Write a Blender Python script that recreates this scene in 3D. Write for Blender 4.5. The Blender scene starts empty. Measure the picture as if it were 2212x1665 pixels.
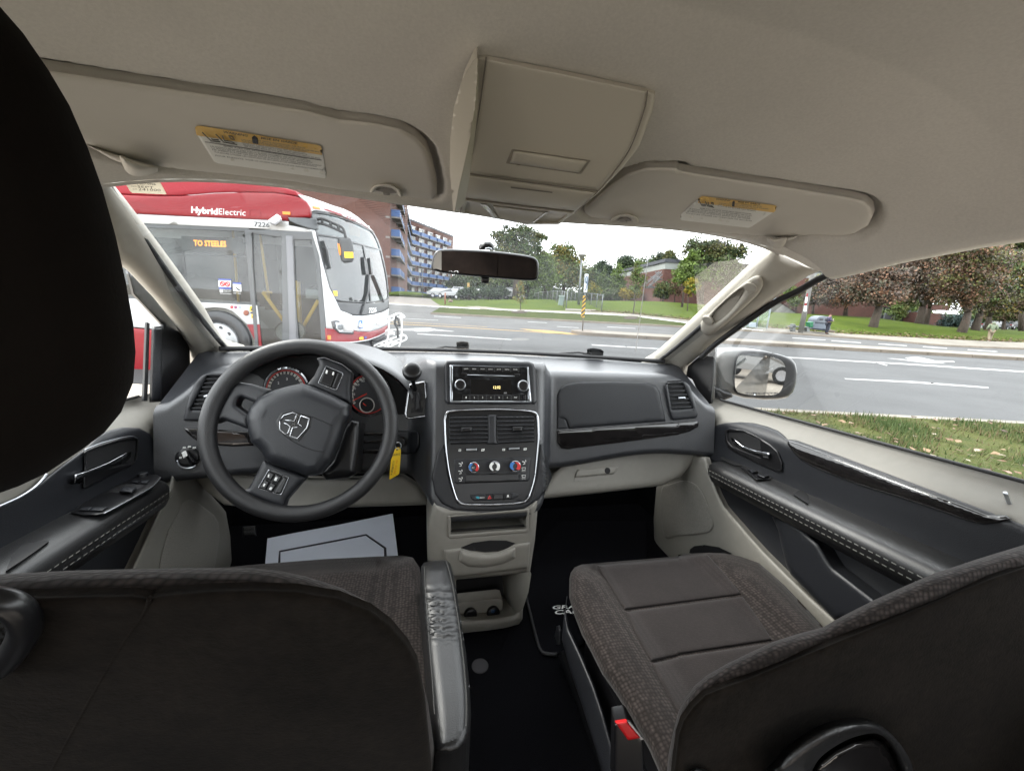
import bpy, bmesh, math, random
import numpy as np
from mathutils import Vector, Matrix, noise
from mathutils.geometry import delaunay_2d_cdt
random.seed(7)
SC = bpy.context.scene
COL = SC.collection
R = math.radians
# ------------------------------------------------------------------ camera, world, sun, exposure
FOC, PCX, PCY = 870.0, 1106.0, 832.5          # focal length and centre in photo units (picture 2212 wide)
PITCH, ROLL, HEAD, VANYAW = R(11.75), R(3.4), R(2.0), R(10.8)
CAMZ = 1.38
cam_d = bpy.data.cameras.new("camera"); cam = bpy.data.objects.new("camera", cam_d); COL.objects.link(cam)
cam_d.sensor_width = 36; cam_d.lens = 36 * FOC / 2212; cam_d.clip_start = .02; cam_d.clip_end = 900
def basis(h):
    r0 = Vector((math.cos(h), -math.sin(h), 0)); fw0 = Vector((math.sin(h), math.cos(h), 0))
    f = fw0 * math.cos(PITCH) - Vector((0, 0, 1)) * math.sin(PITCH)
    u0 = fw0 * math.sin(PITCH) + Vector((0, 0, 1)) * math.cos(PITCH)
    c, s = math.cos(ROLL), math.sin(ROLL)
    return r0 * c + u0 * s, u0 * c - r0 * s, f
_r, _u, _f = basis(HEAD)
cam.matrix_world = Matrix(((_r.x, _u.x, -_f.x, 0), (_r.y, _u.y, -_f.y, 0), (_r.z, _u.z, -_f.z, CAMZ), (0, 0, 0, 1)))
SC.camera = cam
SUN_EL, SUN_AZ = R(42), R(-60)                 # soft sun behind thin cloud, from the left and ahead
w = bpy.data.worlds.new("World"); SC.world = w; w.use_nodes = True
nt = w.node_tree; nt.nodes.clear()
o_ = nt.nodes.new("ShaderNodeOutputWorld"); bg = nt.nodes.new("ShaderNodeBackground"); sky = nt.nodes.new("ShaderNodeTexSky")
sky.sky_type = 'NISHITA'; sky.sun_disc = False; sky.sun_elevation = SUN_EL; sky.sun_rotation = SUN_AZ
sky.air_density = 1.0; sky.dust_density = 3.0; sky.ozone_density = 1.0
tcw = nt.nodes.new("ShaderNodeTexCoord"); cl = nt.nodes.new("ShaderNodeTexNoise"); cl.inputs['Scale'].default_value = 2.2
cl.inputs['Detail'].default_value = 6; cl.inputs['Roughness'].default_value = .55
mpw = nt.nodes.new("ShaderNodeMapping"); mpw.inputs['Scale'].default_value = (1, 1, 2.6)
rw = nt.nodes.new("ShaderNodeValToRGB"); rw.color_ramp.elements[0].position = .30; rw.color_ramp.elements[0].color = (.80, .80, .80, 1)
rw.color_ramp.elements[1].position = .55; rw.color_ramp.elements[1].color = (1, 1, 1, 1)
mxw = nt.nodes.new("ShaderNodeMixRGB"); mxw.inputs[2].default_value = (12.2, 12.5, 12.9, 1)   # bright cloud deck
nt.links.new(tcw.outputs['Generated'], mpw.inputs[0]); nt.links.new(mpw.outputs[0], cl.inputs['Vector'])
nt.links.new(cl.outputs[0], rw.inputs[0]); nt.links.new(rw.outputs[0], mxw.inputs[0]); nt.links.new(sky.outputs[0], mxw.inputs[1])
nt.links.new(mxw.outputs[0], bg.inputs[0]); bg.inputs[1].default_value = .15
nt.links.new(bg.outputs[0], o_.inputs[0])
sd = bpy.data.lights.new("sun", 'SUN'); sd.energy = 1.3; sd.angle = R(18); sd.color = (1, .96, .9)
sun = bpy.data.objects.new("sun", sd); COL.objects.link(sun)
sdir = Vector((math.sin(SUN_AZ) * math.cos(SUN_EL), math.cos(SUN_AZ) * math.cos(SUN_EL), math.sin(SUN_EL)))
sun.rotation_euler = sdir.to_track_quat('Z', 'Y').to_euler(); sun.location = (0, 0, 60)
SC.view_settings.view_transform = 'Standard'; SC.view_settings.look = 'None'; SC.view_settings.gamma = 1
SC.view_settings.exposure = 1.6; SC.view_settings.use_curve_mapping = False
SC.render.engine = 'CYCLES'
cy = SC.cycles; cy.max_bounces = 10; cy.diffuse_bounces = 6; cy.glossy_bounces = 3; cy.transparent_max_bounces = 12
cy.transmission_bounces = 4; cy.use_denoising = True; cy.sample_clamp_indirect = 6; cy.caustics_reflective = False; cy.caustics_refractive = False
# ------------------------------------------------------------------ rays: a photo point on a real surface
class Frame: pass
VAN, WLD = Frame(), Frame()
for fr, h, o in ((VAN, HEAD + VANYAW, (-.14, 0, CAMZ)), (WLD, HEAD, (0, 0, CAMZ))):
    fr.r, fr.u, fr.f = [np.array(v) for v in basis(h)]; fr.o = np.array(o)
def rays(fr, p):
    p = np.asarray(p, float).reshape(-1, 2)
    x = (p[:, :1] - PCX) / FOC; y = -(p[:, 1:2] - PCY) / FOC
    return fr.f + x * fr.r + y * fr.u
class Surf:
    """a surface g(X,Y,Z)=0 in a frame; hit() gives where the line of sight meets it"""
    def __init__(s, g, fr=VAN, t0=.08, t1=2.6, n=140): s.g, s.fr, s.t0, s.t1, s.n = g, fr, t0, t1, n
    def hit(s, p):
        d = rays(s.fr, p); o = s.fr.o; N = len(d)
        ts = s.t0 * (s.t1 / s.t0) ** np.linspace(0, 1, s.n)
        P = o + ts[:, None, None] * d[None]
        v = s.g(P[..., 0], P[..., 1], P[..., 2]) + 0 * P[..., 0]
        sg = np.sign(v); ch = (sg[1:] * sg[:-1] <= 0)
        i = np.argmax(ch, 0); ok = ch.any(0)
        a = ts[i]; b = ts[np.minimum(i + 1, s.n - 1)]; k = np.arange(N); va = v[i, k]
        for _ in range(26):
            m = (a + b) / 2; Q = o + m[:, None] * d; vm = s.g(Q[:, 0], Q[:, 1], Q[:, 2]) + 0 * m
            left = vm * va <= 0; b = np.where(left, m, b); va = np.where(left, va, vm); a = np.where(left, a, m)
        Q = o + ((a + b) / 2)[:, None] * d
        if not ok.all(): print('MISS', (~ok).sum(), 'of', N, np.asarray(p).reshape(-1, 2)[~ok][:3])
        return Q
    def nrm(s, Q):
        e = 1e-3; n = []
        for k in range(3):
            A = Q.copy(); B = Q.copy(); A[:, k] += e; B[:, k] -= e
            n.append(s.g(A[:, 0], A[:, 1], A[:, 2]) - s.g(B[:, 0], B[:, 1], B[:, 2]) + 0 * Q[:, 0])
        n = np.array(n).T; n /= np.linalg.norm(n, axis=1)[:, None] + 1e-12
        fl = np.sum(n * (s.fr.o - Q), 1) < 0; n[fl] *= -1
        return n
class Plane(Surf):
    def __init__(s, p, n, fr=VAN):
        s.p = np.array(p, float); s.n = np.array(n, float) / np.linalg.norm(n); s.fr = fr
        s.g = lambda X, Y, Z: (X - s.p[0]) * s.n[0] + (Y - s.p[1]) * s.n[1] + (Z - s.p[2]) * s.n[2]
    def hit(s, p):
        d = rays(s.fr, p); t = np.dot(s.p - s.fr.o, s.n) / (d @ s.n)
        if s.fr is VAN and ((t > 4) | (t < 0)).any(): print('FAR', t.min(), t.max(), s.p, np.asarray(p)[np.argmax(t)])
        return s.fr.o + t[:, None] * d
    def nrm(s, Q):
        n = np.repeat(s.n[None], len(Q), 0); fl = np.sum(n * (s.fr.o - Q), 1) < 0; n[fl] *= -1; return n
def xp(v, fr=VAN): return Plane((v, 0, 0), (1, 0, 0), fr)
def yp(v, fr=VAN): return Plane((0, v, 0), (0, 1, 0), fr)
def zp(v, fr=VAN): return Plane((0, 0, v), (0, 0, 1), fr)
def ss(a, b, x):
    t = np.clip((x - a) / (b - a), 0, 1); return t * t * (3 - 2 * t)
def zone(x0, y0, sc):
    def f(t): return [((x0 + float(a) / sc) / 1.5018, (y0 + float(b) / sc) / 1.5018) for a, b in (q.split(',') for q in t.split())]
    return f
D = lambda t: [tuple(map(float, q.split(','))) for q in t.split()]
W = zone(540, 1080, 2.601); K = zone(1380, 1150, 3.1405); L = zone(0, 1350, 3.1422); M = zone(1250, 820, 3.0301); C = zone(1380, 1620, 3.619)
LL = zone(620, 400, 4.9156); LR = zone(2180, 620, 6.1444)
TL = zone(0, 0, 2.0064); TC = zone(1100, 0, 2.0064); TR = zone(2200, 0, 1.9715); ML = zone(0, 830, 2.0064); MC = zone(1100, 830, 2.0064)
MR = zone(2200, 830, 1.9715); BL = zone(0, 1660, 1.98); BC = zone(1100, 1660, 1.98); BR = zone(2200, 1660, 1.9715)
Z4 = zone(1200, 620, 2.765); Z5 = zone(1900, 700, 3.16); Z6 = zone(2500, 720, 2.691); Z7 = zone(340, 560, 2.8214); Z8 = zone(850, 600, 3.0273)
# ------------------------------------------------------------------ objects
ORG = {}
def meta(o, label=None, cat=None, group=None, kind=None):
    for k, v in (('label', label), ('category', cat), ('group', group), ('kind', kind)):
        if v: o[k] = v
    return o
def empty(name, loc=(0, 0, 0), rz=0, **k):
    o = bpy.data.objects.new(name, None); COL.objects.link(o); o.location = loc; o.rotation_euler = (0, 0, rz); o.empty_display_size = .1
    ORG[o.name] = np.array(loc, float) if not rz else np.zeros(3); return meta(o, **k)
def mk(name, vs, fs, mt=None, par=None, smooth=True, **k):
    """one mesh object; vertices in the frame of its thing"""
    vs = np.asarray(vs, float).reshape(-1, 3)
    org = ORG.get(par.name, np.zeros(3)) if par else np.zeros(3)
    me = bpy.data.meshes.new(name); me.from_pydata((vs - org).tolist(), [], [list(f) for f in fs]); me.update()
    if smooth: me.polygons.foreach_set('use_smooth', [True] * len(me.polygons))
    o = bpy.data.objects.new(name, me); COL.objects.link(o)
    if mt: me.materials.append(mt)
    if par: o.parent = par; ORG[o.name] = org
    return meta(o, **k)
def catmull(p, n=6, closed=True):
    p = [np.array(q, float) for q in p]; m = len(p); out = []
    for i in range(m if closed else m - 1):
        a, b, c, d = (p[(i + j) % m] if closed else p[min(max(i + j, 0), m - 1)] for j in (-1, 0, 1, 2))
        for j in range(n):
            t = j / n; out.append(.5 * (2 * b + (c - a) * t + (2 * a - 5 * b + 4 * c - d) * t * t + (3 * b - a - 3 * c + d) * t ** 3))
    if not closed: out.append(p[-1])
    return np.array(out)
def rounded(p, r, n=4):
    p = [np.array(q, float) for q in p]; m = len(p); out = []
    for i in range(m):
        a, b, c = p[i - 1], p[i], p[(i + 1) % m]; la, lc = np.linalg.norm(a - b), np.linalg.norm(c - b)
        ra = min(r, la * .48, lc * .48); A = b + (a - b) / la * ra; B = b + (c - b) / lc * ra
        for j in range(n + 1): t = j / n; out.append((1 - t) ** 2 * A + 2 * t * (1 - t) * b + t * t * B)
    return np.array(out)
def resample(p, h, closed=True):
    p = np.array(p, float); q = np.vstack([p, p[:1]]) if closed else p; out = []
    for a, b in zip(q[:-1], q[1:]):
        n = max(1, int(math.ceil(np.linalg.norm(b - a) / h)))
        for j in range(n): out.append(a + (b - a) * j / n)
    if not closed: out.append(q[-1])
    return np.array(out)
def inside(p, poly):
    x, y = p[:, 0], p[:, 1]; r = np.zeros(len(p), bool); q = np.roll(poly, 1, 0)
    for (x1, y1), (x2, y2) in zip(poly, q):
        c = ((y1 > y) != (y2 > y)) & (x < (x2 - x1) * (y - y1) / ((y2 - y1) or 1e-9) + x1); r ^= c
    return r
def distto(p, loops):
    d = np.full(len(p), 1e9)
    for l in loops:
        for a, b in zip(l, np.roll(l, -1, 0)):
            ab = b - a; t = np.clip(((p - a) @ ab) / (ab @ ab + 1e-12), 0, 1); d = np.minimum(d, np.linalg.norm(p - a - t[:, None] * ab, axis=1))
    return d
def fix(poly, sm=0, rc=0):
    p = np.array(poly, float)
    if sm: p = catmull(p, sm if sm > 1 else 6)
    if rc: p = rounded(p, rc)
    keep = [i for i in range(len(p)) if np.linalg.norm(p[i] - p[i - 1]) > .05]
    return p[keep]
def patch(name, poly, surf, mt, par, off=0., th=.003, r=0., h=None, sm=0, rc=0, holes=(), skirt=.004, hf=None, grid=None, sray=0., **k):
    """a panel with thickness and rounded edge lying on a surface, outlined by poly (photo units)"""
    out = fix(poly, sm, rc); hl = [np.array(q, float) for q in holes]
    per = np.linalg.norm(out - np.roll(out, 1, 0), axis=1).sum()
    h = h or max(1.2, per / 70); loops = [resample(q, h) for q in [out] + hl]
    cen = surf.hit(out.mean(0)[None])[0]; mpp = np.linalg.norm(cen - surf.fr.o) / FOC * .8     # metres per photo unit, roughly
    bb0, bb1 = out.min(0), out.max(0); g = grid or h
    gx, gy = np.meshgrid(np.arange(bb0[0] + g / 2, bb1[0], g), np.arange(bb0[1] + g / 2, bb1[1], g * .87)); gx[1::2] += g / 2
    gp = np.c_[gx.ravel(), gy.ravel()]
    if len(gp):
        m = inside(gp, out)
        for q in hl: m &= ~inside(gp, q)
        gp = gp[m]
        if len(gp): gp = gp[distto(gp, loops) > g * .45]
    if r > 0:
        rings = []
        for l in loops:
            t = np.roll(l, -1, 0) - np.roll(l, 1, 0); nn = np.c_[-t[:, 1], t[:, 0]]; nn /= np.linalg.norm(nn, axis=1)[:, None] + 1e-9
            for f in (.12, .4, 1.0):
                for s in (1, -1): rings.append(l + nn * s * f * r / mpp)
        rp = np.vstack(rings); m = inside(rp, out)
        for q in hl: m &= ~inside(rp, q)
        rp = rp[m]; dd = distto(rp, loops); rp = rp[dd > .1 * r / mpp]
        if len(gp): gp = gp[distto(gp, loops) > r / mpp * 1.15 + g * .2]
        gp = np.vstack([gp, rp]) if len(gp) else rp
    pts = np.vstack(loops + ([gp] if len(gp) else [])); edges = []; b = 0
    for l in loops: n = len(l); edges += [(b + i, b + (i + 1) % n) for i in range(n)]; b += n
    res = delaunay_2d_cdt([Vector(q) for q in pts], edges, [], 0, 1e-4)
    v2 = np.array([[q.x, q.y] for q in res[0]]); tri = np.array([f for f in res[2] if len(f) == 3])
    cc = v2[tri].mean(1); m = inside(cc, out)
    for q in hl: m &= ~inside(cc, q)
    tri = tri[m]; used = np.unique(tri); mp = -np.ones(len(v2), int); mp[used] = np.arange(len(used)); v2 = v2[used]; tri = mp[tri]
    Q = surf.hit(v2); N = surf.nrm(Q); dm = distto(v2, loops) * mpp
    if r > 0: x = np.clip(r - dm, 0, r); hh = th - r + np.sqrt(np.maximum(r * r - x * x, 0))
    else: hh = np.full(len(v2), th)
    if hf is not None: hh = hh + hf(Q[:, 0], Q[:, 1], Q[:, 2], v2)
    H = off + hh; dv = Q - surf.fr.o; dv /= np.linalg.norm(dv, axis=1)[:, None]; cs = -np.sum(dv * N, 1)
    V = Q - dv * (H / np.maximum(cs, .13))[:, None]     # raised along the line of sight, so the outline holds
    # orientation towards the viewer, then a skirt round every free edge
    a, b_, c = V[tri[:, 0]], V[tri[:, 1]], V[tri[:, 2]]; p2 = v2[tri]; ar2 = (p2[:, 1, 0] - p2[:, 0, 0]) * (p2[:, 2, 1] - p2[:, 0, 1]) - (p2[:, 1, 1] - p2[:, 0, 1]) * (p2[:, 2, 0] - p2[:, 0, 0]); fl = ar2 > 0; tri[fl] = tri[fl][:, ::-1]
    cnt = {}
    for t in tri:
        for i in range(3): e = (t[i], t[(i + 1) % 3]); cnt[e] = 1
    be = [e for e in cnt if (e[1], e[0]) not in cnt]
    bv = sorted({i for e in be for i in e}); n0 = len(V); i1 = {v: n0 + j for j, v in enumerate(bv)}; i2 = {v: n0 + len(bv) + j for j, v in enumerate(bv)}
    low = Q[bv] + N[bv] * (off - skirt)
    if sray:                                    # depth runs straight back from the edge instead of along the normal
        low = V[bv] + (V[bv] - surf.fr.o) / np.linalg.norm(V[bv] - surf.fr.o, axis=1)[:, None] * skirt; low += (V[bv].mean(0) - V[bv]) * sray
    V = np.vstack([V, V[bv], low])
    fs = [tuple(t) for t in tri] + [(i1[e[1]], i1[e[0]], i2[e[0]], i2[e[1]]) for e in be]
    if r > 0: fs = [tuple(t) for t in tri] + [(e[1], e[0], i2[e[0]], i2[e[1]]) for e in be]
    return mk(name, V, fs, mt, par, **k)
def tubes(name, paths, rad, mt, par=None, seg=8, closed=False, **k):
    """round bars along paths (lists of points), one mesh"""
    V, Fc = [], []
    for path in paths:
        P = [np.array(p, float) for p in path]; n = len(P); b0 = len(V); prev = None
        rr = rad if hasattr(rad, '__len__') else [rad] * n
        for i in range(n):
            t = (P[(i + 1) % n] - P[i - 1]) if closed else (P[min(i + 1, n - 1)] - P[max(i - 1, 0)])
            t = t / (np.linalg.norm(t) + 1e-12)
            if prev is None: a = np.cross(t, (0, 0, 1)) if abs(t[2]) < .9 else np.cross(t, (1, 0, 0))
            else: a = prev - t * (prev @ t)
            a /= np.linalg.norm(a) + 1e-12; prev = a; b = np.cross(t, a)
            for j in range(seg): an = 2 * math.pi * j / seg; V.append(P[i] + rr[i] * (math.cos(an) * a + math.sin(an) * b))
        for i in range(n if closed else n - 1):
            for j in range(seg):
                q = b0 + i * seg; q2 = b0 + ((i + 1) % n) * seg
                Fc.append((q + j, q + (j + 1) % seg, q2 + (j + 1) % seg, q2 + j))
        if not closed: Fc.append(tuple(b0 + j for j in range(seg))[::-1]); Fc.append(tuple(b0 + (n - 1) * seg + j for j in range(seg)))
    return mk(name, V, Fc, mt, par, **k)
def on(surf, p, off=0.):
    Q = surf.hit(p)
    if not off: return Q
    N = surf.nrm(Q); d = Q - surf.fr.o; d /= np.linalg.norm(d, axis=1)[:, None]; return Q - d * (off / np.maximum(-np.sum(d * N, 1), .13))[:, None]
def line(name, px, surf, rad, mt, par, off=0., sm=1, closed=False, seg=6, **k):
    p = catmull(px, 8, closed) if sm else np.array(px, float)
    return tubes(name, [on(surf, p, off)], rad, mt, par, seg, closed, **k)
def grid(name, rows, mt, par=None, flip=False, **k):
    n, m = len(rows), len(rows[0]); V = [v for r_ in rows for v in r_]
    Fc = [(i * m + j, i * m + j + 1, (i + 1) * m + j + 1, (i + 1) * m + j) for i in range(n - 1) for j in range(m - 1)]
    if flip: Fc = [f[::-1] for f in Fc]
    return mk(name, V, Fc, mt, par, **k)
def boxes(name, lst, mt, par=None, rz=0, piv=None, **k):
    """axis-aligned boxes (x0,x1,y0,y1,z0,z1), optionally turned about piv"""
    V, Fc = [], []
    for x0, x1, y0, y1, z0, z1 in lst:
        b = len(V); V += [(x, y, z) for z in (z0, z1) for x, y in ((x0, y0), (x1, y0), (x1, y1), (x0, y1))]
        Fc += [tuple(b + i for i in f) for f in ((3, 2, 1, 0), (4, 5, 6, 7), (0, 1, 5, 4), (1, 2, 6, 5), (2, 3, 7, 6), (3, 0, 4, 7))]
    V = np.array(V, float)
    if rz:
        c, s = math.cos(rz), math.sin(rz); q = V[:, :2] - piv; V[:, 0] = piv[0] + q[:, 0] * c - q[:, 1] * s; V[:, 1] = piv[1] + q[:, 0] * s + q[:, 1] * c
    return mk(name, V, Fc, mt, par, smooth=False, **k)
def lathe(name, prof, c, ax, mt, par=None, seg=28, **k):
    """profile (radius, height) turned about axis ax through c"""
    ax = np.array(ax, float); ax /= np.linalg.norm(ax); a = np.cross(ax, (0, 0, 1)) if abs(ax[2]) < .9 else np.cross(ax, (1, 0, 0)); a /= np.linalg.norm(a); b = np.cross(ax, a)
    rows = [[np.array(c) + ax * h + r_ * (math.cos(2 * math.pi * j / seg) * a + math.sin(2 * math.pi * j / seg) * b) for j in range(seg + 1)] for r_, h in prof]
    return grid(name, rows, mt, par, **k)
def knobpx(name, c, rpx, surf, hgt, mt, par, off=0., rim=None, rimmt=None, **k):
    """a turned knob standing on a surface, placed and sized from the photo"""
    Q = on(surf, [c, (c[0] + rpx, c[1])], off); n = surf.nrm(Q)[0]; r_ = np.linalg.norm(Q[1] - Q[0])
    o = lathe(name, [(r_, -.004), (r_, hgt * .75), (r_ * .93, hgt), (r_ * .6, hgt), (0, hgt)], Q[0], n, mt, par, **k)
    if rimmt: lathe('knob_ring', [(r_ * 1.0, hgt * .45), (r_ * 1.1, hgt * .5), (r_ * 1.1, hgt * .75), (r_ * .98, hgt * 1.02), (r_ * .88, hgt * 1.0)], Q[0], n, rimmt, o)
    return o
def glyphs(s, bold=0., ext=0.):
    cu = bpy.data.curves.new('t', 'FONT'); cu.body = s; cu.size = 1; cu.offset = bold; cu.extrude = ext; cu.resolution_u = 2
    ob = bpy.data.objects.new('t', cu); COL.objects.link(ob); bpy.context.view_layer.update()
    me = bpy.data.meshes.new_from_object(ob.evaluated_get(bpy.context.evaluated_depsgraph_get()))
    v = np.array([x.co[:] for x in me.vertices]).reshape(-1, 3); f = [tuple(p.vertices) for p in me.polygons]
    bpy.data.objects.remove(ob); bpy.data.curves.remove(cu); bpy.data.meshes.remove(me)
    return v, f
def text(name, s, o, xd, yd, mt, par=None, bold=0., n=None, **k):
    """flat lettering: o = lower left, xd = vector across the whole word, yd = vector of the capital height"""
    v, f = glyphs(s, bold)
    if not len(v): return None
    x0, x1 = v[:, 0].min(), v[:, 0].max(); y1 = .69
    P = np.array(o) + ((v[:, :1] - x0) / (x1 - x0)) * np.array(xd) + (v[:, 1:2] / y1) * np.array(yd)
    return mk(name, P, f, mt, par, smooth=False, **k)
def textpx(name, s, pl, pr, pt, surf, mt, par=None, off=.0015, bold=0., **k):
    Q = on(surf, [pl, pr, pt], off); xd = Q[1] - Q[0]; yd = Q[2] - Q[0]
    return text(name, s, Q[0], xd, yd, mt, par, bold, **k)
# ------------------------------------------------------------------ materials
def nodes(name):
    m = bpy.data.materials.new(name); m.use_nodes = True; n = m.node_tree; return m, n, n.nodes['Principled BSDF']
def noisef(n, scale, detail=3, rough=.6, coord='Object', kind='N', vec=None):
    tc = n.nodes.new('ShaderNodeTexCoord'); t = n.nodes.new('ShaderNodeTexNoise' if kind == 'N' else 'ShaderNodeTexVoronoi')
    t.inputs['Scale'].default_value = scale
    if kind == 'N': t.inputs['Detail'].default_value = detail; t.inputs['Roughness'].default_value = rough
    n.links.new(tc.outputs[coord], t.inputs['Vector']); return t
def mat(name, col, rough=.5, metal=0., bump=None, var=None, spec=.5, coat=0., vor=None, sheen=0., emit=None, es=1., rvar=None):
    m, n, b = nodes(name); c = tuple(col) + (1,)
    b.inputs['Base Color'].default_value = c; b.inputs['Roughness'].default_value = rough; b.inputs['Metallic'].default_value = metal
    b.inputs['Specular IOR Level'].default_value = spec; b.inputs['Coat Weight'].default_value = coat; b.inputs['Sheen Weight'].default_value = sheen
    if emit: b.inputs['Emission Color'].default_value = tuple(emit) + (1,); b.inputs['Emission Strength'].default_value = es
    last = None
    if var:                                     # (scale, amount): mottled colour
        t = noisef(n, var[0], 5); mx = n.nodes.new('ShaderNodeMapRange'); mx.inputs[1].default_value = .3; mx.inputs[2].default_value = .7
        mx.inputs[3].default_value = 1 - var[1]; mx.inputs[4].default_value = 1 + var[1]
        ml = n.nodes.new('ShaderNodeMixRGB'); ml.blend_type = 'MULTIPLY'; ml.inputs[0].default_value = 1; ml.inputs[1].default_value = c
        n.links.new(t.outputs[0], mx.inputs[0]); n.links.new(mx.outputs[0], ml.inputs[2]); n.links.new(ml.outputs[0], b.inputs['Base Color']); last = ml
        if len(var) > 2:
            t2 = noisef(n, var[2], 4); m2 = n.nodes.new('ShaderNodeMapRange'); m2.inputs[1].default_value = .3; m2.inputs[2].default_value = .7
            m2.inputs[3].default_value = 1 - var[3]; m2.inputs[4].default_value = 1 + var[3]
            l2 = n.nodes.new('ShaderNodeMixRGB'); l2.blend_type = 'MULTIPLY'; l2.inputs[0].default_value = 1
            n.links.new(ml.outputs[0], l2.inputs[1]); n.links.new(t2.outputs[0], m2.inputs[0]); n.links.new(m2.outputs[0], l2.inputs[2]); n.links.new(l2.outputs[0], b.inputs['Base Color']); last = l2
    if rvar:
        t = noisef(n, rvar[0], 4); mx = n.nodes.new('ShaderNodeMapRange'); mx.inputs[3].default_value = rough - rvar[1]; mx.inputs[4].default_value = rough + rvar[1]
        n.links.new(t.outputs[0], mx.inputs[0]); n.links.new(mx.outputs[0], b.inputs['Roughness'])
    if vor or bump:                             # grain: (scale, strength, distance)
        s = vor or bump; t = noisef(n, s[0], 3, kind='V' if vor else 'N')
        if vor and len(s) > 3: t.inputs['Randomness'].default_value = .35
        bp = n.nodes.new('ShaderNodeBump')
        bp.inputs['Strength'].default_value = s[1]; bp.inputs['Distance'].default_value = s[2] if len(s) > 2 else .001
        n.links.new(t.outputs[0], bp.inputs['Height']); n.links.new(bp.outputs[0], b.inputs['Normal'])
        if vor and len(s) > 3:                  # woven cells also darker between
            mx = n.nodes.new('ShaderNodeMapRange'); mx.inputs[1].default_value = 0; mx.inputs[2].default_value = .6; mx.inputs[3].default_value = 1 + s[3]; mx.inputs[4].default_value = 1 - s[3]
            l2 = n.nodes.new('ShaderNodeMixRGB'); l2.blend_type = 'MULTIPLY'; l2.inputs[0].default_value = 1; l2.inputs[1].default_value = c
            if last: n.links.new(last.outputs[0], l2.inputs[1])
            n.links.new(t.outputs[0], mx.inputs[0]); n.links.new(mx.outputs[0], l2.inputs[2]); n.links.new(l2.outputs[0], b.inputs['Base Color'])
    return m
def glass(name, tint=(1, 1, 1), refl=1., base=.04, dirt=0.):
    m = bpy.data.materials.new(name); m.use_nodes = True; n = m.node_tree; n.nodes.clear()
    o = n.nodes.new('ShaderNodeOutputMaterial'); tr = n.nodes.new('ShaderNodeBsdfTransparent'); gl = n.nodes.new('ShaderNodeBsdfGlossy'); mx = n.nodes.new('ShaderNodeMixShader')
    lw = n.nodes.new('ShaderNodeLayerWeight'); lw.inputs[0].default_value = .28; mr = n.nodes.new('ShaderNodeMapRange'); mr.inputs[3].default_value = base; mr.inputs[4].default_value = base + .7 * refl
    tr.inputs[0].default_value = tuple(tint) + (1,); gl.inputs['Roughness'].default_value = .0
    n.links.new(lw.outputs['Fresnel'], mr.inputs[0]); n.links.new(mr.outputs[0], mx.inputs[0]); n.links.new(tr.outputs[0], mx.inputs[1]); n.links.new(gl.outputs[0], mx.inputs[2])
    last = mx
    if dirt:
        df = n.nodes.new('ShaderNodeBsdfDiffuse'); df.inputs[0].default_value = (.6, .6, .58, 1); m2 = n.nodes.new('ShaderNodeMixShader')
        t = noisef(n, 9, 5); r2 = n.nodes.new('ShaderNodeMapRange'); r2.inputs[1].default_value = .45; r2.inputs[2].default_value = .8; r2.inputs[3].default_value = 0; r2.inputs[4].default_value = dirt
        n.links.new(t.outputs[0], r2.inputs[0]); n.links.new(r2.outputs[0], m2.inputs[0]); n.links.new(mx.outputs[0], m2.inputs[1]); n.links.new(df.outputs[0], m2.inputs[2]); last = m2
    n.links.new(last.outputs[0], o.inputs[0]); return m
# ================================================================== outside: materials
def grassmat(name, a, b, c_, s1=3., s2=40.):
    m, n, bs = nodes(name); t1 = noisef(n, s1, 6, .65); t2 = noisef(n, s2, 4, .7)
    r1 = n.nodes.new('ShaderNodeValToRGB'); e = r1.color_ramp.elements; e[0].position = .36; e[0].color = tuple(a) + (1,); e[1].position = .60; e[1].color = tuple(b) + (1,)
    r2 = n.nodes.new('ShaderNodeMapRange'); r2.inputs[1].default_value = .48; r2.inputs[2].default_value = .70; r2.inputs[4].default_value = .75
    mx = n.nodes.new('ShaderNodeMixRGB'); mx.inputs[2].default_value = tuple(c_) + (1,)
    n.links.new(t1.outputs[0], r1.inputs[0]); n.links.new(r1.outputs[0], mx.inputs[1]); n.links.new(t2.outputs[0], r2.inputs[0]); n.links.new(r2.outputs[0], mx.inputs[0]); n.links.new(mx.outputs[0], bs.inputs['Base Color'])
    bp = n.nodes.new('ShaderNodeBump'); bp.inputs['Strength'].default_value = .8; bp.inputs['Distance'].default_value = .06; n.links.new(t2.outputs[0], bp.inputs['Height']); n.links.new(bp.outputs[0], bs.inputs['Normal'])
    bs.inputs['Roughness'].default_value = 1; bs.inputs['Specular IOR Level'].default_value = .1; return m
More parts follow.
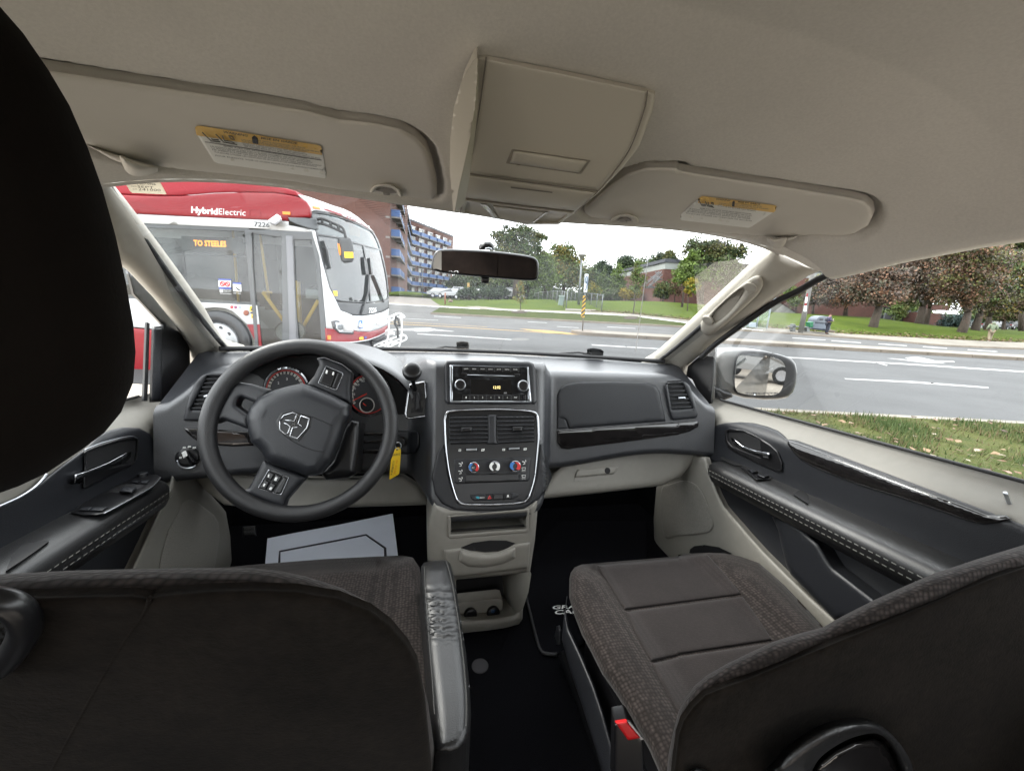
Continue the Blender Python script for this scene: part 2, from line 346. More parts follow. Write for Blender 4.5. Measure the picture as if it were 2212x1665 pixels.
def brickmat(name, c1, c2, mo, sc=1., row=.075, bw=.22):
    m, n, bs = nodes(name); tc = n.nodes.new('ShaderNodeTexCoord'); sp = n.nodes.new('ShaderNodeSeparateXYZ'); ad = n.nodes.new('ShaderNodeMath'); cb = n.nodes.new('ShaderNodeCombineXYZ')
    n.links.new(tc.outputs['Object'], sp.inputs[0]); n.links.new(sp.outputs[0], ad.inputs[0]); n.links.new(sp.outputs[1], ad.inputs[1]); n.links.new(ad.outputs[0], cb.inputs[0]); n.links.new(sp.outputs[2], cb.inputs[1])
    br = n.nodes.new('ShaderNodeTexBrick'); br.inputs['Color1'].default_value = tuple(c1) + (1,); br.inputs['Color2'].default_value = tuple(c2) + (1,); br.inputs['Mortar'].default_value = tuple(mo) + (1,)
    br.inputs['Scale'].default_value = sc; br.inputs['Row Height'].default_value = row; br.inputs['Brick Width'].default_value = bw; br.inputs['Mortar Size'].default_value = .006
    n.links.new(cb.outputs[0], br.inputs['Vector']); t = noisef(n, .6, 5); mr = n.nodes.new('ShaderNodeMapRange'); mr.inputs[3].default_value = .75; mr.inputs[4].default_value = 1.25
    mx = n.nodes.new('ShaderNodeMixRGB'); mx.blend_type = 'MULTIPLY'; mx.inputs[0].default_value = 1; n.links.new(br.outputs[0], mx.inputs[1]); n.links.new(t.outputs[0], mr.inputs[0]); n.links.new(mr.outputs[0], mx.inputs[2]); n.links.new(mx.outputs[0], bs.inputs['Base Color'])
    bs.inputs['Roughness'].default_value = .9; return m
ASPH = mat('asphalt', (.058, .059, .060), .88, bump=(140, .35, .01), var=(.35, .22, 120, .22), spec=.3)
ASPH2 = mat('old_asphalt', (.072, .071, .070), .88, bump=(140, .3, .01), var=(.5, .2, 90, .2), spec=.3)
LOT = mat('pale_lot_paving', (.42, .365, .305), .9, var=(.8, .25, 20, .25))
CONC = mat('concrete', (.165, .148, .120), .9, var=(1.2, .12, 40, .12)); CONC2 = mat('kerb_concrete', (.135, .112, .088), .9, var=(1.5, .18, 30, .15))
PATHM = mat('sidewalk_concrete', (.165, .150, .125), .9, var=(.8, .12, 30, .1))
GRS = grassmat('verge_grass', (.026, .040, .007), (.042, .055, .010), (.050, .044, .018), 1.2, 18)
GRL = grassmat('lawn_grass', (.040, .066, .006), (.060, .086, .009), (.048, .056, .010), .35, 9)
GRN = grassmat('near_grass', (.035, .055, .012), (.070, .080, .022), (.130, .098, .060), 2.2, 30)
PWH = mat('road_paint_white', (.24, .24, .235), .8, var=(6, .2, 60, .25)); PYE = mat('road_paint_yellow', (.26, .155, .035), .8, var=(5, .2, 50, .25))
BRK = brickmat('red_brick', (.105, .042, .030), (.080, .032, .024), (.11, .085, .07)); BRK2 = brickmat('school_brick', (.105, .040, .030), (.078, .030, .023), (.10, .065, .055))
STEEL = mat('galvanised_steel', (.15, .16, .165), .5, .4); WHP = mat('white_paint', (.70, .71, .71), .45)
DKGL = mat('dark_window', (.03, .035, .04), .06, spec=.8)
BARK = mat('bark', (.055, .042, .032), .95, bump=(12, 1., .05), var=(6, .3))
# ================================================================== ground: rows seen in the photo, turned into a sloping site
class Row:
    def __init__(s, pts):
        P = np.array([yp(Y, WLD).hit([(x, y)])[0] for x, y, Y in pts]); s.X, s.Y, s.Z = P.T
    def at(s, X): return np.interp(X, s.X, s.Y), np.interp(X, s.X, s.Z)
KR = Row([(600, 660.7, 31), (986, 681.5, 31), (1125, 689, 31), (1318, 699.5, 31), (1476, 707.5, 31), (1665, 719, 31), (1730, 723.5, 31), (1888, 735, 31), (2036, 748, 31), (2212, 755, 31), (2400, 766, 31)])
SF = Row([(600, 643, 36), (700, 647, 36), (927, 662, 36), (1039, 667.5, 36), (1125, 671.5, 36), (1318, 680, 36), (1370, 683, 35.5), (1487, 698, 34), (1665, 716, 32), (1730, 721, 31.6), (1888, 733, 31.3), (2036, 746, 31.25), (2212, 753, 31.2), (2400, 764, 31.2)])
SB = Row([(600, 639, 38), (700, 643, 38), (927, 659, 38), (1039, 665, 38), (1125, 668.5, 38), (1318, 675.5, 38), (1370, 679, 37.5), (1487, 692, 36.5), (1665, 709, 34.5), (1801, 720, 33.8), (1974, 729.5, 33.3), (2125, 737, 33), (2212, 740, 33), (2400, 750, 33)])
LT = Row([(600, 636, 58), (846, 639.5, 58), (930, 645, 52), (986, 649, 50), (1072, 647.5, 50), (1178, 646.5, 50), (1228, 650, 50), (1301, 649.5, 50), (1423, 651, 50), (1528, 658, 50), (1665, 674, 48), (1800, 681, 46), (1888, 686, 46), (2024, 704, 46), (2120, 711, 46), (2212, 716, 46), (2400, 724, 46)])
def TER(X, Y):
    X = np.asarray(X, float); Y = np.asarray(Y, float); y0 = np.full_like(X, 21.); z0 = np.zeros_like(X); out = np.zeros_like(X + Y)
    for rw_, dz in ((KR, 0), (SF, .12), (SB, .12), (LT, .12)):
        y1, z1 = rw_.at(X); z1 = z1 + (0 if rw_ is KR else 0); t = np.clip((Y - y0) / (y1 - y0 + 1e-9), 0, 1); out = np.where(Y >= y0, z0 + (z1 - z0) * t, out); y0, z0 = y1, z1
    return out
TS = Surf(lambda X, Y, Z: Z - TER(X, Y) - .004, WLD, 3, 400, 400)
def strip(name, a, b, X0, X1, mt, n=60, sub=4, **k):
    xs_ = np.linspace(X0, X1, n); rows_ = []
    for t in np.linspace(0, 1, sub):
        r_ = []
        for x in xs_: (ya, za), (yb, zb) = (q.at(x) if isinstance(q, Row) else q for q in (a, b)); y = ya + (yb - ya) * t; r_.append((x, y, za + (zb - za) * t))
        rows_.append(r_)
    return grid(name, rows_, mt, None, kind='structure', **k)
boxes('lot', [(-90, 90, -90, 5.49, -.4, -.012)], LOT, kind='structure')
boxes('road', [(-150, 150, 5.5, 21, -.5, 0)], ASPH, kind='structure')
strip('far_road', (21., 0.), KR, -150, 150, ASPH2, 160)
xd = float(np.interp(930, [600, 986], [KR.X[0], KR.X[1]]))          # where the driveway mouth ends
def kerb(name, rw_, X0, X1, mt):
    xs_ = np.linspace(X0, X1, 120); q = [rw_.at(x) for x in xs_]
    return grid(name, [[(x, y - .16, z - .02) for x, (y, z) in zip(xs_, q)], [(x, y - .15, z + .13) for x, (y, z) in zip(xs_, q)], [(x, y + .02, z + .14) for x, (y, z) in zip(xs_, q)], [(x, y + .03, z - .05) for x, (y, z) in zip(xs_, q)]], mt, None, kind='structure')
kerb('far_kerb', KR, xd, 150, CONC2)
class Up(Row):
    def __init__(s, r, dz, dy=0): s.X, s.Y, s.Z = r.X, r.Y + dy, r.Z + dz
strip('driveway_apron', KR, SF, -150, xd, ASPH2, 40)
strip('verge', Up(KR, .11, .03), Up(SF, .0), xd, 150, GRS, 120, 6)
strip('sidewalk', Up(SF, .02), Up(SB, .02), -150, 150, PATHM, 160)
xl = LT.X[2]
rows = []
for t in np.linspace(0, 1, 14):
    r_ = []
    for u in np.linspace(0, 1, 120):
        x = (xd - .3) * (1 - t) + (xl) * t; X = x + (150 - x) * u ** 1.6; ya, za = SB.at(X); yb, zb = LT.at(X); r_.append((X, ya + (yb - ya) * t, za + (zb - za) * t + .10 * math.sin(math.pi * t) * (1 if u > .03 else 0)))
    rows.append(r_)
grid('lawn', rows, GRL, None, kind='structure')
rows = []
for t in np.linspace(0, 1, 8):
    x = (xd - .3) * (1 - t) + xl * t; r_ = []
    for u in np.linspace(0, 1, 30): X = -150 + (x + 150) * u; ya, za = SB.at(X); yb, zb = LT.at(X); r_.append((X, ya + (yb - ya) * t, za + (zb - za) * t))
    rows.append(r_)
grid('driveway', rows, mat('driveway_paving', (.115, .100, .088), .9, var=(.6, .12, 15, .1)), None, kind='structure')
xs_ = np.linspace(-150, 150, 80)
grid('park_ground', [[(x, LT.at(x)[0], LT.at(x)[1] - .01) for x in xs_], [(x, 62, max(1.2, float(LT.at(x)[1]))) for x in xs_], [(x, 420, 2.2) for x in xs_]], GRS, None, kind='structure')
def paint(name, px, mt, sf=zp(.004, WLD), **k): return patch(name, px, sf, mt, None, th=0, skirt=.002, kind='structure', **k)
for px in (MR('1060,782 1500,801 1985,838 1985,846 1500,812 1075,789'), MR('240,612 700,645 1500,690 2212,736 2212,745 1500,698 700,652 240,618'), MR('1262,680 1340,697 1335,703 1268,684'), M('315,793 800,819 1245,849 1240,857 800,828 315,801'), MC('1640,575 2110,603 2110,609 1650,583')): paint('lane_line', px, PWH)
paint('lane_arrow', MR('1335,655 1370,655 1480,664 1450,650 1520,645 1560,650 1640,668 1765,673 1770,680 1650,676 1712,688 1560,682 1420,664'), PWH)
paint('lane_arrow', M('20,752 180,746 300,740 440,738 500,752 680,771 660,774 475,765 420,774 300,775 280,765 30,762'), PWH)
paint('centre_line', M('1250,735 1350,735 1960,802 1930,807 1700,798 1420,764'), PYE); paint('centre_line', M('40,694 700,728 1300,765 1800,800 1800,804 1300,769.5 700,732 40,698'), PYE); paint('lane_line', M('60,676 500,697 1000,727 1000,730 500,700 60,679'), PYE)
for px in (M('480,622 745,636 745,640 480,626'), M('1400,676 1590,686 1590,690 1400,680'), M('1690,722 1900,735 1900,739 1690,726'), M('120,640 520,662 520,665 120,643'), Z6('190,1008 480,1028 480,1033 190,1013'), Z6('530,1033 790,1051 790,1057 530,1039'), Z6('940,1060 1190,1077 1190,1083 940,1066'), Z6('1330,1085 1540,1099 1540,1106 1330,1092'), Z6('1720,1111 1980,1128 1980,1136 1720,1118'), Z5('220,1135 510,1152 510,1157 220,1140')): paint('lane_line', px, PWH, TS)
an = np.linspace(0, 2 * math.pi, 24)[:-1]; mc_ = np.array(M('1325,850')[0])
mh = paint('manhole_cover', np.c_[mc_[0] + 20 * np.cos(an), mc_[1] + 2.9 * np.sin(an)], mat('iron_cover', (.085, .083, .078), .9, 0., bump=(30, .8, .02)))
for q in ('1168,856 1150,885 1138,905 1148,915 1120,940 1098,972', '1530,780 1545,800 1552,812 1548,830 1560,845', '2040,810 2100,835 2180,875 2260,905'):
    p = resample(np.array(M(q)), 2.2, False); p += np.random.RandomState(4).uniform(-.8, .8, p.shape)
    paint('road_crack', np.vstack([p + (.45, 0), p[::-1] - (.45, 0)]), mat('crack_tar', (.018, .018, .018), .9))
med = boxes('median', [(4.6, 150, 19.17, 21.03, -.1, .155)], CONC, kind='structure'); ORG[med.name] = np.zeros(3)
mat_med = CONC
x = 4.6
while x < 46:
    L_ = 2.35 + random.uniform(-.1, .1)
    for y0, y1 in ((19.0, 19.165), (21.035, 21.2)): boxes('kerb_stone', [(x, x + L_ - .025, y0, y1, -.05, .15 + random.uniform(-.006, .008))], CONC2, med)
    x += L_
boxes('kerb_run', [(x, 150, 19.0, 19.165, -.05, .15), (x, 150, 21.035, 21.2, -.05, .15)], CONC2, med)
n_ = 18; V = [(4.6, 20.1, .152)] + [(4.6 - 1.1 * math.sin(a), 20.1 - 1.1 * math.cos(a), .152) for a in np.linspace(0, math.pi, n_)] + [(4.6 - 1.12 * math.sin(a), 20.1 - 1.12 * math.cos(a), -.05) for a in np.linspace(0, math.pi, n_)]
mk('median_nose', V, [(0, i + 1, i + 2) for i in range(n_ - 1)] + [(i + 1, i + 1 + n_, i + 2 + n_, i + 2) for i in range(n_ - 1)], CONC2, med, smooth=False)
# near grass strip beside the van
boxes('near_kerb', [(3.3, 150, 5.36, 5.5, -.1, .10)], CONC, kind='structure')
gx = np.linspace(0, 1, 60); rr = np.random.RandomState(5)
rows = []
for t in np.linspace(0, 1, 26):
    y = -9 + 14.36 * t; r_ = []
    for u in gx: x = 3.1 + .5 * (1 - t) + 40 * u ** 2; h_ = .095 + .03 * noise.noise(Vector((x * .7, y * .7, 0))) * (1 if 0 < t < 1 else 0); r_.append((x, y, h_ if u > 0 else -.02))
    rows.append(r_)
grid('near_verge', rows, GRN, None, kind='structure')
V, Fc = [], []; mi = []
for i in range(52000):
    x = 2.9 + 11 * rr.rand() ** 1.2; y = .8 + 4.5 * rr.rand()
    if x < 3.3 + .05 * y: continue
    cl_ = noise.noise(Vector((x * 1.3, y * 1.3, 3))); cl2 = noise.noise(Vector((x * .45, y * .45, 7)))
    if cl_ + .6 * cl2 < -.12 and rr.rand() < .85: continue
    h_ = (.035 + .05 * rr.rand()) * (1 + .5 * cl_); a = rr.rand() * 6.3; w2 = .005 + .004 * rr.rand(); dx, dy = math.cos(a) * w2, math.sin(a) * w2; lx, ly = rr.randn(2) * .02; z = .10 + .03 * noise.noise(Vector((x * .7, y * .7, 0)))
    b = len(V); V += [(x - dx, y - dy, z - .01), (x + dx, y + dy, z - .01), (x + lx, y + ly, z + h_)]; Fc.append((b, b + 1, b + 2)); mi.append(0 if cl_ + rr.randn() * .3 > .1 else (1 if rr.rand() < .75 else 2))
gb_ = mk('grass', V, Fc, mat('grass_blade', (.040, .066, .012), .8), smooth=False, kind='stuff'); gb_.data.materials.append(mat('grass_blade_pale', (.075, .085, .022), .8)); gb_.data.materials.append(mat('grass_blade_dry', (.12, .090, .045), .9)); gb_.data.polygons.foreach_set('material_index', mi)
def scatter_leaves(name, pts, size, mats_):
    V, Fc, mi = [], [], []
    for x, y, z in pts:
        a = random.uniform(0, 6.3); s = size * random.uniform(.5, 1.3); u = np.array((math.cos(a), math.sin(a), random.uniform(-.3, .3))) * s; v = np.array((-math.sin(a), math.cos(a), random.uniform(-.3, .3))) * s * .8; c0 = np.array((x, y, z)); b = len(V)
        V += [c0 - u, c0 - v * .9 - u * .2 + (0, 0, .25 * s), c0 + u * .3 - v * .7, c0 + u * 1.1, c0 + u * .3 + v * .7 + (0, 0, .2 * s), c0 + v * .9 - u * .2]; Fc.append(tuple(range(b, b + 6))); mi.append(random.randrange(len(mats_)))
    o = mk(name, V, Fc, mats_[0], smooth=False, kind='stuff')
    for m_ in mats_[1:]: o.data.materials.append(m_)
    o.data.polygons.foreach_set('material_index', mi); return o
LFM = [mat('fallen_leaf_brown', (.10, .055, .026), .8), mat('fallen_leaf_tan', (.17, .11, .06), .8), mat('fallen_leaf_pink', (.19, .115, .085), .8), mat('fallen_leaf_dark', (.045, .027, .016), .8), mat('fallen_leaf_pale', (.22, .185, .14), .8)]
scatter_leaves('leaves', [(3.4 + 9 * rr.rand() ** 1.2, 1 + 4.3 * rr.rand(), .125 + .02 * rr.rand()) for i in range(620)], .036, LFM)
pts = []
for i in range(5200):
    X = 8 + 45 * rr.rand(); ya, za = SB.at(X); Y = ya + (rr.rand() ** 2) * 7
    pts.append((X, Y, float(TER(X, Y)) + .04 + .10 * 0))
scatter_leaves('leaf_litter', pts, .09, LFM[:2] + LFM[3:4])
patch('walkway', M('655,480 700,484 790,502 1000,532 1150,548 1300,557 1240,560 940,550 880,540 720,510'), TS, PATHM, None, off=.02, th=.02, skirt=.05, kind='structure')
patch('walkway', M('1768,563 1785,490 1800,478 1830,480 1905,500 2075,563 2010,573'), TS, PATHM, None, off=.03, th=.03, skirt=.05, kind='structure')
for q, rx, ry in ((M('1318,582')[0], 18, 3), (Z5('462,1046')[0], 16, 3.2)): patch('mulch_bed', np.c_[q[0] + rx * np.cos(an), q[1] + ry * np.sin(an)], TS, mat('mulch', (.035, .024, .016), 1., bump=(20, 1, .04)), None, off=.01, th=.05, r=.03, kind='structure')
# ================================================================== trees and shrubs
LEAF = {}
def leafmat(key, col):
    if key in LEAF: return LEAF[key]
    m, n, b = nodes('leaf_' + key); b.inputs['Roughness'].default_value = .7; b.inputs['Specular IOR Level'].default_value = .3
    t = noisef(n, 1.6, 4); r_ = n.nodes.new('ShaderNodeValToRGB'); e = r_.color_ramp.elements; e[0].position = .34; e[0].color = tuple(c_ * .55 for c_ in col) + (1,); e[1].position = .68; e[1].color = tuple(c_ * 1.35 for c_ in col) + (1,)
    n.links.new(t.outputs[0], r_.inputs[0]); n.links.new(r_.outputs[0], b.inputs['Base Color']); LEAF[key] = m
    try:
        b.inputs['Transmission Weight'].default_value = 0; 
    except KeyError: pass
    return m
LC_ = dict(dark=(.040, .062, .026), mid=(.062, .095, .028), light=(.095, .140, .032), lime=(.105, .158, .024), olive=(.100, .100, .030), yellow=(.24, .19, .018), gold=(.17, .125, .022), purple=(.085, .064, .052), brown=(.115, .076, .052), rust=(.165, .088, .052), grey=(.080, .078, .052), pine=(.032, .050, .032), blue=(.060, .095, .095))
def tree(name, label, cat, base, Y, crowns, keys, n=2600, leaf=.26, lean=None, trunk=.16, bare=.0, sparse=.0, group=None, cone=False, dz=0.):
    """base = foot of the trunk in the photo, crowns = (x, y, rx, ry) clumps in the photo at depth Y; depth radii as wide as they are"""
    rd_ = random.Random(hash(label) % 9973); B = yp(Y, WLD).hit([base])[0]; sc = Y / FOC * 1.02
    rt = empty(name, tuple(B)); meta(rt, label, cat, group)
    CC = []
    for x, y, rx, ry in crowns: P = yp(Y, WLD).hit([(x, y)])[0]; P[1] += rd_.uniform(-.4, .4) * rx * sc; CC.append((P, rx * sc, ry * sc))
    top = max(CC, key=lambda q: q[0][2])[0]; cen = sum(q[0] for q in CC) / len(CC)
    low = min(q[0][2] - q[2] * .6 for q in CC)
    th = max(B[2] + .3, low + .3); f0 = np.array((B[0] + (cen[0] - B[0]) * .35, B[1], th)) if lean is None else yp(Y, WLD).hit([lean])[0]
    if trunk > 0:
        paths = [[B - (0, 0, .3), B * .5 + f0 * .5 + (rd_.uniform(-.1, .1), 0, 0), f0]]; rad = [trunk * 1.25, trunk, trunk * .8]
        V = tubes('trunk', paths, rad, BARK, rt, 9)
        lp = []
        for P, a, b in CC:
            for k in range(2): e = P + np.array((rd_.uniform(-.5, .5) * a, rd_.uniform(-.5, .5) * a, rd_.uniform(-.1, .5) * b)); lp.append([f0, f0 * .5 + e * .5 + (0, 0, .15 * b), e])
        tubes('limb', lp, [trunk * .5, trunk * .3, trunk * .08], BARK, rt, 6)
    rs = np.random.RandomState(rd_.randrange(10 ** 6)); vol = np.array([a * a * b for _, a, b in CC]) ** .67; vol /= vol.sum(); V = []; mi = []
    for (P, a, b), w_ in zip(CC, vol):
        m_ = int(n * 2.6 * w_); nc = max(8, int(m_ / 38)); cl_ = rs.randn(nc, 3); cl_ /= np.linalg.norm(cl_, axis=1)[:, None]; cl_ *= (rs.rand(nc, 1) ** (.42)) * (1 + .18 * rs.randn(nc, 1))
        if cone: hh = rs.rand(nc); rr_ = (1 - hh) ** .8; an_ = rs.rand(nc) * 6.283; cl_ = np.c_[rr_ * np.cos(an_), rr_ * np.sin(an_), hh * 2 - 1]
        ck = rs.randint(0, len(keys), nc); ci = rs.randint(0, nc, m_); q = cl_[ci] + rs.randn(m_, 3) * (.19 + .04 * sparse)
        c0 = P + q * np.array((a, a, b)); u = rs.randn(m_, 3); u /= np.linalg.norm(u, axis=1)[:, None]; v = np.cross(u, rs.randn(m_, 3)); v /= np.linalg.norm(v, axis=1)[:, None]; s = leaf * .85 * (.55 + .8 * rs.rand(m_, 1))
        V.append(np.stack([c0 - u * s * .5, c0 + v * s * .36, c0 + u * s * .5, c0 - v * s * .36], 1)); mi.append(np.where(rs.rand(m_) < .8, ck[ci], rs.randint(0, len(keys), m_)))
    V = np.vstack(V).reshape(-1, 3); k = len(V) // 4; mi = np.concatenate(mi)
    o = mk('crown', V, np.arange(4 * k).reshape(k, 4).tolist(), None, rt, smooth=False)
    for key in keys: o.data.materials.append(leafmat(key, LC_[key]))
    o.data.polygons.foreach_set('material_index', mi.astype(int).tolist()); return rt
def zc(zf, lst, k): return [tuple(zf('%f,%f' % (x, y))[0]) + (rx / k, ry / k) for x, y, rx, ry in lst]
k4, k5, k6 = 2.765 * 1.5018, 3.16 * 1.5018, 2.691 * 1.5018
T = tree
T('tree', 'tall open-crowned green tree right behind the rear view mirror', 'tree', Z4('1303,968')[0], 58, zc(Z4, [(1160, 400, 80, 60), (1290, 375, 90, 55), (1420, 370, 90, 55), (1520, 410, 75, 55), (1250, 460, 110, 70), (1400, 480, 120, 80), (1180, 520, 80, 60), (1330, 560, 120, 80), (1470, 540, 80, 60), (1300, 650, 150, 80)], k4), ('mid', 'dark', 'olive'), 4200, .34, None, .42, sparse=.6)
T('tree', 'round gold-green tree beyond the chain-link fence', 'tree', Z4('1735,905')[0], 72, zc(Z4, [(1740, 560, 110, 90), (1700, 650, 120, 100), (1810, 680, 120, 110), (1750, 760, 150, 100), (1640, 720, 80, 80), (1860, 770, 80, 80)], k4), ('olive', 'gold', 'light', 'mid'), 5200, .38, None, .3)
T('tree', 'light green bushy tree left of the gold-green one', 'tree', Z4('1570,900')[0], 66, zc(Z4, [(1560, 700, 110, 110), (1600, 800, 110, 70), (1500, 800, 90, 60), (1540, 620, 80, 60)], k4), ('light', 'mid', 'lime'), 3200, .34, None, .2)
bgk = [('mid', 'dark', 'grey'), ('light', 'mid', 'grey'), ('dark', 'mid', 'olive')]
for i, (x, y, rx, ry) in enumerate([(790, 815, 75, 60), (890, 790, 90, 75), (1000, 800, 90, 75), (1110, 790, 100, 80), (1215, 800, 90, 75), (1290, 830, 70, 55), (1420, 820, 80, 60)]):
    T('tree', ['hazy green tree beside the right end of the apartment block', 'hazy tree above the parked silver cars', 'hazy tree behind the spreading junipers', 'hazy tree below the rear view mirror toggle', 'hazy tree left of the tall open-crowned trunk', 'hazy low tree behind the tall trunk', 'hazy low tree behind the planted sapling'][i], 'tree', Z4('%d,%d' % (x, 905))[0], 118 + (i * 17) % 30, zc(Z4, [(x, y, rx, ry), (x - rx * .5, y + ry * .4, rx * .7, ry * .6), (x + rx * .5, y + ry * .3, rx * .7, ry * .6)], k4), bgk[i % 3], 1700, .62, None, .3, group='trees behind the car park')
for i, (x, y, rx, ry) in enumerate([(890, 900, 95, 42), (1060, 905, 120, 42), (1170, 900, 80, 36)]):
    T('juniper_shrub', ['spreading dark juniper beside the parking sign', 'widest spreading dark juniper in front of parked cars', 'small spreading juniper next to the tall trunk'][i], 'shrub', Z4('%d,%d' % (x, 955))[0], 55 + i, zc(Z4, [(x, y, rx * .6, ry), (x - rx * .55, y + 12, rx * .5, ry * .6), (x + rx * .55, y + 10, rx * .5, ry * .6)], k4), ('pine', 'dark', 'dark'), 2000, .24, None, .12, group='junipers by the car park')
T('sapling', 'thin planted sapling in a mulch bed near the kerb', 'tree', Z4('1355,1068')[0], 36.8, zc(Z4, [(1355, 860, 35, 60), (1360, 970, 45, 50), (1345, 800, 22, 40)], k4), ('light', 'gold'), 320, .15, None, .035, sparse=1.5)
T('tree', 'dark conifer right of the tall lamp post', 'tree', Z4('2060,930')[0], 105, zc(Z4, [(2060, 700, 60, 60), (2040, 780, 90, 80), (2110, 800, 90, 80), (2180, 760, 70, 70)], k4), ('pine', 'dark', 'mid'), 2400, .55, None, .3)
for i, (x, y, rx, ry, Y, ks, lab) in enumerate([(40, 660, 60, 130, 80, ('mid', 'olive', 'dark'), 'green tree directly right of the white banner'), (180, 580, 85, 90, 100, ('pine', 'dark'), 'dark pine left of the row of young trees'), (170, 720, 70, 120, 72, ('light', 'mid'), 'light young tree in front of the dark pine'), (330, 690, 80, 130, 72, ('light', 'lime', 'mid'), 'bright young tree left of the yellow shrubs'), (430, 500, 95, 85, 105, ('dark', 'pine', 'mid'), 'tall dark tree above the yellow shrubs'), (540, 610, 85, 120, 76, ('light', 'olive', 'mid'), 'olive-green young tree left of the aerial'), (640, 570, 90, 120, 100, ('dark', 'mid'), 'dark tree behind the steel trellis'), (740, 490, 100, 85, 104, ('dark', 'pine', 'olive'), 'dark broad tree at the left corner of the school'), (860, 430, 60, 50, 100, ('dark', 'olive'), 'dark treetop above the school roof')]):
    T('tree', lab, 'tree', Z5('%d,%d' % (x, 885))[0], Y, zc(Z5, [(x, y, rx, ry), (x + rx * .4, y + ry * .6, rx * .8, ry * .7), (x - rx * .4, y + ry * .5, rx * .7, ry * .7)], k5), ks, 2300, .42 * Y / 80, None, .2, group='trees between banner and school')
for i, (x, y, rx, ry, ks, lab) in enumerate([(410, 790, 60, 45, ('yellow', 'gold'), 'left yellow shrub below the young trees'), (500, 790, 65, 50, ('yellow', 'lime'), 'right yellow shrub below the young trees'), (250, 820, 90, 60, ('mid', 'dark', 'grey'), 'green shrub left of the yellow shrubs'), (640, 815, 110, 55, ('mid', 'dark', 'light'), 'green hedge shrub under the steel trellis'), (80, 780, 80, 70, ('light', 'mid', 'yellow'), 'leafy shrub behind the chain-link fence end')]):
    T('shrub', lab, 'shrub', Z5('%d,%d' % (x, 870))[0], 64 + i, zc(Z5, [(x, y, rx, ry), (x + rx * .5, y + 15, rx * .6, ry * .7)], k5), ks, 1300, .26, None, .06, group='shrubs along the lawn')
T('sapling', 'slim young tree rising from the mulch bed beside the aerial', 'tree', Z5('480,1030')[0], 37.5, zc(Z5, [(520, 560, 60, 70), (545, 640, 70, 70), (515, 720, 50, 60)], k5), ('light', 'mid', 'olive'), 700, .17, Z5('505,760')[0], .045, sparse=1.)
T('tree', 'bright green young maple in front of the school wall', 'tree', Z5('985,945')[0], 45, zc(Z5, [(1080, 430, 70, 70), (1060, 530, 120, 90), (1120, 600, 120, 80), (990, 600, 90, 70), (1060, 670, 120, 60)], k5), ('lime', 'light', 'light'), 3000, .27, Z5('1005,720')[0], .11)
T('tree', 'small vivid yellow tree in front of the green maple', 'tree', Z5('1040,1010')[0], 42, zc(Z5, [(1090, 690, 55, 55), (1080, 760, 60, 50), (1110, 740, 45, 50)], k5), ('yellow', 'yellow', 'lime'), 800, .2, Z5('1050,830')[0], .05)
T('tree', 'small round dark tree left of the school corner', 'tree', Z5('790,872')[0], 52, zc(Z5, [(790, 760, 75, 75), (760, 800, 50, 50), (830, 800, 50, 50)], k5), ('dark', 'mid', 'olive'), 1300, .25, None, .08)
T('tree', 'small pinkish tree against the brick school wall', 'tree', Z5('915,885')[0], 52, zc(Z5, [(915, 720, 55, 60), (930, 780, 50, 45)], k5), ('brown', 'light', 'rust'), 700, .22, None, .06, sparse=1.)
T('tree', 'big dark tree towering over the school roof', 'tree', Z5('1185,900')[0], 56, zc(Z5, [(1120, 320, 110, 80), (1250, 330, 120, 70), (1400, 330, 130, 80), (1520, 370, 110, 80), (1330, 430, 160, 90), (1250, 530, 130, 100), (1420, 500, 120, 90)], k5), ('dark', 'olive', 'grey', 'mid'), 5200, .34, Z5('1190,680')[0], .3)
T('tree', 'pale grey-green tree beside the front pillar', 'tree', Z5('1480,900')[0], 50, zc(Z5, [(1470, 530, 90, 90), (1430, 640, 100, 90), (1500, 680, 100, 100)], k5), ('light', 'grey', 'mid'), 2200, .27, None, .1)
PUR = ('purple', 'brown', 'grey', 'rust'); MIXB = ('brown', 'olive', 'purple', 'grey')
T('maple_tree', 'small purple-grey maple standing against the brick wall', 'tree', Z6('655,805')[0], 47, zc(Z6, [(520, 560, 100, 80), (640, 530, 120, 80), (580, 640, 140, 90), (700, 620, 110, 90), (480, 650, 80, 60)], k6), ('purple', 'grey', 'purple', 'rust'), 4200, .25, Z6('660,745')[0], .2, group='maples on the lawn')
T('maple_tree', 'leaning maple with the thickest trunk behind the walking lawn edge', 'tree', Z6('880,962')[0], 38, zc(Z6, [(900, 430, 150, 80), (840, 560, 140, 90), (980, 540, 150, 100), (920, 640, 160, 80), (1080, 480, 130, 90)], k6), PUR, 6000, .24, Z6('950,740')[0], .34, group='maples on the lawn')
T('maple_tree', 'brown maple with twin trunks in front of the dark entrance', 'tree', Z6('1290,905')[0], 43, zc(Z6, [(1250, 330, 150, 80), (1400, 300, 160, 90), (1180, 430, 140, 90), (1340, 450, 160, 110), (1480, 430, 150, 110), (1300, 600, 150, 80), (1450, 600, 150, 100)], k6), ('brown', 'purple', 'rust', 'grey'), 7500, .26, Z6('1330,740')[0], .34, group='maples on the lawn')
T('maple_tree', 'second brown trunk just right of the twin-trunked maple', 'tree', Z6('1345,893')[0], 45, zc(Z6, [(1500, 270, 130, 70), (1420, 400, 140, 90), (1520, 520, 120, 90)], k6), ('purple', 'brown', 'olive'), 2600, .26, Z6('1385,760')[0], .3, group='maples on the lawn')
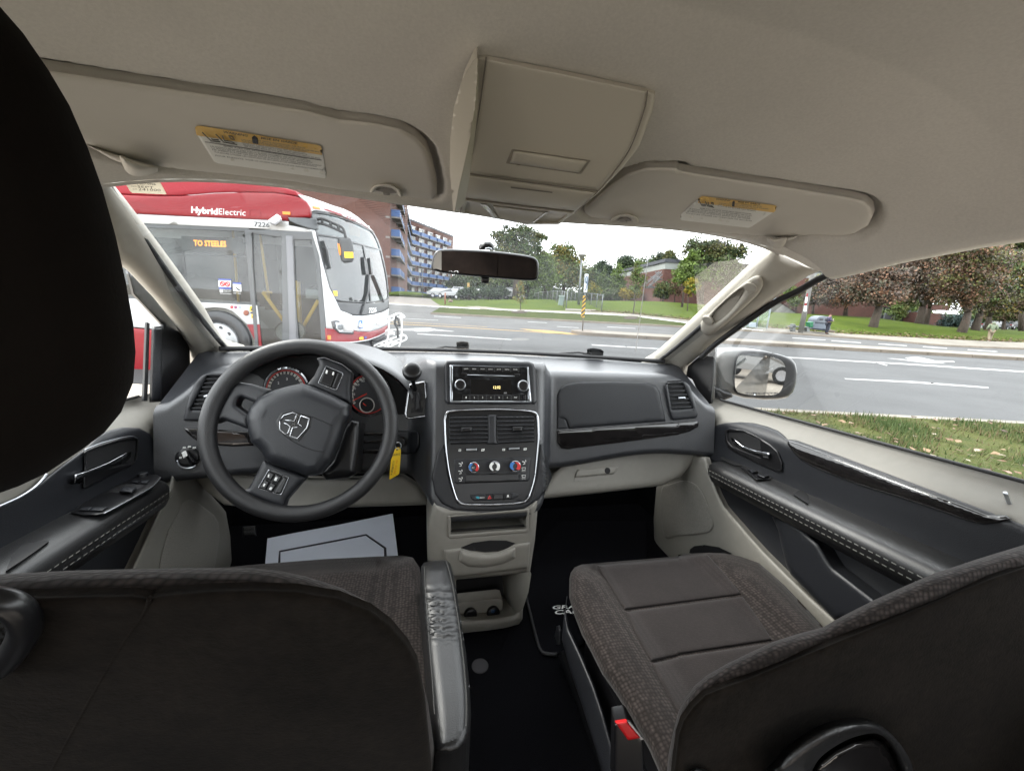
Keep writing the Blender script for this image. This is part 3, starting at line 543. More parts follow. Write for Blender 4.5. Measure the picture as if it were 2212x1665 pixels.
T('maple_tree', 'rust-topped maple left of the person in the pale coat', 'tree', Z6('1655,988')[0], 37, zc(Z6, [(1640, 250, 170, 90), (1800, 270, 170, 90), (1700, 380, 170, 100), (1600, 500, 150, 110), (1760, 520, 160, 110), (1680, 650, 150, 90)], k6), ('brown', 'rust', 'olive', 'grey'), 7500, .23, Z6('1725,790')[0], .32, group='maples on the lawn')
T('maple_tree', 'olive maple trunk nearest the person in the pale coat', 'tree', Z6('1775,975')[0], 41, zc(Z6, [(1880, 350, 150, 100), (1900, 500, 170, 120), (1840, 640, 150, 100), (1960, 640, 140, 100)], k6), MIXB + ('mid',), 5200, .25, Z6('1830,800')[0], .32, group='maples on the lawn')
T('maple_tree', 'green-brown maple behind the person in the pale coat', 'tree', Z6('1880,962')[0], 44, zc(Z6, [(2040, 420, 150, 110), (2100, 560, 170, 120), (2020, 690, 160, 90), (2160, 700, 140, 90), (2200, 380, 130, 110)], k6), ('olive', 'mid', 'brown', 'gold'), 6000, .26, Z6('1910,830')[0], .26, group='maples on the lawn')
T('maple_tree', 'dark green tree high at the far right of the side window', 'tree', Z6('2200,950')[0], 48, zc(Z6, [(2080, 130, 150, 90), (2220, 180, 140, 120), (1960, 210, 110, 70)], k6), ('dark', 'mid', 'olive'), 3600, .3, Z6('2190,700')[0], .25, group='maples on the lawn')
T('maple_tree', 'thin dark-trunked tree right of the pale coat', 'tree', Z6('2030,965')[0], 52, zc(Z6, [(2060, 780, 120, 60), (2180, 800, 100, 60)], k6), ('olive', 'mid', 'brown'), 2000, .27, Z6('2040,860')[0], .2, group='maples on the lawn')
T('tree', 'olive-leaved low tree in front of the entrance', 'tree', Z6('1110,850')[0], 52, zc(Z6, [(1180, 680, 100, 50), (1100, 780, 80, 60), (1250, 720, 80, 45)], k6), ('light', 'olive', 'mid'), 1800, .25, None, .1)
T('tree', 'bright green young tree left of the utility pole', 'tree', Z6('222,750')[0], 52, zc(Z6, [(215, 620, 60, 60), (220, 690, 65, 50)], k6), ('lime', 'light'), 1000, .24, None, .08)
T('tree', 'grey-leaved tree right behind the utility pole', 'tree', Z6('372,800')[0], 50, zc(Z6, [(400, 560, 80, 80), (350, 640, 70, 70), (420, 660, 60, 60)], k6), ('grey', 'olive', 'purple'), 1700, .26, Z6('380,710')[0], .14)
T('tree', 'yellow-green treetop just above the small purple maple', 'tree', Z6('800,800')[0], 62, zc(Z6, [(800, 400, 110, 60), (720, 440, 80, 50), (900, 360, 120, 60)], k6), ('lime', 'olive', 'mid'), 2200, .33, None, .2)
T('tree', 'dark treetop in the upper corner of the side window', 'tree', Z6('600,800')[0], 75, zc(Z6, [(560, 440, 70, 40), (480, 480, 60, 40), (660, 420, 50, 40)], k6), ('dark', 'mid'), 900, .35, None, .2)
T('spruce_tree', 'low blue spruce at the right end of the brick wall', 'tree', Z6('1590,938')[0], 50, zc(Z6, [(1600, 850, 90, 50), (1560, 890, 70, 40), (1650, 890, 60, 40)], k6), ('blue', 'blue', 'pine'), 1800, .2, None, .12)
for i, (x, y, rx, ry) in enumerate([(1900, 800, 160, 70), (2120, 850, 160, 60), (1780, 830, 110, 50), (700, 560, 140, 90), (980, 450, 160, 100)]):
    T('tree', ['distant dark tree behind the trunks on the lawn', 'distant tree at the far right edge of the park', 'distant tree right of the blue spruce', 'distant tree behind the small purple maple', 'distant tree behind the leaning maple'][i], 'tree', Z6('%d,%d' % (x, 930))[0], 75, zc(Z6, [(x, y, rx, ry), (x + 40, y - 60, rx * .7, ry)], k6), ('dark', 'mid', 'olive'), 2200, .4, None, .25, group='distant park trees')

rs = np.random.RandomState(11); V = []; mi = []
for i in range(38000):                           # the far wood closing the view, read as one mass
    x = -130 + 330 * rs.rand(); h_ = 11 + 5 * noise.noise(Vector((x * .06, 0, 0))) + 2.2 * noise.noise(Vector((x * .25, 3, 0))); z = 2 + h_ * rs.rand() ** .8; y = 178 + 14 * rs.rand() + 6 * noise.noise(Vector((x * .2, z * .3, 0)))
    u = rs.randn(3); u /= np.linalg.norm(u); v = np.cross(u, rs.randn(3)); v /= np.linalg.norm(v); c0 = np.array((x, y, z)); s = .9 * (.5 + .9 * rs.rand()); V += [c0 - u * s * .5, c0 + v * s * .4, c0 + u * s * .5, c0 - v * s * .4]; mi.append(int(3 * (noise.noise(Vector((x * .15, z * .1, 5))) * .5 + .5 + .25 * rs.randn())) % 3)
o = mk('treeline', V, np.arange(len(V)).reshape(-1, 4).tolist(), None, None, smooth=False, kind='stuff')
for key in ('dark', 'mid', 'grey'): o.data.materials.append(leafmat(key, LC_[key]))
o.data.polygons.foreach_set('material_index', mi)

grid('hill', [[(x, 196, 1.0) for x in range(-200, 320, 8)], [(x, 200, 7.5 + 3 * noise.noise(Vector((x * .03, 1, 0)))) for x in range(-200, 320, 8)], [(x, 240, 9) for x in range(-200, 320, 8)]], mat('wooded_hill', (.035, .055, .024), 1., var=(.3, .4, 2, .4), spec=.05), None, kind='structure')
# ================================================================== city bus
BRED = mat('bus_red', (.19, .005, .010), .35, spec=.3, coat=.08, var=(2, .05)); BREDL = mat('bus_roof_red', (.22, .016, .024), .5, spec=.2)
BWH = mat('bus_white', (.42, .43, .44), .25, coat=.4, var=(2, .04)); BGRY = mat('bus_frame_grey', (.07, .075, .08), .5); BBLK = mat('bus_black', (.012, .013, .015), .3)
BGL = glass('bus_glass', (.50, .54, .52), .8, .05, dirt=.03); BGLF = glass('bus_windscreen_glass', (.28, .36, .36), 1., .12)
BIN = mat('bus_interior_grey', (.022, .024, .025), .7); BYEL = mat('grab_rail_yellow', (.75, .45, .01), .4)
LED = mat('orange_led', (1, .35, .02), .5, emit=(1, .30, .01), es=2.2); ORG_ = mat('amber_lamp', (.85, .22, .01), .3)
SIDEY = 6.40
XF = float(yp(SIDEY, WLD).hit(Z8('668,1300'))[0][0])
bus = empty('city_bus', (XF - 6, SIDEY + 1.3, 0), label='red and white hybrid city bus heading for the road with route sign lit', cat='bus')
BS = yp(SIDEY, WLD)
d1 = np.array((.36, 2.55, 0)); d2 = np.array((-.285, 0, 1.)); BF = Plane((XF, SIDEY, 1.2), np.cross(d1, d2), WLD)
def bulge(X, Y, Z, v): t = (Y - SIDEY - 1.3) / 1.3; return .10 * np.maximum(1 - t * t, -.3)
def bp(name, px, mt, par=bus, off=0., sf=BS, **k):
    k.setdefault('th', .01); k.setdefault('skirt', .012)
    return patch(name, px, sf, mt, par, off=off, **k)
def bf(name, px, mt, par=bus, off=0., **k):
    k.setdefault('th', .01); k.setdefault('skirt', .02); return patch(name, px, BF, mt, par, off=off, hf=bulge, **k)
# shell: far wall, roof, floor, tail, so that one looks through the glass into a real cabin
X0 = XF - 11.8; Ya, Yb = SIDEY + .03, SIDEY + 2.6
boxes('shell', [(X0, XF - .2, Yb - .05, Yb, .35, 1.05), (X0, XF - .2, Yb - .05, Yb, 2.25, 2.75), (X0, X0 + .1, Ya, Yb, .35, 2.75), (X0, XF - .45, Ya, Yb, 2.62, 2.70)], BWH, bus)
boxes('cabin_floor', [(X0, XF - .1, Ya + .02, Yb - .06, .42, .50)], BIN, bus)
for i in range(6): boxes('pillar', [(X0 + 1.9 * i, X0 + 1.9 * i + .16, Yb - .05, Yb - .005, 1.05, 2.25)], BIN, bus)
boxes('far_glass', [(X0, XF - .2, Yb - .03, Yb - .02, 1.05, 2.25)], mat('far_bus_glass', (.025, .03, .032), .15), bus)
for i in range(5):
    for y in (Ya + .25, Yb - .95): boxes('seat', [(X0 + 1 + 1.1 * i, X0 + 1.08 + 1.1 * i, y, y + .75, .9, 1.65), (X0 + 1.08 + 1.1 * i, X0 + 1.5 + 1.1 * i, y, y + .75, .85, .95)], mat('bus_seat_red', (.12, .015, .015), .7), bus)
boxes('driver_seat', [(XF - 2.0, XF - 1.9, Yb - 1.0, Yb - .45, 1.0, 1.9), (XF - 1.9, XF - 1.45, Yb - 1.0, Yb - .45, .95, 1.05)], BIN, bus)
boxes('bus_dashboard', [(XF - 1.0, XF - .35, Yb - 1.5, Yb - .3, .6, 1.22)], BBLK, bus)
sw_c = np.array((XF - 1.15, Yb - .75, 1.32)); tubes('bus_steering_wheel', [[sw_c + .24 * np.array((.5 * math.cos(a), math.sin(a), .6 * math.cos(a))) for a in np.linspace(0, 6.283, 24)[:-1]]], .018, BBLK, bus, 6, True)
tubes('grab_rail', [[(XF - 2.2, Yb - 1.3, .5), (XF - 2.2, Yb - 1.3, 2.6)], [(XF - .75, Ya + .5, .5), (XF - .75, Ya + .5, 1.5), (XF - .9, Ya + .9, 1.5), (XF - .9, Ya + .9, .5)], [(XF - 4.2, Ya + .9, .5), (XF - 4.2, Ya + .9, 2.6)]], .022, BYEL, bus)
# side
bp('roof_fairing', Z7('-900,160 -300,178 60,196 250,208 500,217 700,215 850,205 1000,192 1300,183 1560,188') + Z8('150,86 270,102 380,128') + Z8('330,60 150,10 -200,-60') + Z7('900,-30 300,-60 -900,-90'), BREDL, off=-.06, th=.04, r=.03, h=9, skirt=.25)
bp('upper_panel', Z7('-900,160 -300,178 60,196 250,208 500,217 700,215 850,205 1000,192 1300,183 1560,188') + Z8('150,86 270,102 380,128 440,170 475,230 480,275 472,322 262,322 262,357 120,350') + Z7('1550,437 1300,428 700,400 300,380 -100,360 -900,322'), BRED, th=.03, r=.03, h=8, skirt=.03)
bp('white_band', Z7('-900,322 -100,360 300,380 700,400 1300,428 1550,437') + Z8('120,350 262,357 262,395 490,440 492,468 0,441') + Z7('1560,522 1300,508 355,465 -100,440 -900,405'), BWH, th=.02, r=.01)
bp('lower_band', Z7('-900,1095 875,1188 1130,1200 1395,1215 1418,1388 1300,1388 1240,1330 1170,1270 1100,1242 1000,1234 900,1246 780,1300 700,1400 650,1450 -900,1300'), BWH, th=.02, r=.008)
bp('lower_red', Z7('1300,1390 1418,1390 1450,1700 1420,1760 1400,1620 1370,1530'), BRED, th=.02, r=.008); bp('lower_red', Z7('-900,1305 640,1460 600,1600 560,1760 560,1850 -900,1850'), BRED, th=.02, r=.008)
bp('wheel_arch', Z7('900,1246 1000,1234 1100,1242 1170,1270 1240,1330 1310,1400 1370,1530 1420,1760 1420,1850 560,1850 600,1600 650,1450 700,1400 780,1300'), mat('arch_flap_grey', (.16, .16, .145), .8, var=(6, .2)), off=-.05, th=.01)
hb_ = BS.hit(Z7('1060,1640'))[0]; hub = np.array((hb_[0], SIDEY + .02, .50))
wl_ = lathe('wheel', [(.47, .25), (.48, -.01), (.46, -.05), (.33, -.06), (.30, -.02)], hub, (0, 1, 0), RUB0 if 'RUB0' in globals() else BBLK, bus, 40)
lathe('wheel_rim', [(.30, -.02), (.28, -.06), (.20, -.085), (.13, -.09), (.12, -.15), (.04, -.17), (0, -.17)], hub, (0, 1, 0), mat('polished_wheel', (.30, .305, .31), .35, .6), wl_, 36)
for i in range(10): a = i * .628; lathe('rim_hole', [(.028, -.078), (.0, -.0785)], hub + .235 * np.array((math.cos(a), 0, math.sin(a))), (0, 1, 0), BBLK, wl_, 12)
# glazing behind the panels
wq = Z7('-900,405 355,466 1300,508 1322,510 1335,800 1352,1212 1130,1202 875,1190 -900,1097'); w1 = np.array(Z7('-300,440 420,505 1278,538 1300,765 720,745 -300,690')); w2 = np.array(Z7('-300,700 730,752 1302,775 1335,1190 880,1170 -300,1105'))
bp('window_frame', wq, BGRY, th=.012, holes=[w1, w2]); bp('side_window', w1, BGL, off=-.01, th=.002, skirt=0); bp('side_window', w2, BGL, off=-.01, th=.002, skirt=0)
sgn = bp('route_sign', Z7('700,580 1225,600 1232,740 705,715'), mat('sign_grey', (.045, .05, .05), .6), off=-.10, th=.03)
textpx('lettering', 'TO STEELES', Z7('815,668')[0], Z7('1112,680')[0], Z7('812,618')[0], BS, LED, sgn, -.03, .022)
for px, mt_ in ((Z7('1040,985 1155,990 1155,1050 1042,1046'), WHP), (Z7('1038,970 1155,975 1155,990 1040,985'), None), (Z7('1042,1046 1155,1050 1156,1068 1045,1064'), None), (Z7('1172,1020 1248,1024 1250,1090 1176,1086'), WHP), (Z7('1170,1003 1248,1006 1248,1024 1172,1020'), None), (Z7('1052,1068 1078,1069 1080,1096 1054,1095'), WHP)):
    bp('window_sticker', px, mt_ or mat('sticker_blue', (.03, .06, .28), .5), off=.0, th=.003, skirt=.001)
for q in ('1076,1018', '1124,1021'):
    c0 = np.array(Z7(q)[0]); tubes('no_sign', [on(BS, np.c_[c0[0] + 4.6 * np.cos(an), c0[1] + 4.6 * np.sin(an)], .006), ], .008, mat('sign_red', (.55, .02, .03), .5), bus, 5, True); tubes('no_bar', [on(BS, [c0 - (3, 3), c0 + (3, 3)], .006)], .008, bpy.data.materials['sign_red'], bus, 5)
bp('pictogram', Z7('1190,1035 1240,1075 1235,1085 1215,1075 1195,1050'), BBLK, off=.004, th=.001); 
for t, a, b, c_ in (('PLEASE', '1085,1078', '1155,1082', '1084,1070'), ('HOLD ON', '1085,1092', '1150,1096', '1084,1084'), ('WHILE STANDING', '1055,1110', '1158,1116', '1054,1102'), ('KEEP CLEAR', '1180,1108', '1246,1112', '1179,1098')): textpx('lettering', t, Z7(a)[0], Z7(b)[0], Z7(c_)[0], BS, WHP, bus, .004)
bp('crest_plate', Z7('1138,1215 1262,1220 1262,1258 1140,1252'), WHP, off=.018, th=.004)
for q, cc in (('1162,1232', (.45, .02, .03)), ('1198,1234', (.20, .05, .12)), ('1238,1236', (.25, .30, .38))): c0 = np.array(Z7(q)[0]); bp('crest', [c0 + (-4, -2.5), c0 + (0, -4), c0 + (4, -2.5), c0 + (3, 2.5), c0 + (0, 4), c0 + (-3, 2.5)], mat('crest_%d' % int(c0[0]), cc, .5), off=.022, th=.001)
c0 = np.array(Z7('1293,1283')[0]); bp('side_marker', np.c_[c0[0] + 6 * np.cos(an), c0[1] + 6 * np.sin(an)], mat('marker_brown', (.20, .05, .02), .3), off=.02, th=.02, r=.01)
for t, mt_ in (('1325,1222 1365,1224 1366,1270 1326,1268', BYEL), ('1333,1275 1372,1277 1372,1292 1334,1290', BBLK), ('1340,1295 1375,1297 1376,1335 1342,1333', BYEL)): bp('caution_plate', Z7(t), mt_, off=.02, th=.002)
bp('caution_mark', Z7('1334,1262 1346,1232 1360,1264'), BBLK, off=.022, th=.001); bp('caution_mark', Z7('1346,1328 1358,1302 1371,1330'), BBLK, off=.022, th=.001)
textpx('lettering', 'Hybrid', Z7('790,366')[0], Z7('1032,384')[0], Z7('791,312')[0], BS, WHP, bus, .034, .035); textpx('lettering', 'Electric', Z7('1042,384')[0], Z7('1288,396')[0], Z7('1043,328')[0], BS, WHP, bus, .034, -.003)
textpx('lettering', '7226', Z7('1366,492')[0], Z7('1508,502')[0], Z7('1366,450')[0], BS, BBLK, bus, .024, .01)
q = np.array(rounded(Z7('1325,338 1425,340 1432,408 1322,400'), 6)); bp('fuel_flap', q, BRED, off=.03, th=.004, holes=[q.mean(0) + (q - q.mean(0)) * .94])
for t in ('202,262 278,266 280,296 204,292',): bp('marker_lamp', Z8(t), ORG_, off=.028, th=.02, r=.008)
bp('camera_pod', Z8('68,345 150,288 185,310 200,355 130,402 110,395 70,360'), WHP, off=.03, th=.10, r=.05, h=2)
bp('pod_lens', Z8('112,385 190,340 198,358 132,402'), mat('pod_lens_grey', (.18, .18, .19), .3), off=.12, th=.02, r=.01)
# door
dq = Z8('-170,440 0,442 490,466 560,700 590,1000 620,1300 640,1640 640,1700 -60,1700 -90,1300 -130,800'); dg1 = np.array(Z8('-100,480 190,515 200,1200 195,1640 -30,1640 -60,1200 -90,800')); dg2 = np.array(Z8('310,540 480,540 535,800 560,1200 590,1640 370,1640 335,1200'))
bp('door', dq, BGRY, off=.0, th=.03, r=.008, holes=[dg1, dg2], h=7); dr_ = bus.children[-1]
bp('door_glass', dg1, BGL, dr_, off=.0, th=.004, skirt=0); bp('door_glass', dg2, BGL, dr_, off=.0, th=.004, skirt=0)
bp('door_seal', Z8('235,500 300,500 345,1640 275,1640'), mat('door_mid_grey', (.14, .145, .16), .45), dr_, off=.02, th=.02, r=.01)
for t in ('10,1055 240,1372', '550,1135 385,1425'): tubes('door_rail', [on(BS, Z8(t), -.09)], .028, BYEL, dr_, 8)
tubes('door_rail', [on(BS, Z8('-20,480 10,700 70,1120'), -.30), on(BS, Z8('10,1055 95,1055'), -.2)], .02, BYEL, dr_, 8)
c0 = np.array(Z8('275,1440')[0]); 
m, n, b = nodes('reflected_mesh_grey'); b.inputs['Base Color'].default_value = (.035, .037, .04, 1); vo = noisef(n, 22, kind='V'); vo.inputs['Randomness'].default_value = .1; rp = n.nodes.new('ShaderNodeValToRGB'); rp.color_ramp.elements[0].position = .30; rp.color_ramp.elements[0].color = (.02, .02, .022, 1); rp.color_ramp.elements[1].position = .36; rp.color_ramp.elements[1].color = (.22, .23, .24, 1); n.links.new(vo.outputs['Distance'], rp.inputs[0]); n.links.new(rp.outputs[0], b.inputs['Base Color'])
bp('reflected_disc', np.c_[c0[0] + 33 * np.cos(an), c0[1] + 23 * np.sin(an)], m, dr_, off=-.02, th=.005); tubes('reflected_ring', [on(BS, np.c_[c0[0] + 33 * np.cos(an), c0[1] + 23 * np.sin(an)], -.01)], .012, BBLK, dr_, 6, True)  # reflection in the door glass, built as a solid dotted disc and ring
bp('door_sticker', Z8('425,1020 548,1035 548,1120 430,1110'), mat('dull_sticker', (.22, .25, .26), .5), dr_, off=-.10, th=.002)
# front corner and front
bp('corner_panel', Z8('490,440 522,452 545,560 600,790 660,1010 722,1130 770,1232 880,1275 900,1330 900,1440 850,1440 760,1425 628,1405 620,1300 592,1000 560,700 495,500'), BWH, off=.004, th=.025, r=.012)
fr_white = bf('front_panel', Z8('745,1228 800,1260 900,1285 1000,1285 1100,1270 1180,1250 1246,1215 1246,1300 1234,1372 1150,1415 1050,1440 950,1438 900,1430 880,1330 820,1290 760,1260'), BWH, off=.01, th=.03, r=.012)
bf('black_valance', Z8('715,1138 760,1150 850,1158 1000,1165 1100,1158 1180,1145 1247,1118 1247,1212 1180,1248 1100,1268 1000,1282 900,1280 820,1258 768,1228'), BBLK, off=.012, th=.02, r=.008)
textpx('lettering', '7226', Z8('1048,1260')[0], Z8('1124,1248')[0], Z8('1050,1212')[0], BF, WHP, bus, .14, .03)
wo = Z8('478,290 492,268 520,260 600,270 700,292 780,315 860,345 950,385 1040,432 1100,470 1140,540 1175,638 1205,770 1230,900 1245,1020 1247,1115 1180,1142 1100,1155 1000,1160 850,1152 760,1142 715,1130 680,1060 650,980 610,830 575,680 545,530 510,400'); wq_ = np.array(wo); wc = wq_.mean(0); wi = np.array(catmull(Z8('500,300 520,280 600,288 700,308 860,360 1000,425 1085,475 1130,560 1165,660 1195,790 1218,910 1232,1020 1234,1105 1170,1130 1000,1146 850,1138 735,1118 700,1055 668,970 628,830 592,680 560,530 525,400'), 3))
bf('windscreen_frame', wo, BBLK, off=.012, th=.02, r=.006, holes=[wi], h=5)
bf('windscreen', wi, BGLF, off=.012, th=.004, skirt=0, h=7)
bf('sign_box', Z8('560,310 700,325 860,375 1000,440 1080,490 1130,580 1165,650 1030,600 880,560 740,515 590,490'), mat('destination_sign', (.30, .34, .36), .4), off=-.12, th=.01, skirt=.02)
bf('divider', Z8('545,478 740,505 880,552 1030,592 1172,632 1174,642 1030,606 880,566 740,520 548,494'), BBLK, off=.02, th=.012); bf('divider', Z8('992,585 1004,588 1040,800 1078,1150 1068,1150 1030,800'), BBLK, off=.02, th=.012)
for t in ('672,345 745,365 752,430 690,418', '860,392 962,430 965,512 868,488'): bf('sign_digits', Z8(t), mat('sign_digit_tan', (.55, .42, .30), .5), off=-.10, th=.002, skirt=0)
bf('roof_front', Z8('380,128 350,95 440,112 600,168 700,205 800,235 870,268 940,315 1000,368 1060,425 1108,470 1060,440 1000,405 860,335 780,305 700,283 600,262 520,252 490,262 478,285 470,235 440,175'), BWH, off=.015, th=.03, r=.012)
bf('roof_slot', Z8('600,232 640,238 780,285 800,305 760,298 620,250'), BRED, off=.04, th=.006); bf('roof_slot', Z8('950,355 1000,390 1060,430 1040,425 960,375'), BRED, off=.04, th=.006)
textpx('lettering', '7226', Z8('825,328')[0], Z8('935,362')[0], Z8('820,300')[0], BF, BRED, bus, .15, .02)
bf('marker_lamp', Z8('498,208 565,220 578,244 505,232'), ORG_, off=.035, th=.02, r=.006)
for t in ('605,545 650,640 680,820 665,810 640,700', '1062,885 1050,1060 1010,1200 985,1270 975,1262 1035,1060 1048,880', '1105,885 1160,1020 1205,1150 1195,1150 1150,1020 1095,885', '1000,705 1020,760 1035,880 1018,880 1005,790', '1060,715 1075,760 1090,880 1075,880 1060,780'): bf('wiper', Z8(t), BBLK, off=.03, th=.03, r=.01)
bf('window_notice', Z8('698,1040 740,1042 742,1090 704,1088'), BYEL, off=.02, th=.003)
hl = patch('headlight', Z8('695,1335 720,1330 800,1342 850,1362 885,1400 903,1450 900,1466 850,1466 760,1458 722,1425 705,1380'), BF, mat('lamp_housing', (.05, .05, .055), .2), bus, off=.02, th=.04, r=.015, hf=bulge, skirt=.05)
patch('lamp_lens', Z8('720,1345 800,1355 850,1378 880,1420 890,1452 760,1445 730,1410'), BF, mat('lamp_clear', (.62, .65, .68), .08, .3), hl, off=.05, th=.02, r=.01, hf=bulge); patch('lamp_bulb', Z8('745,1375 790,1372 800,1410 770,1425 748,1410'), BF, CHR0 if 'CHR0' in globals() else STEEL, hl, off=.07, th=.02, r=.01, hf=bulge)
bf('bumper', Z8('622,1405 760,1425 900,1432 950,1440 1050,1442 1150,1418 1234,1374 1230,1440 1150,1485 1050,1522 950,1540 850,1548 632,1545'), BRED, off=.012, th=.03, r=.012); bf('bumper_trim', Z8('632,1535 850,1540 950,1532 1050,1514 1150,1478 1228,1434 1228,1446 1150,1490 1050,1527 950,1545 850,1555 634,1552'), BWH, off=.03, th=.02, r=.006)
bf('lower_valance', Z8('634,1550 850,1553 1050,1525 1228,1445 1228,1560 1100,1640 640,1660'), mat('valance_grey', (.06, .06, .065), .6), off=-.05, th=.02)
bf('fog_lamp', Z8('640,1478 665,1480 666,1520 642,1518'), ORG_, off=.04, th=.01); bf('badge', Z8('955,1495 995,1492 995,1518 958,1520'), BYEL, off=.045, th=.003); bf('badge', Z8('1005,1488 1028,1484 1028,1508 1008,1512'), mat('badge_blue', (.04, .06, .25), .5), off=.045, th=.003)
ac = bf('accessible_sign', Z8('950,1333 985,1326 988,1405 953,1412'), mat('access_blue', (.02, .12, .45), .5), off=.04, th=.004)
tubes('wheelchair_mark', [on(BF, Z8('963,1348 965,1370 978,1370 982,1392'), .155), on(BF, Z8('963,1370 957,1380 960,1395 970,1398 977,1388'), .155)], .012, WHP, ac, 6)
# mirror and rack
mr_ = bf('mirror_bracket', Z8('255,322 480,325 545,322 552,440 500,436 420,415 330,385 272,358'), BGRY, off=.03, th=.03, r=.012)
MB_ = Plane((XF + .25, SIDEY + .25, 2.4), (.3, -1, 0), WLD)
tubes('mirror_arm', [on(MB_, catmull(Z8('540,340 600,335 720,385 790,420 812,470 822,520'), 4, False)), on(MB_, catmull(Z8('545,375 620,390 740,440 800,470'), 4, False)), on(MB_, Z8('590,338 592,385')), on(MB_, Z8('672,365 675,412')), on(MB_, Z8('750,400 752,445'))], .022, BBLK, mr_, 7)
mm = patch('mirror_head', Z8('740,530 760,512 860,515 882,545 896,620 900,720 885,755 800,765 775,740 755,650'), MB_, mat('mirror_grey', (.045, .048, .05), .5), mr_, off=-.05, th=.09, r=.05, skirt=.06, rc=3)
patch('mirror_lamp', Z8('742,575 760,580 775,640 775,690 760,690 748,640'), MB_, ORG_, mm, off=.03, th=.03, r=.01); patch('mirror_plate', Z8('808,658 895,662 897,718 812,716'), MB_, mat('reflector_yellow', (.85, .52, .01), .4), mm, off=.04, th=.006)
RK = Plane((XF + .75, SIDEY + 1.0, .7), (.55, -1, 0), WLD)
rk = tubes('bike_rack', [on(RK, catmull(Z8(t), 4, False)) for t in ('1110,1290 1150,1300 1240,1300 1340,1262 1395,1290 1385,1302 1330,1300 1270,1330 1180,1345 1120,1355', '1130,1362 1180,1372 1240,1345', '1250,1290 1245,1400 1235,1500 1200,1600', '1360,1270 1372,1400 1360,1540 1340,1590', '1090,1610 1100,1580 1180,1545 1300,1500 1380,1475 1415,1490 1410,1520 1330,1555 1230,1595 1120,1612 1090,1605', '1130,1590 1240,1560 1360,1510', '1150,1555 1250,1580', '1200,1540 1300,1560', '1250,1525 1330,1550', '1160,1298 1170,1345', '1210,1298 1215,1345', '1290,1280 1300,1320')], .018, WHP, bus, 7)
tubes('rack_strap', [on(RK, catmull(Z8(t), 4, False), .02) for t in ('1320,1290 1305,1360 1330,1410 1335,1500', '1330,1300 1350,1370 1345,1380 1310,1370', '1075,1520 1130,1530 1210,1495', '1075,1530 1090,1600')], .02, BBLK, rk, 6)
patch('rack_bumper', Z8('1235,1440 1260,1420 1300,1445 1308,1475 1280,1490 1235,1490'), RK, WHP, rk, off=-.2, th=.1, r=.06)
# ================================================================== apartment block
PB_ = mat('balcony_blue', (.022, .068, .19), .55, var=(.8, .12)); SLB = mat('slab_concrete', (.17, .16, .15), .85, var=(2, .1)); CURT = mat('pale_curtain', (.42, .42, .40), .8)
A = yp(63, WLD).hit(Z4('180,700'))[0]; B = yp(118, WLD).hit(Z4('331,700'))[0]; C_ = yp(146, WLD).hit(Z4('741,700'))[0]
zb = 1.25; FLH = 2.78; NF = 7; top = zb + NF * FLH + 1.0
ap = empty('apartment_block', (float(A[0]), float(A[1]), zb), label='brick apartment block with blue balconies on every floor', cat='apartment building')
def wallbox(name, p, q, depth, z0, z1, mt, par, **k):
    d = (q - p)[:2]; L_ = np.linalg.norm(d); d /= L_; n2 = np.array((-d[1], d[0])) * depth; P = [p[:2], q[:2], q[:2] + n2, p[:2] + n2]
    V = [(x, y, z) for z in (z0, z1) for x, y in P]; return mk(name, V, [(0, 1, 5, 4), (1, 2, 6, 5), (2, 3, 7, 6), (3, 0, 4, 7), (4, 5, 6, 7), (3, 2, 1, 0)], mt, par, smooth=False, **k)
E_ = A + np.array((-34., -3.4, 0))
wallbox('wall', E_, A, 20, zb - .8, top + 2, BRK, ap); wallbox('wall', A, B, 14, zb - .8, top, BRK, ap); wallbox('wall', B, C_, 14, zb - .8, top, BRK, ap)
for i in range(1, NF + 2): 
    d = (A - E_); d /= np.linalg.norm(d); n_2 = np.array((d[1], -d[0], 0)); wallbox('floor_band', E_ + n_2 * .05, A + n_2 * .05, .1, zb + i * FLH - .15, zb + i * FLH + .12, SLB, ap)
for i in range(5): 
    p = E_ + (A - E_) * .36 + np.array((0, -.06, 0)); q = E_ + (A - E_) * .50 + np.array((0, -.06, 0)); wallbox('stair_window', p, q, .1, zb + 2.2 * FLH + i * FLH, zb + 3.0 * FLH + i * FLH, mat('stair_glass', (.20, .25, .32), .2), ap)
cache = {}
def piece(key, boxes_, mt, name):
    """one shared mesh for alike pieces, local: x along the wall, y outwards, z up"""
    if key not in cache:
        V, Fc = [], []
        for x0, x1, y0, y1, z0, z1 in boxes_:
            b = len(V); V += [(x, y, z) for z in (z0, z1) for x, y in ((x0, y0), (x1, y0), (x1, y1), (x0, y1))]; Fc += [tuple(b + i for i in f) for f in ((3, 2, 1, 0), (4, 5, 6, 7), (0, 1, 5, 4), (1, 2, 6, 5), (2, 3, 7, 6), (3, 0, 4, 7))]
        me = bpy.data.meshes.new(name); me.from_pydata(V, [], Fc); me.materials.append(mt); cache[key] = me
    return cache[key]
def put(name, me, par, loc, rz):
    o = bpy.data.objects.new(name, me); COL.objects.link(o); o.parent = par; o.location = loc; o.rotation_euler = (0, 0, rz); return o
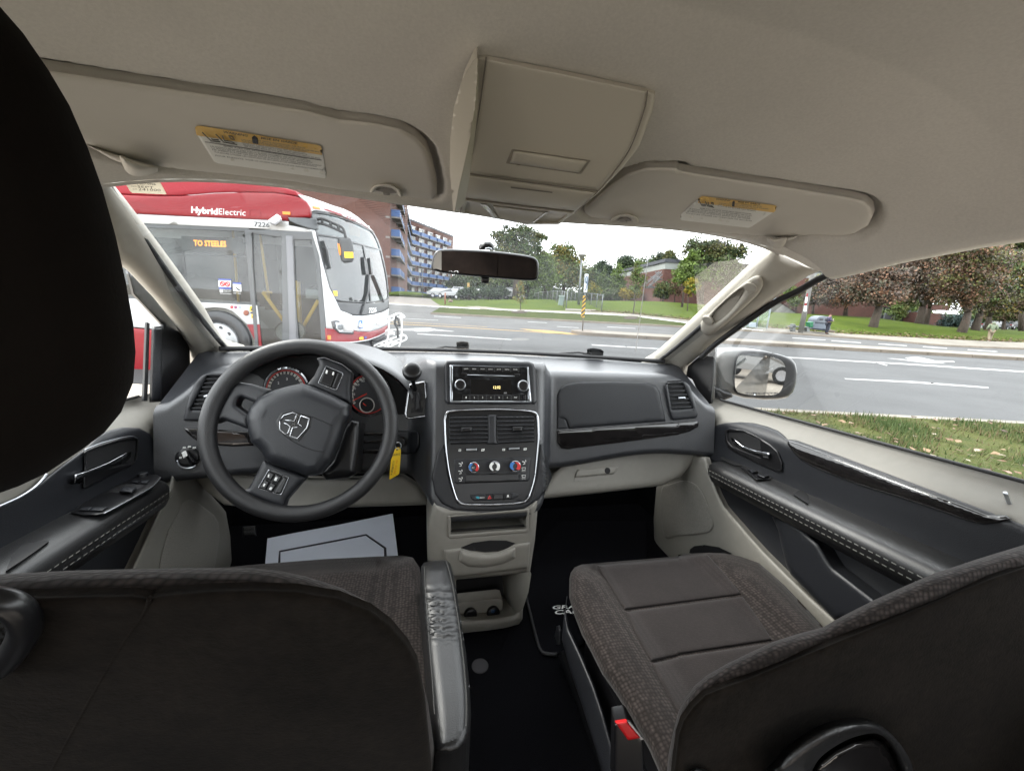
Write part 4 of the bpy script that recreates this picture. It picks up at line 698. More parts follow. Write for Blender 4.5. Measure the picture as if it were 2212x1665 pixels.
def facade(p, q, n, w_, pre):
    d = (q - p)[:2]; L_ = np.linalg.norm(d); rz = math.atan2(d[1], d[0])
    bal = piece(pre + 'b', [(0, w_, -1.35, -1.29, .10, 1.05), (0, .06, -1.29, 0, .10, 1.05), (w_ - .06, w_, -1.29, 0, .10, 1.05)], PB_, 'balcony'); slab = piece(pre + 's', [(-.1, w_ + .1, -1.45, 0, -.14, .06)], SLB, 'slab')
    win = piece(pre + 'w', [(.2, w_ - .2, -.06, 0, .06, 2.25)], DKGL, 'window'); cur = piece(pre + 'c', [(.35, w_ * .45, -.09, -.065, .9, 2.15)], CURT, 'curtain'); fr = piece(pre + 'f', [(w_ * .5 - .05, w_ * .5 + .05, -.11, -.06, .06, 2.25), (.15, w_ - .15, -.11, -.06, 2.2, 2.32)], WHP, 'window_frame')
    fin = piece(pre + 'v', [(-.22, -.02, -.5, 0, -.14, FLH - .14)], BRK, 'wall_fin')
    for k in range(n):
        for i in range(NF):
            t = (k + .12) / n; c0 = p[:2] + d * t; loc = (c0[0] - A[0], c0[1] - A[1], .25 + i * FLH)
            b_ = put('balcony', bal, ap, loc, rz); s0 = put('slab', slab, b_, (0, 0, 0), 0); w0 = put('window', win, ap, loc, rz); put('curtain', cur, w0, (random.choice((0, w_ * .42, .1)), 0, 0), 0); put('window_frame', fr, w0, (0, 0, 0), 0)
            if pre == 'R': put('wall_fin', fin, ap, loc, rz)
facade(B, B + (C_ - B) * .86, 5, 4.0, 'R'); facade(A + (B - A) * .01, B, 12, 3.5, 'L')
pr0 = B + (C_ - B) * .88
for i in range(NF): 
    d = (C_ - B)[:2] / np.linalg.norm((C_ - B)[:2]); put('window', piece('ew', [(0, 2.0, -.06, 0, .9, 2.2)], DKGL, 'window'), ap, (pr0[0] - A[0], pr0[1] - A[1], .25 + i * FLH), math.atan2(d[1], d[0])); 
wallbox('parapet', B + np.array((0, -.2, 0)), C_ + np.array((0, -.2, 0)), 14.2, top, top + .5, mat('roof_grey', (.10, .10, .11), .8), ap)
patch('mound', M('20,392 60,385 150,378 300,385 420,405 500,432 380,432 200,428 30,422'), Plane((0, 60, 0), (0, 1, -.3), WLD), GRL, None, th=.2, r=.5, skirt=.5, kind='structure')
# ================================================================== school
SY = 58; g1 = lambda q, Y=SY: yp(Y, WLD).hit(Z5(q))[0]
sc_ = empty('school_building', tuple(g1('800,880')), label='low red brick school with a white fascia and dark roof edge', cat='school')
xa = g1('795,600')[0]; z_b = 2.0; z1 = g1('800,545')[2]; z2 = g1('803,476')[2]; z3 = g1('808,440')[2]
boxes('wall', [(xa, 62, SY, SY + 25, z_b - 1.5, z1)], BRK2, sc_); boxes('fascia', [(xa + .1, 62.1, SY - .06, SY + 25.1, z1, z2)], mat('fascia_white', (.26, .275, .26), .7, var=(.7, .06)), sc_); boxes('roof_edge', [(xa - .1, 62.3, SY - .3, SY + 25.3, z2, z3)], mat('roof_dark', (.035, .038, .05), .6), sc_)
h1 = lambda q, Y: yp(Y, WLD).hit(Z6(q))[0]
a_, b_ = h1('150,740', 55), h1('960,830', 55); boxes('wall', [(a_[0], b_[0], 55, 57.9, a_[2] - 2.5, h1('500,660', 55)[2])], BRK2, sc_)
a_, b_ = h1('960,740', 56), h1('1300,860', 56); boxes('entrance', [(a_[0], b_[0], 56, 57.9, b_[2] - 1.2, a_[2])], mat('entrance_dark', (.02, .02, .022), .4), sc_); boxes('entrance_roof', [(a_[0] - .5, b_[0] + 3, 55.2, 57.9, a_[2], a_[2] + .7)], BRK2, sc_)
for i in range(4): x = a_[0] + (b_[0] - a_[0]) * (i + .5) / 4; boxes('entrance_post', [(x - .1, x + .1, 55.9, 55.99, b_[2] - 1, a_[2])], STEEL, sc_)
a_, b_ = h1('1300,790', 54), h1('1500,915', 54); boxes('wall', [(a_[0], b_[0], 54, 57.9, b_[2] - .6, a_[2])], BRK2, sc_)
for i in range(9):
    a_ = h1('%d,%d' % (60 + 18 * i, 700 + 10 * i), 53); boxes('brick_step', [(a_[0], a_[0] + .75, 53, 54.8, a_[2] - 3, a_[2])], BRK2, sc_)
patch('ramp_wall', Z6('-60,705 70,702 215,790 210,800 -60,790'), yp(52.9, WLD), mat('stained_concrete', (.20, .20, .18), .9, var=(1.5, .3)), sc_, th=.06, skirt=.1)
tr = [on(yp(53, WLD), Z5(t)) for t in ('600,722 780,570', '640,748 786,600', '690,620 782,652', '740,572 786,612', '652,700 704,742', '690,660 742,700', '730,625 780,660', '588,722 752,735', '612,735 752,748', '700,690 700,620', '640,735 760,640')]
st = tubes('steel_trellis', [[p, q] for p, q in tr] + [[p + (0, .9, 0), q + (0, .9, 0)] for p, q in tr[:4]], .055, STEEL, None, 6); meta(st, 'slanted steel trellis sculpture at the corner of the school', 'sculpture')
# ================================================================== fence
m = bpy.data.materials.new('chain_link'); m.use_nodes = True; n = m.node_tree; n.nodes.clear(); o = n.nodes.new('ShaderNodeOutputMaterial'); t0 = n.nodes.new('ShaderNodeBsdfTransparent'); d0 = n.nodes.new('ShaderNodeBsdfDiffuse'); d0.inputs[0].default_value = (.075, .08, .08, 1); mx = n.nodes.new('ShaderNodeMixShader')
tc = n.nodes.new('ShaderNodeTexCoord'); sp = n.nodes.new('ShaderNodeSeparateXYZ'); n.links.new(tc.outputs['UV'], sp.inputs[0])
def mth(op, a, b=None):
    x = n.nodes.new('ShaderNodeMath'); x.operation = op
    for i, v in enumerate((a, b)):
        if v is None: continue
        if isinstance(v, (int, float)): x.inputs[i].default_value = v
        else: n.links.new(v, x.inputs[i])
    return x.outputs[0]
su, sv = mth('MULTIPLY', sp.outputs[0], 10.), mth('MULTIPLY', sp.outputs[1], 10.)
e_ = mth('MINIMUM', mth('PINGPONG', mth('ADD', su, sv), .5), mth('PINGPONG', mth('SUBTRACT', su, sv), .5)); msk = mth('LESS_THAN', e_, .085)
n.links.new(msk, mx.inputs[0]); n.links.new(t0.outputs[0], mx.inputs[1]); n.links.new(d0.outputs[0], mx.inputs[2]); n.links.new(mx.outputs[0], o.inputs[0]); CHN = m
def fence(lab, tops, bots, Ys, npost):
    Tp = np.array([yp(Y, WLD).hit([p])[0] for p, Y in zip(tops, Ys)]); Bt = np.array([yp(Y, WLD).hit([p])[0] for p, Y in zip(bots, Ys)]); Bt[:, 0] = Tp[:, 0]
    f = empty('chain_link_fence', tuple(Bt[0])); meta(f, lab, 'fence', 'chain-link fences along the path')
    tubes('top_rail', [Tp], .03, STEEL, f, 6)
    V, Fc, uv = [], [], []; s = 0
    for i in range(len(Tp) - 1):
        L_ = np.linalg.norm(Tp[i + 1] - Tp[i]); b = len(V); V += [Bt[i], Bt[i + 1], Tp[i + 1], Tp[i]]; Fc.append((b, b + 1, b + 2, b + 3)); uv += [(s, 0), (s + L_, 0), (s + L_, 1.8), (s, 1.8)]; s += L_
    o = mk('mesh_panel', V, Fc, CHN, f, smooth=False); ul = o.data.uv_layers.new(); 
    for k, q in enumerate(uv): ul.data[k].uv = q
    for k in range(npost):
        t = k / (npost - 1) * (len(Tp) - 1); i = min(int(t), len(Tp) - 2); u = t - i; p = Bt[i] * (1 - u) + Bt[i + 1] * u; q = Tp[i] * (1 - u) + Tp[i + 1] * u; tubes('post', [[p - (0, 0, .2), q + (0, 0, .06)]], .045 if k in (0, npost - 1) else .032, STEEL, f, 8)
fence('chain-link fence curving away left of the green bin', M('1790,390 1740,378 1650,377 1550,384 1470,398'), M('1790,528 1740,512 1650,478 1550,452 1470,440'), (39, 42, 50, 62, 76), 9)
fence('chain-link fence beside the lamp post and lawn', M('2140,415 2050,402 1930,396 1860,392 1796,388'), M('2140,552 2050,530 1930,502 1860,492 1796,482'), (39, 43, 50, 55, 60), 8)
def boxat(zf, px, Y, name, mt, par, dpt, **k): return patch(name, zf(px), yp(Y, WLD), mt, par, off=0, th=.01, skirt=dpt, **k)
# ================================================================== street furniture
gbn = empty('litter_bin', tuple(yp(39.5, WLD).hit(M('1725,520'))[0]), label='grey-green litter bin at the near end of the fence', cat='bin')
boxat(M, '1718,432 1760,436 1742,520 1704,512', 39.5, 'bin_body', mat('bin_green', (.14, .19, .17), .5), gbn, .6, r=.0); boxat(M, '1716,418 1764,422 1762,434 1715,430', 39.4, 'bin_lid', mat('bin_lid_green', (.22, .27, .25), .5), gbn, .7)
def pole(name, lab, cat, zf, b, t, Y, r0, r1, mt, **k):
    p = yp(Y, WLD).hit(zf(b))[0]; q = yp(Y, WLD).hit(zf(t))[0]; rt = empty(name, tuple(p)); meta(rt, lab, cat, **k); tubes('pole', [[p - (0, 0, .2), q]], [r0, r1], mt, rt, 10); return rt, p, q
rt, p, q = pole('street_lamp', 'tall pale lamp post behind the striped hazard sign', 'lamp post', M, '1900,496', '1930,70', 44, .13, .08, STEEL, group='lamp posts in the park')
lathe('lamp_head', [(0, .0), (.16, .05), (.34, .40), (.40, .42), (.38, .56), (.12, .66), (0, .66)], q, (0, 0, 1), mat('lamp_head_grey', (.22, .21, .20), .5), rt, 16)
rt, p, q = pole('street_lamp', 'small lamp post far beyond the chain-link fence', 'lamp post', M, '1648,384', '1660,215', 88, .10, .07, STEEL, group='lamp posts in the park'); lathe('lamp_head', [(0, 0), (.3, .25), (.34, .5), (0, .6)], q, (0, 0, 1), WHP, rt, 12)
rt, p, q = pole('light_pole', 'dark slim light pole on the mound before the apartments', 'pole', M, '366,430', '366,165', 57, .06, .04, mat('dark_pole', (.05, .05, .055), .5))
rt, p, q = pole('banner_sign', 'white vertical banner sign with a dark swoosh', 'sign', M, '1962,545', '1975,205', 41.5, .05, .05, STEEL)
bn = boxat(M, '1962,210 1998,208 1984,388 1950,385', 41.4, 'banner_panel', mat('banner_white', (.62, .66, .70), .5), rt, .06)
tubes('swoosh', [on(yp(41.3, WLD), catmull(M('1972,240 1982,230 1988,250 1984,275 1974,300 1968,270 1972,240'), 4, False)), on(yp(41.3, WLD), catmull(M('1986,262 1985,310 1975,350 1966,372'), 4, False))], .045, mat('swoosh_slate', (.08, .13, .20), .5), bn, 6)
# hazard marker on the median nose
hz_ = empty('hazard_marker', (0, 0, 0), label='yellow and black striped hazard marker on the median nose', cat='road sign'); HY = 20.1
p = yp(HY, WLD).hit(M('1942,750'))[0]; hz_.location = p; ORG[hz_.name] = np.array(p); q = yp(HY, WLD).hit(M('1957,425'))[0]
tubes('post', [[p * (1, 1, 0) + (0, .03, .1), q + (0, .03, 0)]], .03, mat('post_brown', (.13, .11, .09), .6), hz_, 8)
hq_ = M('1944,422 1973,422 1958,636 1922,636'); hp = boxat(M, '1944,422 1973,422 1958,636 1922,636', HY - .02, 'marker_panel', mat('hazard_yellow', (.46, .27, .008), .45), hz_, .012)
hq_ = np.array(hq_)
def bil(u, v): return (hq_[0] * (1 - u) + hq_[1] * u) * (1 - v) + (hq_[3] * (1 - u) + hq_[2] * u) * v
for i in range(5):
    v0 = -.02 + .205 * i; pl_ = [bil(0, min(1, max(0, v0 + .16))), bil(1, min(1, max(0, v0))), bil(1, min(1, max(0, v0 + .10))), bil(0, min(1, max(0, v0 + .26)))]
    patch('stripe', pl_, yp(HY - .035, WLD), mat('stripe_black', (.012, .012, .012), .5), hp, th=.001, skirt=.001)
rt, p, q = pole('parking_sign', 'orange and white parking sign on a thin pole', 'sign', M, '815,458', '815,300', 55, .03, .03, STEEL); boxat(M, '805,296 828,296 828,340 805,340', 54.9, 'sign_plate', mat('sign_orange', (.35, .22, .07), .5), rt, .02); boxat(M, '803,342 830,342 830,368 803,368', 54.9, 'sign_plate', WHP, rt, .02)
wp_ = tubes('wooden_post', [[yp(39, WLD).hit(M('588,486'))[0] - (0, 0, .2), yp(39, WLD).hit(M('589,394'))[0]]], .07, mat('brown_post', (.20, .085, .05), .8), None, 8); meta(wp_, 'brown wooden post beside the driveway kerb', 'post')
rkk = patch('boulder', M('616,485 618,470 630,462 634,455 642,456 644,464 660,468 660,487'), yp(39, WLD), mat('boulder_stone', (.16, .11, .09), .9, bump=(6, .8, .05)), None, th=.2, r=.15, skirt=.3); meta(rkk, 'squat reddish boulder next to the wooden post', 'rock')
# utility pole with posters, shelter, bench, boxes
p = yp(32.2, WLD).hit(MR('782,494'))[0]; q = yp(32.2, WLD).hit(MR('860,120'))[0]; q[0] = p[0]; q[1] = p[1]
up = empty('utility_pole', tuple(p), label='grey concrete utility pole with red and white posters', cat='pole'); tubes('pole', [[p - (0, 0, .3), q + (0, 0, 4)]], [.19, .13], mat('pole_concrete', (.15, .145, .135), .85, var=(3, .12)), up, 16)
US = Surf(lambda X, Y, Z: (X - p[0]) ** 2 + (Y - p[1]) ** 2 - (.19 - .06 * (Z - p[2]) / (q[2] + 4 - p[2]) + .006) ** 2, WLD, 20, 80, 900)
for t, mt_ in (('822,240 832,240 828,262 818,262', RED0 if 'RED0' in globals() else BRED), ('816,264 830,264 824,300 810,300', WHP), ('810,302 824,302 820,318 806,318', BRED), ('806,320 824,320 820,356 802,356', WHP)):
    qx = np.array(MR(t)); 
    patch('poster', qx, US, mt_, up, th=.004, skirt=.002)
sh = empty('bus_shelter', tuple(yp(33, WLD).hit(MR('530,465'))[0]), label='glass bus shelter with pale green panes at the far kerb', cat='bus shelter')
SHG = glass('shelter_glass', (.62, .86, .74), .8, .10)
boxat(MR, '440,330 586,330 572,462 440,458', 33, 'pane', SHG, sh, .01); boxat(MR, '300,330 436,330 436,456 300,452', 33, 'pane', SHG, sh, .01)
for a, b in (('590,320', '566,466'), ('508,330', '500,462'), ('438,330', '434,458')):
    P = yp(33, WLD).hit(MR(b))[0]; Q = yp(33, WLD).hit(MR(a))[0]; Q[0] = P[0]; tubes('post', [[P, Q + (0, 0, .4)]], .06, mat('shelter_grey', (.33, .38, .42), .5), sh, 8)
boxes('shelter_roof', [(float(sh.location.x) - 3.2, float(sh.location.x) + .7, 32.6, 34.4, float(sh.location.z) + 2.35, float(sh.location.z) + 2.5)], bpy.data.materials['shelter_grey'], sh)
boxat(MR, '455,425 500,426 498,456 452,454', 32.9, 'shelter_bench', bpy.data.materials['shelter_grey'], sh, .4)
bh = empty('bench', tuple(yp(32.6, WLD).hit(MR('790,488'))[0]), label='low grey bench behind the utility pole', cat='bench'); boxat(MR, '726,448 842,452 842,460 726,456', 32.6, 'seat', mat('bench_grey', (.17, .18, .18), .7), bh, .45)
for t in ('738,436 752,436 750,482 734,482', '826,460 840,460 842,486 824,486'): boxat(MR, t, 32.6, 'leg', bpy.data.materials['bench_grey'], bh, .4)
gr_ = boxat(MR, '838,424 866,421 862,456 840,458', 32.5, 'recycling_box', mat('box_green', (.006, .11, .045), .4), None, .4, r=.03); meta(gr_, 'bright green box on the end of the bench', 'box')
vb = empty('vending_bin', tuple(yp(32.8, WLD).hit(MR('910,480'))[0]), label='slanted grey-blue bin unit beside the standing person', cat='bin')
boxat(MR, '882,402 900,388 930,384 975,392 972,484 952,482 858,468', 32.8, 'bin_body', mat('bin_blue_grey', (.075, .09, .115), .45), vb, .8, r=.06); boxat(MR, '888,402 902,392 930,388 972,396 970,432 880,424', 32.7, 'bin_face', mat('bin_face_grey', (.11, .125, .145), .4), vb, .05); boxat(MR, '906,402 930,402 928,412 904,412', 32.68, 'bin_slot', DARK0 if 'DARK0' in globals() else BBLK, vb, .02); boxat(MR, '870,432 968,438 966,470 862,462', 32.7, 'bin_panel', mat('bin_panel_dark', (.11, .13, .16), .45), vb, .05)
rk0 = patch('kerb_block', MR('960,470 1010,478 1000,490 955,490'), yp(32.4, WLD), CONC2, None, th=.1, r=.05, skirt=.2); meta(rk0, 'small concrete block at the feet of the standing person', 'block')
# ================================================================== parked cars
TYR = mat('tyre', (.012, .012, .012), .8); RIMM = mat('alloy', (.4, .4, .42), .35, .8)
def car(lab, px, Y, rz, col, suv=False, L_=4.5, z=None):
    P = yp(Y, WLD).hit([px])[0]; rt = empty('parked_car', (0, 0, 0)); meta(rt, lab, 'car', 'cars in the car park'); ORG[rt.name] = np.zeros(3)
    h1, h2 = (1.0, 1.68) if suv else (.92, 1.42); prof = [(-.5, .45), (-.5, h1 * .93), (-.42 if not suv else -.47, h1), (-.30 if not suv else -.42, h2 * .97), (-.12, h2), (.08, h2 * .985), (.24, h1 + .02), (.46, h1 * .86), (.5, h1 * .62), (.5, .38)]
    W_ = .9; V, Fc = [], []
    for s in (-1, 1):
        for x, zz in prof: V.append((x * L_, s * (W_ if zz <= h1 + .03 else W_ * .80), zz))
    k = len(prof); Fc = [tuple(range(k))[::-1], tuple(range(k, 2 * k))] + [(i, (i + 1) % k, k + (i + 1) % k, k + i) for i in range(k)]
    bd = mk('body', V, Fc, mat('car_paint_%s' % lab[:18].replace(' ', '_'), tuple(q * .5 for q in col), .25, coat=.4), rt, smooth=False)
    for s in (-1, 1): mk('window', [(x * L_, s * (y_ + .012), zz) for x, y_, zz in ((-.38, W_ * .93, h1 + .03), (.20, W_ * .93, h1 + .04), (.08, W_ * .80, h2 * .95), (-.28, W_ * .80, h2 * .94))], [(0, 1, 2, 3)], DKGL, rt, smooth=False)
    x0, z0, x1, z1_ = (-.42 if not suv else -.47), h1, (-.30 if not suv else -.42), h2 * .97
    mk('rear_window', [((x0 + .012) * L_ - .03, -.66, z0 + .05), ((x0 + .012) * L_ - .03, .66, z0 + .05), (x1 * L_ - .04, .58, z1_ - .05), (x1 * L_ - .04, -.58, z1_ - .05)], [(0, 1, 2, 3)], DKGL, rt, smooth=False); mk('windscreen', [(.235 * L_, -.70, h1 + .06), (.235 * L_, .70, h1 + .06), (.09 * L_ + .03, .60, h2 * .96), (.09 * L_ + .03, -.60, h2 * .96)], [(0, 1, 2, 3)], DKGL, rt, smooth=False)
    for s in (-1, 1):
        boxes('tail_lamp', [(-.5 * L_ - .015, -.5 * L_ + .02, s * .75 - .12, s * .75 + .12, h1 * .70, h1 * .88)], BRED, rt); boxes('headlight', [(.5 * L_ - .12, .5 * L_ + .01, s * .68 - .16, s * .68 + .16, .60, .72)], WHP, rt)
        for x in (-.31, .31): w0 = lathe('wheel', [(.20, s * -.18), (.32, s * -.18), (.33, s * .0), (.31, s * .02), (.20, s * .02)], (x * L_, s * .90, .33), (0, 1, 0), TYR, rt, 18); lathe('wheel_rim', [(.20, s * .015), (.06, s * .01), (0, s * .01)], (x * L_, s * .90, .33), (0, 1, 0), RIMM, w0, 14)
    rt.location = (P[0], P[1], P[2] if z is None else z); rt.rotation_euler = (0, 0, rz); return rt
car('white saloon car nearest the apartment block', M('560,446')[0], 61, R(10), (.60, .61, .62)); car('silver white car with its side towards the road', M('655,452')[0], 58, R(150), (.55, .56, .58)); car('dark car squeezed between the silver cars', M('745,456')[0], 61, R(65), (.03, .03, .035)); car('silver estate car left of the spreading junipers', M('785,458')[0], 59, R(58), (.50, .52, .54), True)
car('pale car half hidden under the junipers', M('985,458')[0], 60, R(30), (.42, .42, .43)); car('dark blue car behind the small juniper', M('1090,456')[0], 61, R(140), (.05, .07, .10)); car('white car just left of the tall tree trunk', M('1215,458')[0], 60, R(40), (.60, .60, .60)); car('black car just right of the tall tree trunk', M('1285,456')[0], 62, R(60), (.025, .025, .03), True)
for i, x in enumerate((1700, 1960, 2100, 2190)): car(['white van far behind the blue spruce', 'pale car far behind the person in the pale coat', 'white car at the far right behind the trees', 'silver car at the far right edge of the park'][i], Z6('%d,%d' % (x, 935))[0], 72, R(8 + 4 * i), (.22, .22, .23), i == 0)
# ================================================================== people
def person(lab, foot, Y, hgt, pose, face, cols, extra=None):
    """one skinned body with clothes, face and hair as children; pose gives joints in units of height, x to the figure's left, y forward"""
    P = yp(Y, WLD).hit([foot])[0]; rt = empty('person', (0, 0, 0)); meta(rt, lab, 'person'); ORG[rt.name] = np.zeros(3)
    def skin(name, J, E, rad, mt, par=rt):
        me = bpy.data.meshes.new(name); me.from_pydata([tuple(np.array(j) * hgt) for j in J], E, []); o = bpy.data.objects.new(name, me); COL.objects.link(o)
        md = o.modifiers.new('s', 'SKIN'); me.skin_vertices or None
        for v, r_ in zip(me.skin_vertices[0].data, rad): v.radius = (r_ * hgt, r_ * hgt)
        me.skin_vertices[0].data[0].use_root = True; o.modifiers.new('u', 'SUBSURF').levels = 1
        bpy.context.view_layer.update(); me2 = bpy.data.meshes.new_from_object(o.evaluated_get(bpy.context.evaluated_depsgraph_get())); me2.materials.append(mt); me2.polygons.foreach_set('use_smooth', [True] * len(me2.polygons))
        o.modifiers.clear(); o.data = me2; bpy.data.meshes.remove(me); o.parent = par; return o
    J = pose; E = [(0, 1), (1, 2), (2, 3), (3, 4), (2, 5), (5, 6), (6, 7), (7, 8), (2, 9), (9, 10), (10, 11), (11, 12), (0, 13), (13, 14), (14, 15), (15, 16), (0, 17), (17, 18), (18, 19), (19, 20)]
    rad = [.075, .07, .07, .032, .058, .042, .032, .024, .022, .042, .032, .024, .022, .055, .042, .030, .022, .055, .042, .030, .022]
    body = skin('body', J, E, rad, cols['skin'])
    skin('jacket', [J[i] for i in (0, 1, 2, 5, 6, 7, 9, 10, 11)], [(0, 1), (1, 2), (2, 3), (3, 4), (4, 5), (2, 6), (6, 7), (7, 8)], [.098, .092, .088, .058, .046, .036, .058, .046, .036], cols['top'])
    skin('trousers', [J[i] for i in (0, 13, 14, 15, 17, 18, 19)], [(0, 1), (1, 2), (2, 3), (0, 4), (4, 5), (5, 6)], [.088, .070, .054, .044, .070, .054, .044], cols['legs'])
    for a, b in ((15, 16), (19, 20)): skin('shoe', [J[a], J[b]], [(0, 1)], [.030, .026], cols['shoe'])
    hd_ = np.array(J[4]); skin('hair', [hd_ + (0, -.012, .03), hd_ + (0, -.03, -.01)], [(0, 1)], [.062, .055], cols['hair'])
    fw_ = .055
    for nm, of, r_ in (('nose', (0, .062, -.002), .010), ('ear', (.058, 0, 0), .012), ('ear', (-.058, 0, 0), .012), ('eye', (.022, .054, .012), .007), ('eye', (-.022, .054, .012), .007)): skin(nm, [hd_ + of, hd_ + np.array(of) * 1.03], [(0, 1)], [r_, r_ * .8], cols['hair'] if nm == 'eye' else cols['skin'])
    for hb0 in (8, 12):
        w0 = np.array(J[hb0]); d = w0 - np.array(J[hb0 - 1]); d /= np.linalg.norm(d) + 1e-9; sd_ = np.cross(d, (0, 0, 1)); sd_ /= np.linalg.norm(sd_) + 1e-9
        for k in range(4): f0 = w0 + sd_ * (.009 * (k - 1.5)); skin('finger', [f0, f0 + d * .025, f0 + d * (.040 + .004 * (k in (1, 2))) + (0, 0, -.010)], [(0, 1), (1, 2)], [.0055, .005, .004], cols['skin'], body)
        skin('thumb', [w0 - d * .01 + sd_ * .016, w0 + d * .012 + sd_ * .03], [(0, 1)], [.006, .0045], cols['skin'], body)
    if extra: extra(rt, skin, J)
    rt.location = P; rt.rotation_euler = (0, 0, face); return rt
SKN = mat('skin', (.20, .10, .07), .6)
c1 = dict(skin=SKN, top=mat('patterned_jacket', (.06, .05, .09), .8, var=(9, .9)), legs=mat('navy_trousers', (.012, .014, .025), .8), shoe=TYR, hair=mat('auburn_hair', (.10, .03, .02), .7))
stand = [(0, 0, .52), (0, -.005, .66), (0, -.01, .80), (0, .012, .86), (0, .03, .93), (.10, -.01, .80), (.13, .0, .66), (.09, .12, .62), (.06, .17, .64), (-.10, -.01, .80), (-.13, .02, .66), (-.07, .14, .66), (-.04, .18, .69), (.05, 0, .50), (.055, .015, .28), (.055, -.01, .05), (.06, .08, .02), (-.05, 0, .50), (-.055, .02, .28), (-.06, .0, .05), (-.065, .09, .02)]
def ex1(rt, skin, J):
    V = np.array([(-.06, .19, .685), (-.02, .19, .685), (-.02, .20, .735), (-.06, .20, .735)]) * 1.66; mk('phone', np.vstack([V, V + (0, .012, 0)]), [(0, 1, 2, 3), (7, 6, 5, 4), (0, 4, 5, 1), (1, 5, 6, 2), (2, 6, 7, 3), (3, 7, 4, 0)], WHP, rt, smooth=False)
    skin('backpack', [(0, -.11, .60), (0, -.12, .75)], [(0, 1)], [.08, .07], mat('dark_bag', (.02, .02, .03), .7))
person('person in a patterned jacket looking at a phone beside the bin unit', MR('946,500')[0], 31.9, 1.66, stand, R(-100), c1, ex1)
c2 = dict(skin=SKN, top=mat('pale_green_coat', (.13, .155, .10), .8, var=(5, .12)), legs=mat('beige_trousers', (.17, .135, .09), .8), shoe=mat('light_shoe', (.3, .28, .25), .7), hair=mat('pale_green_hood', (.15, .17, .12), .8))
walk = [(0, 0, .52), (0, .01, .66), (0, .02, .80), (0, .03, .86), (0, .045, .92), (.11, .02, .80), (.15, -.03, .67), (.16, .04, .58), (.16, .08, .55), (-.11, .02, .80), (-.15, .02, .67), (-.15, .09, .58), (-.15, .13, .56), (.05, 0, .50), (.055, .06, .29), (.055, .04, .06), (.06, .12, .03), (-.05, 0, .50), (-.055, -.02, .28), (-.055, -.12, .08), (-.055, -.05, .03)]
def ex2(rt, skin, J): skin('hood', [(0, .01, .93), (0, .0, .87), (0, -.02, .83)], [(0, 1), (1, 2)], [.075, .072, .075], c2['hair']); skin('coat_skirt', [(0, 0, .60), (0, 0, .46)], [(0, 1)], [.105, .115], c2['top'])
person('person in a pale green hooded coat walking away on the sidewalk', MR('1985,550')[0], 32.3, 1.72, walk, R(-25), c2, ex2)

# ================================================================== behind the van, seen in its mirrors
shop = empty('brick_shop', (9, -26, 0), label='tan brick shop front behind the van', cat='building')
boxes('wall', [(2, 22, -30, -24, 0, 5)], brickmat('tan_brick', (.15, .10, .07), (.12, .08, .055), (.12, .1, .09)), shop)
for i in range(5): boxes('window', [(3.2 + 3.8 * i, 5.8 + 3.8 * i, -24.0, -23.94, .8, 3.2)], DKGL, shop)
boxes('fascia', [(1.9, 22.1, -24.2, -23.9, 4.0, 4.9)], SLB, shop)
c9 = car('white saloon car parked behind the van', M('655,452')[0], 58, R(35), (.5, .5, .5)); c9.location = (3.2, -16, 0)

for i, (x, y) in enumerate(((5.5, -20), (12, -19), (19, -21))):
    Tz = np.array((x, y, 0.)); rt = empty('tree', tuple(Tz), label=['leafy tree by the lot behind the van, nearest its side', 'middle leafy tree by the lot behind the van', 'leafy tree by the lot behind the van, farthest out'][i], cat='tree', group='trees behind the van')
    tubes('trunk', [[Tz, Tz + (0, 0, 3)]], [.2, .15], BARK, rt, 8); rs = np.random.RandomState(40 + i); q = rs.randn(1500, 3); q = q / np.linalg.norm(q, axis=1)[:, None] * rs.rand(1500, 1) ** .4 * (2.2, 2.2, 1.9) + Tz + (0, 0, 4.4); u = rs.randn(1500, 3) * .16; v_ = rs.randn(1500, 3) * .13
    o = mk('crown', np.stack([q - u, q + v_, q + u, q - v_], 1).reshape(-1, 3), np.arange(6000).reshape(-1, 4).tolist(), leafmat('light', LC_['light']), rt, smooth=False)
# ================================================================== materials of the van
BLK = mat('black_plastic', (.0125, .0135, .0165), .42, spec=.5, vor=(700, .35, .0006), rvar=(40, .06))
BLK2 = mat('smooth_black_plastic', (.0062, .0062, .0072), .32, bump=(300, .08, .0005))
DASHT = mat('dash_pad', (.021, .0225, .0265), .38, spec=1., vor=(650, .45, .0008), var=(9, .12))
GLOSS = mat('gloss_black_trim', (.010, .009, .009), .07, coat=.6, var=(60, .5))
PILM = mat('pillar_trim_beige', (.40, .375, .325), .55, vor=(800, .2, .0005), var=(4, .05, 60, .03))
GREY = mat('stone_grey_plastic', (.225, .215, .190), .55, vor=(800, .2, .0005), var=(4, .05, 60, .03))
HEADL = mat('headliner_cloth', (.575, .553, .515), .95, bump=(900, .35, .0006), var=(5, .05, 300, .06))
VISM = mat('visor_vinyl', (.565, .54, .495), .75, vor=(900, .25, .0004), var=(5, .05))
CONSM = mat('overhead_plastic', (.53, .50, .435), .45, bump=(500, .1, .0004))
CHR = mat('chrome', (.40, .41, .43), .12, 1.)
CHR2 = mat('bright_chrome', (.50, .51, .53), .12, 1.)
SATIN = mat('satin_silver', (.42, .44, .47), .3, 1.)
LEA = mat('black_leather', (.0105, .0105, .011), .36, vor=(750, .3, .0006), rvar=(25, .1))
FAB = mat('honeycomb_cloth', (.034, .0275, .0250), .95, spec=.1, vor=(170, .6, .0016, .55), sheen=.08, var=(12, .15))
FABI = mat('seat_insert_cloth', (.027, .0225, .0215), .95, spec=.1, vor=(300, .3, .0008, .25), sheen=.08, var=(9, .15))
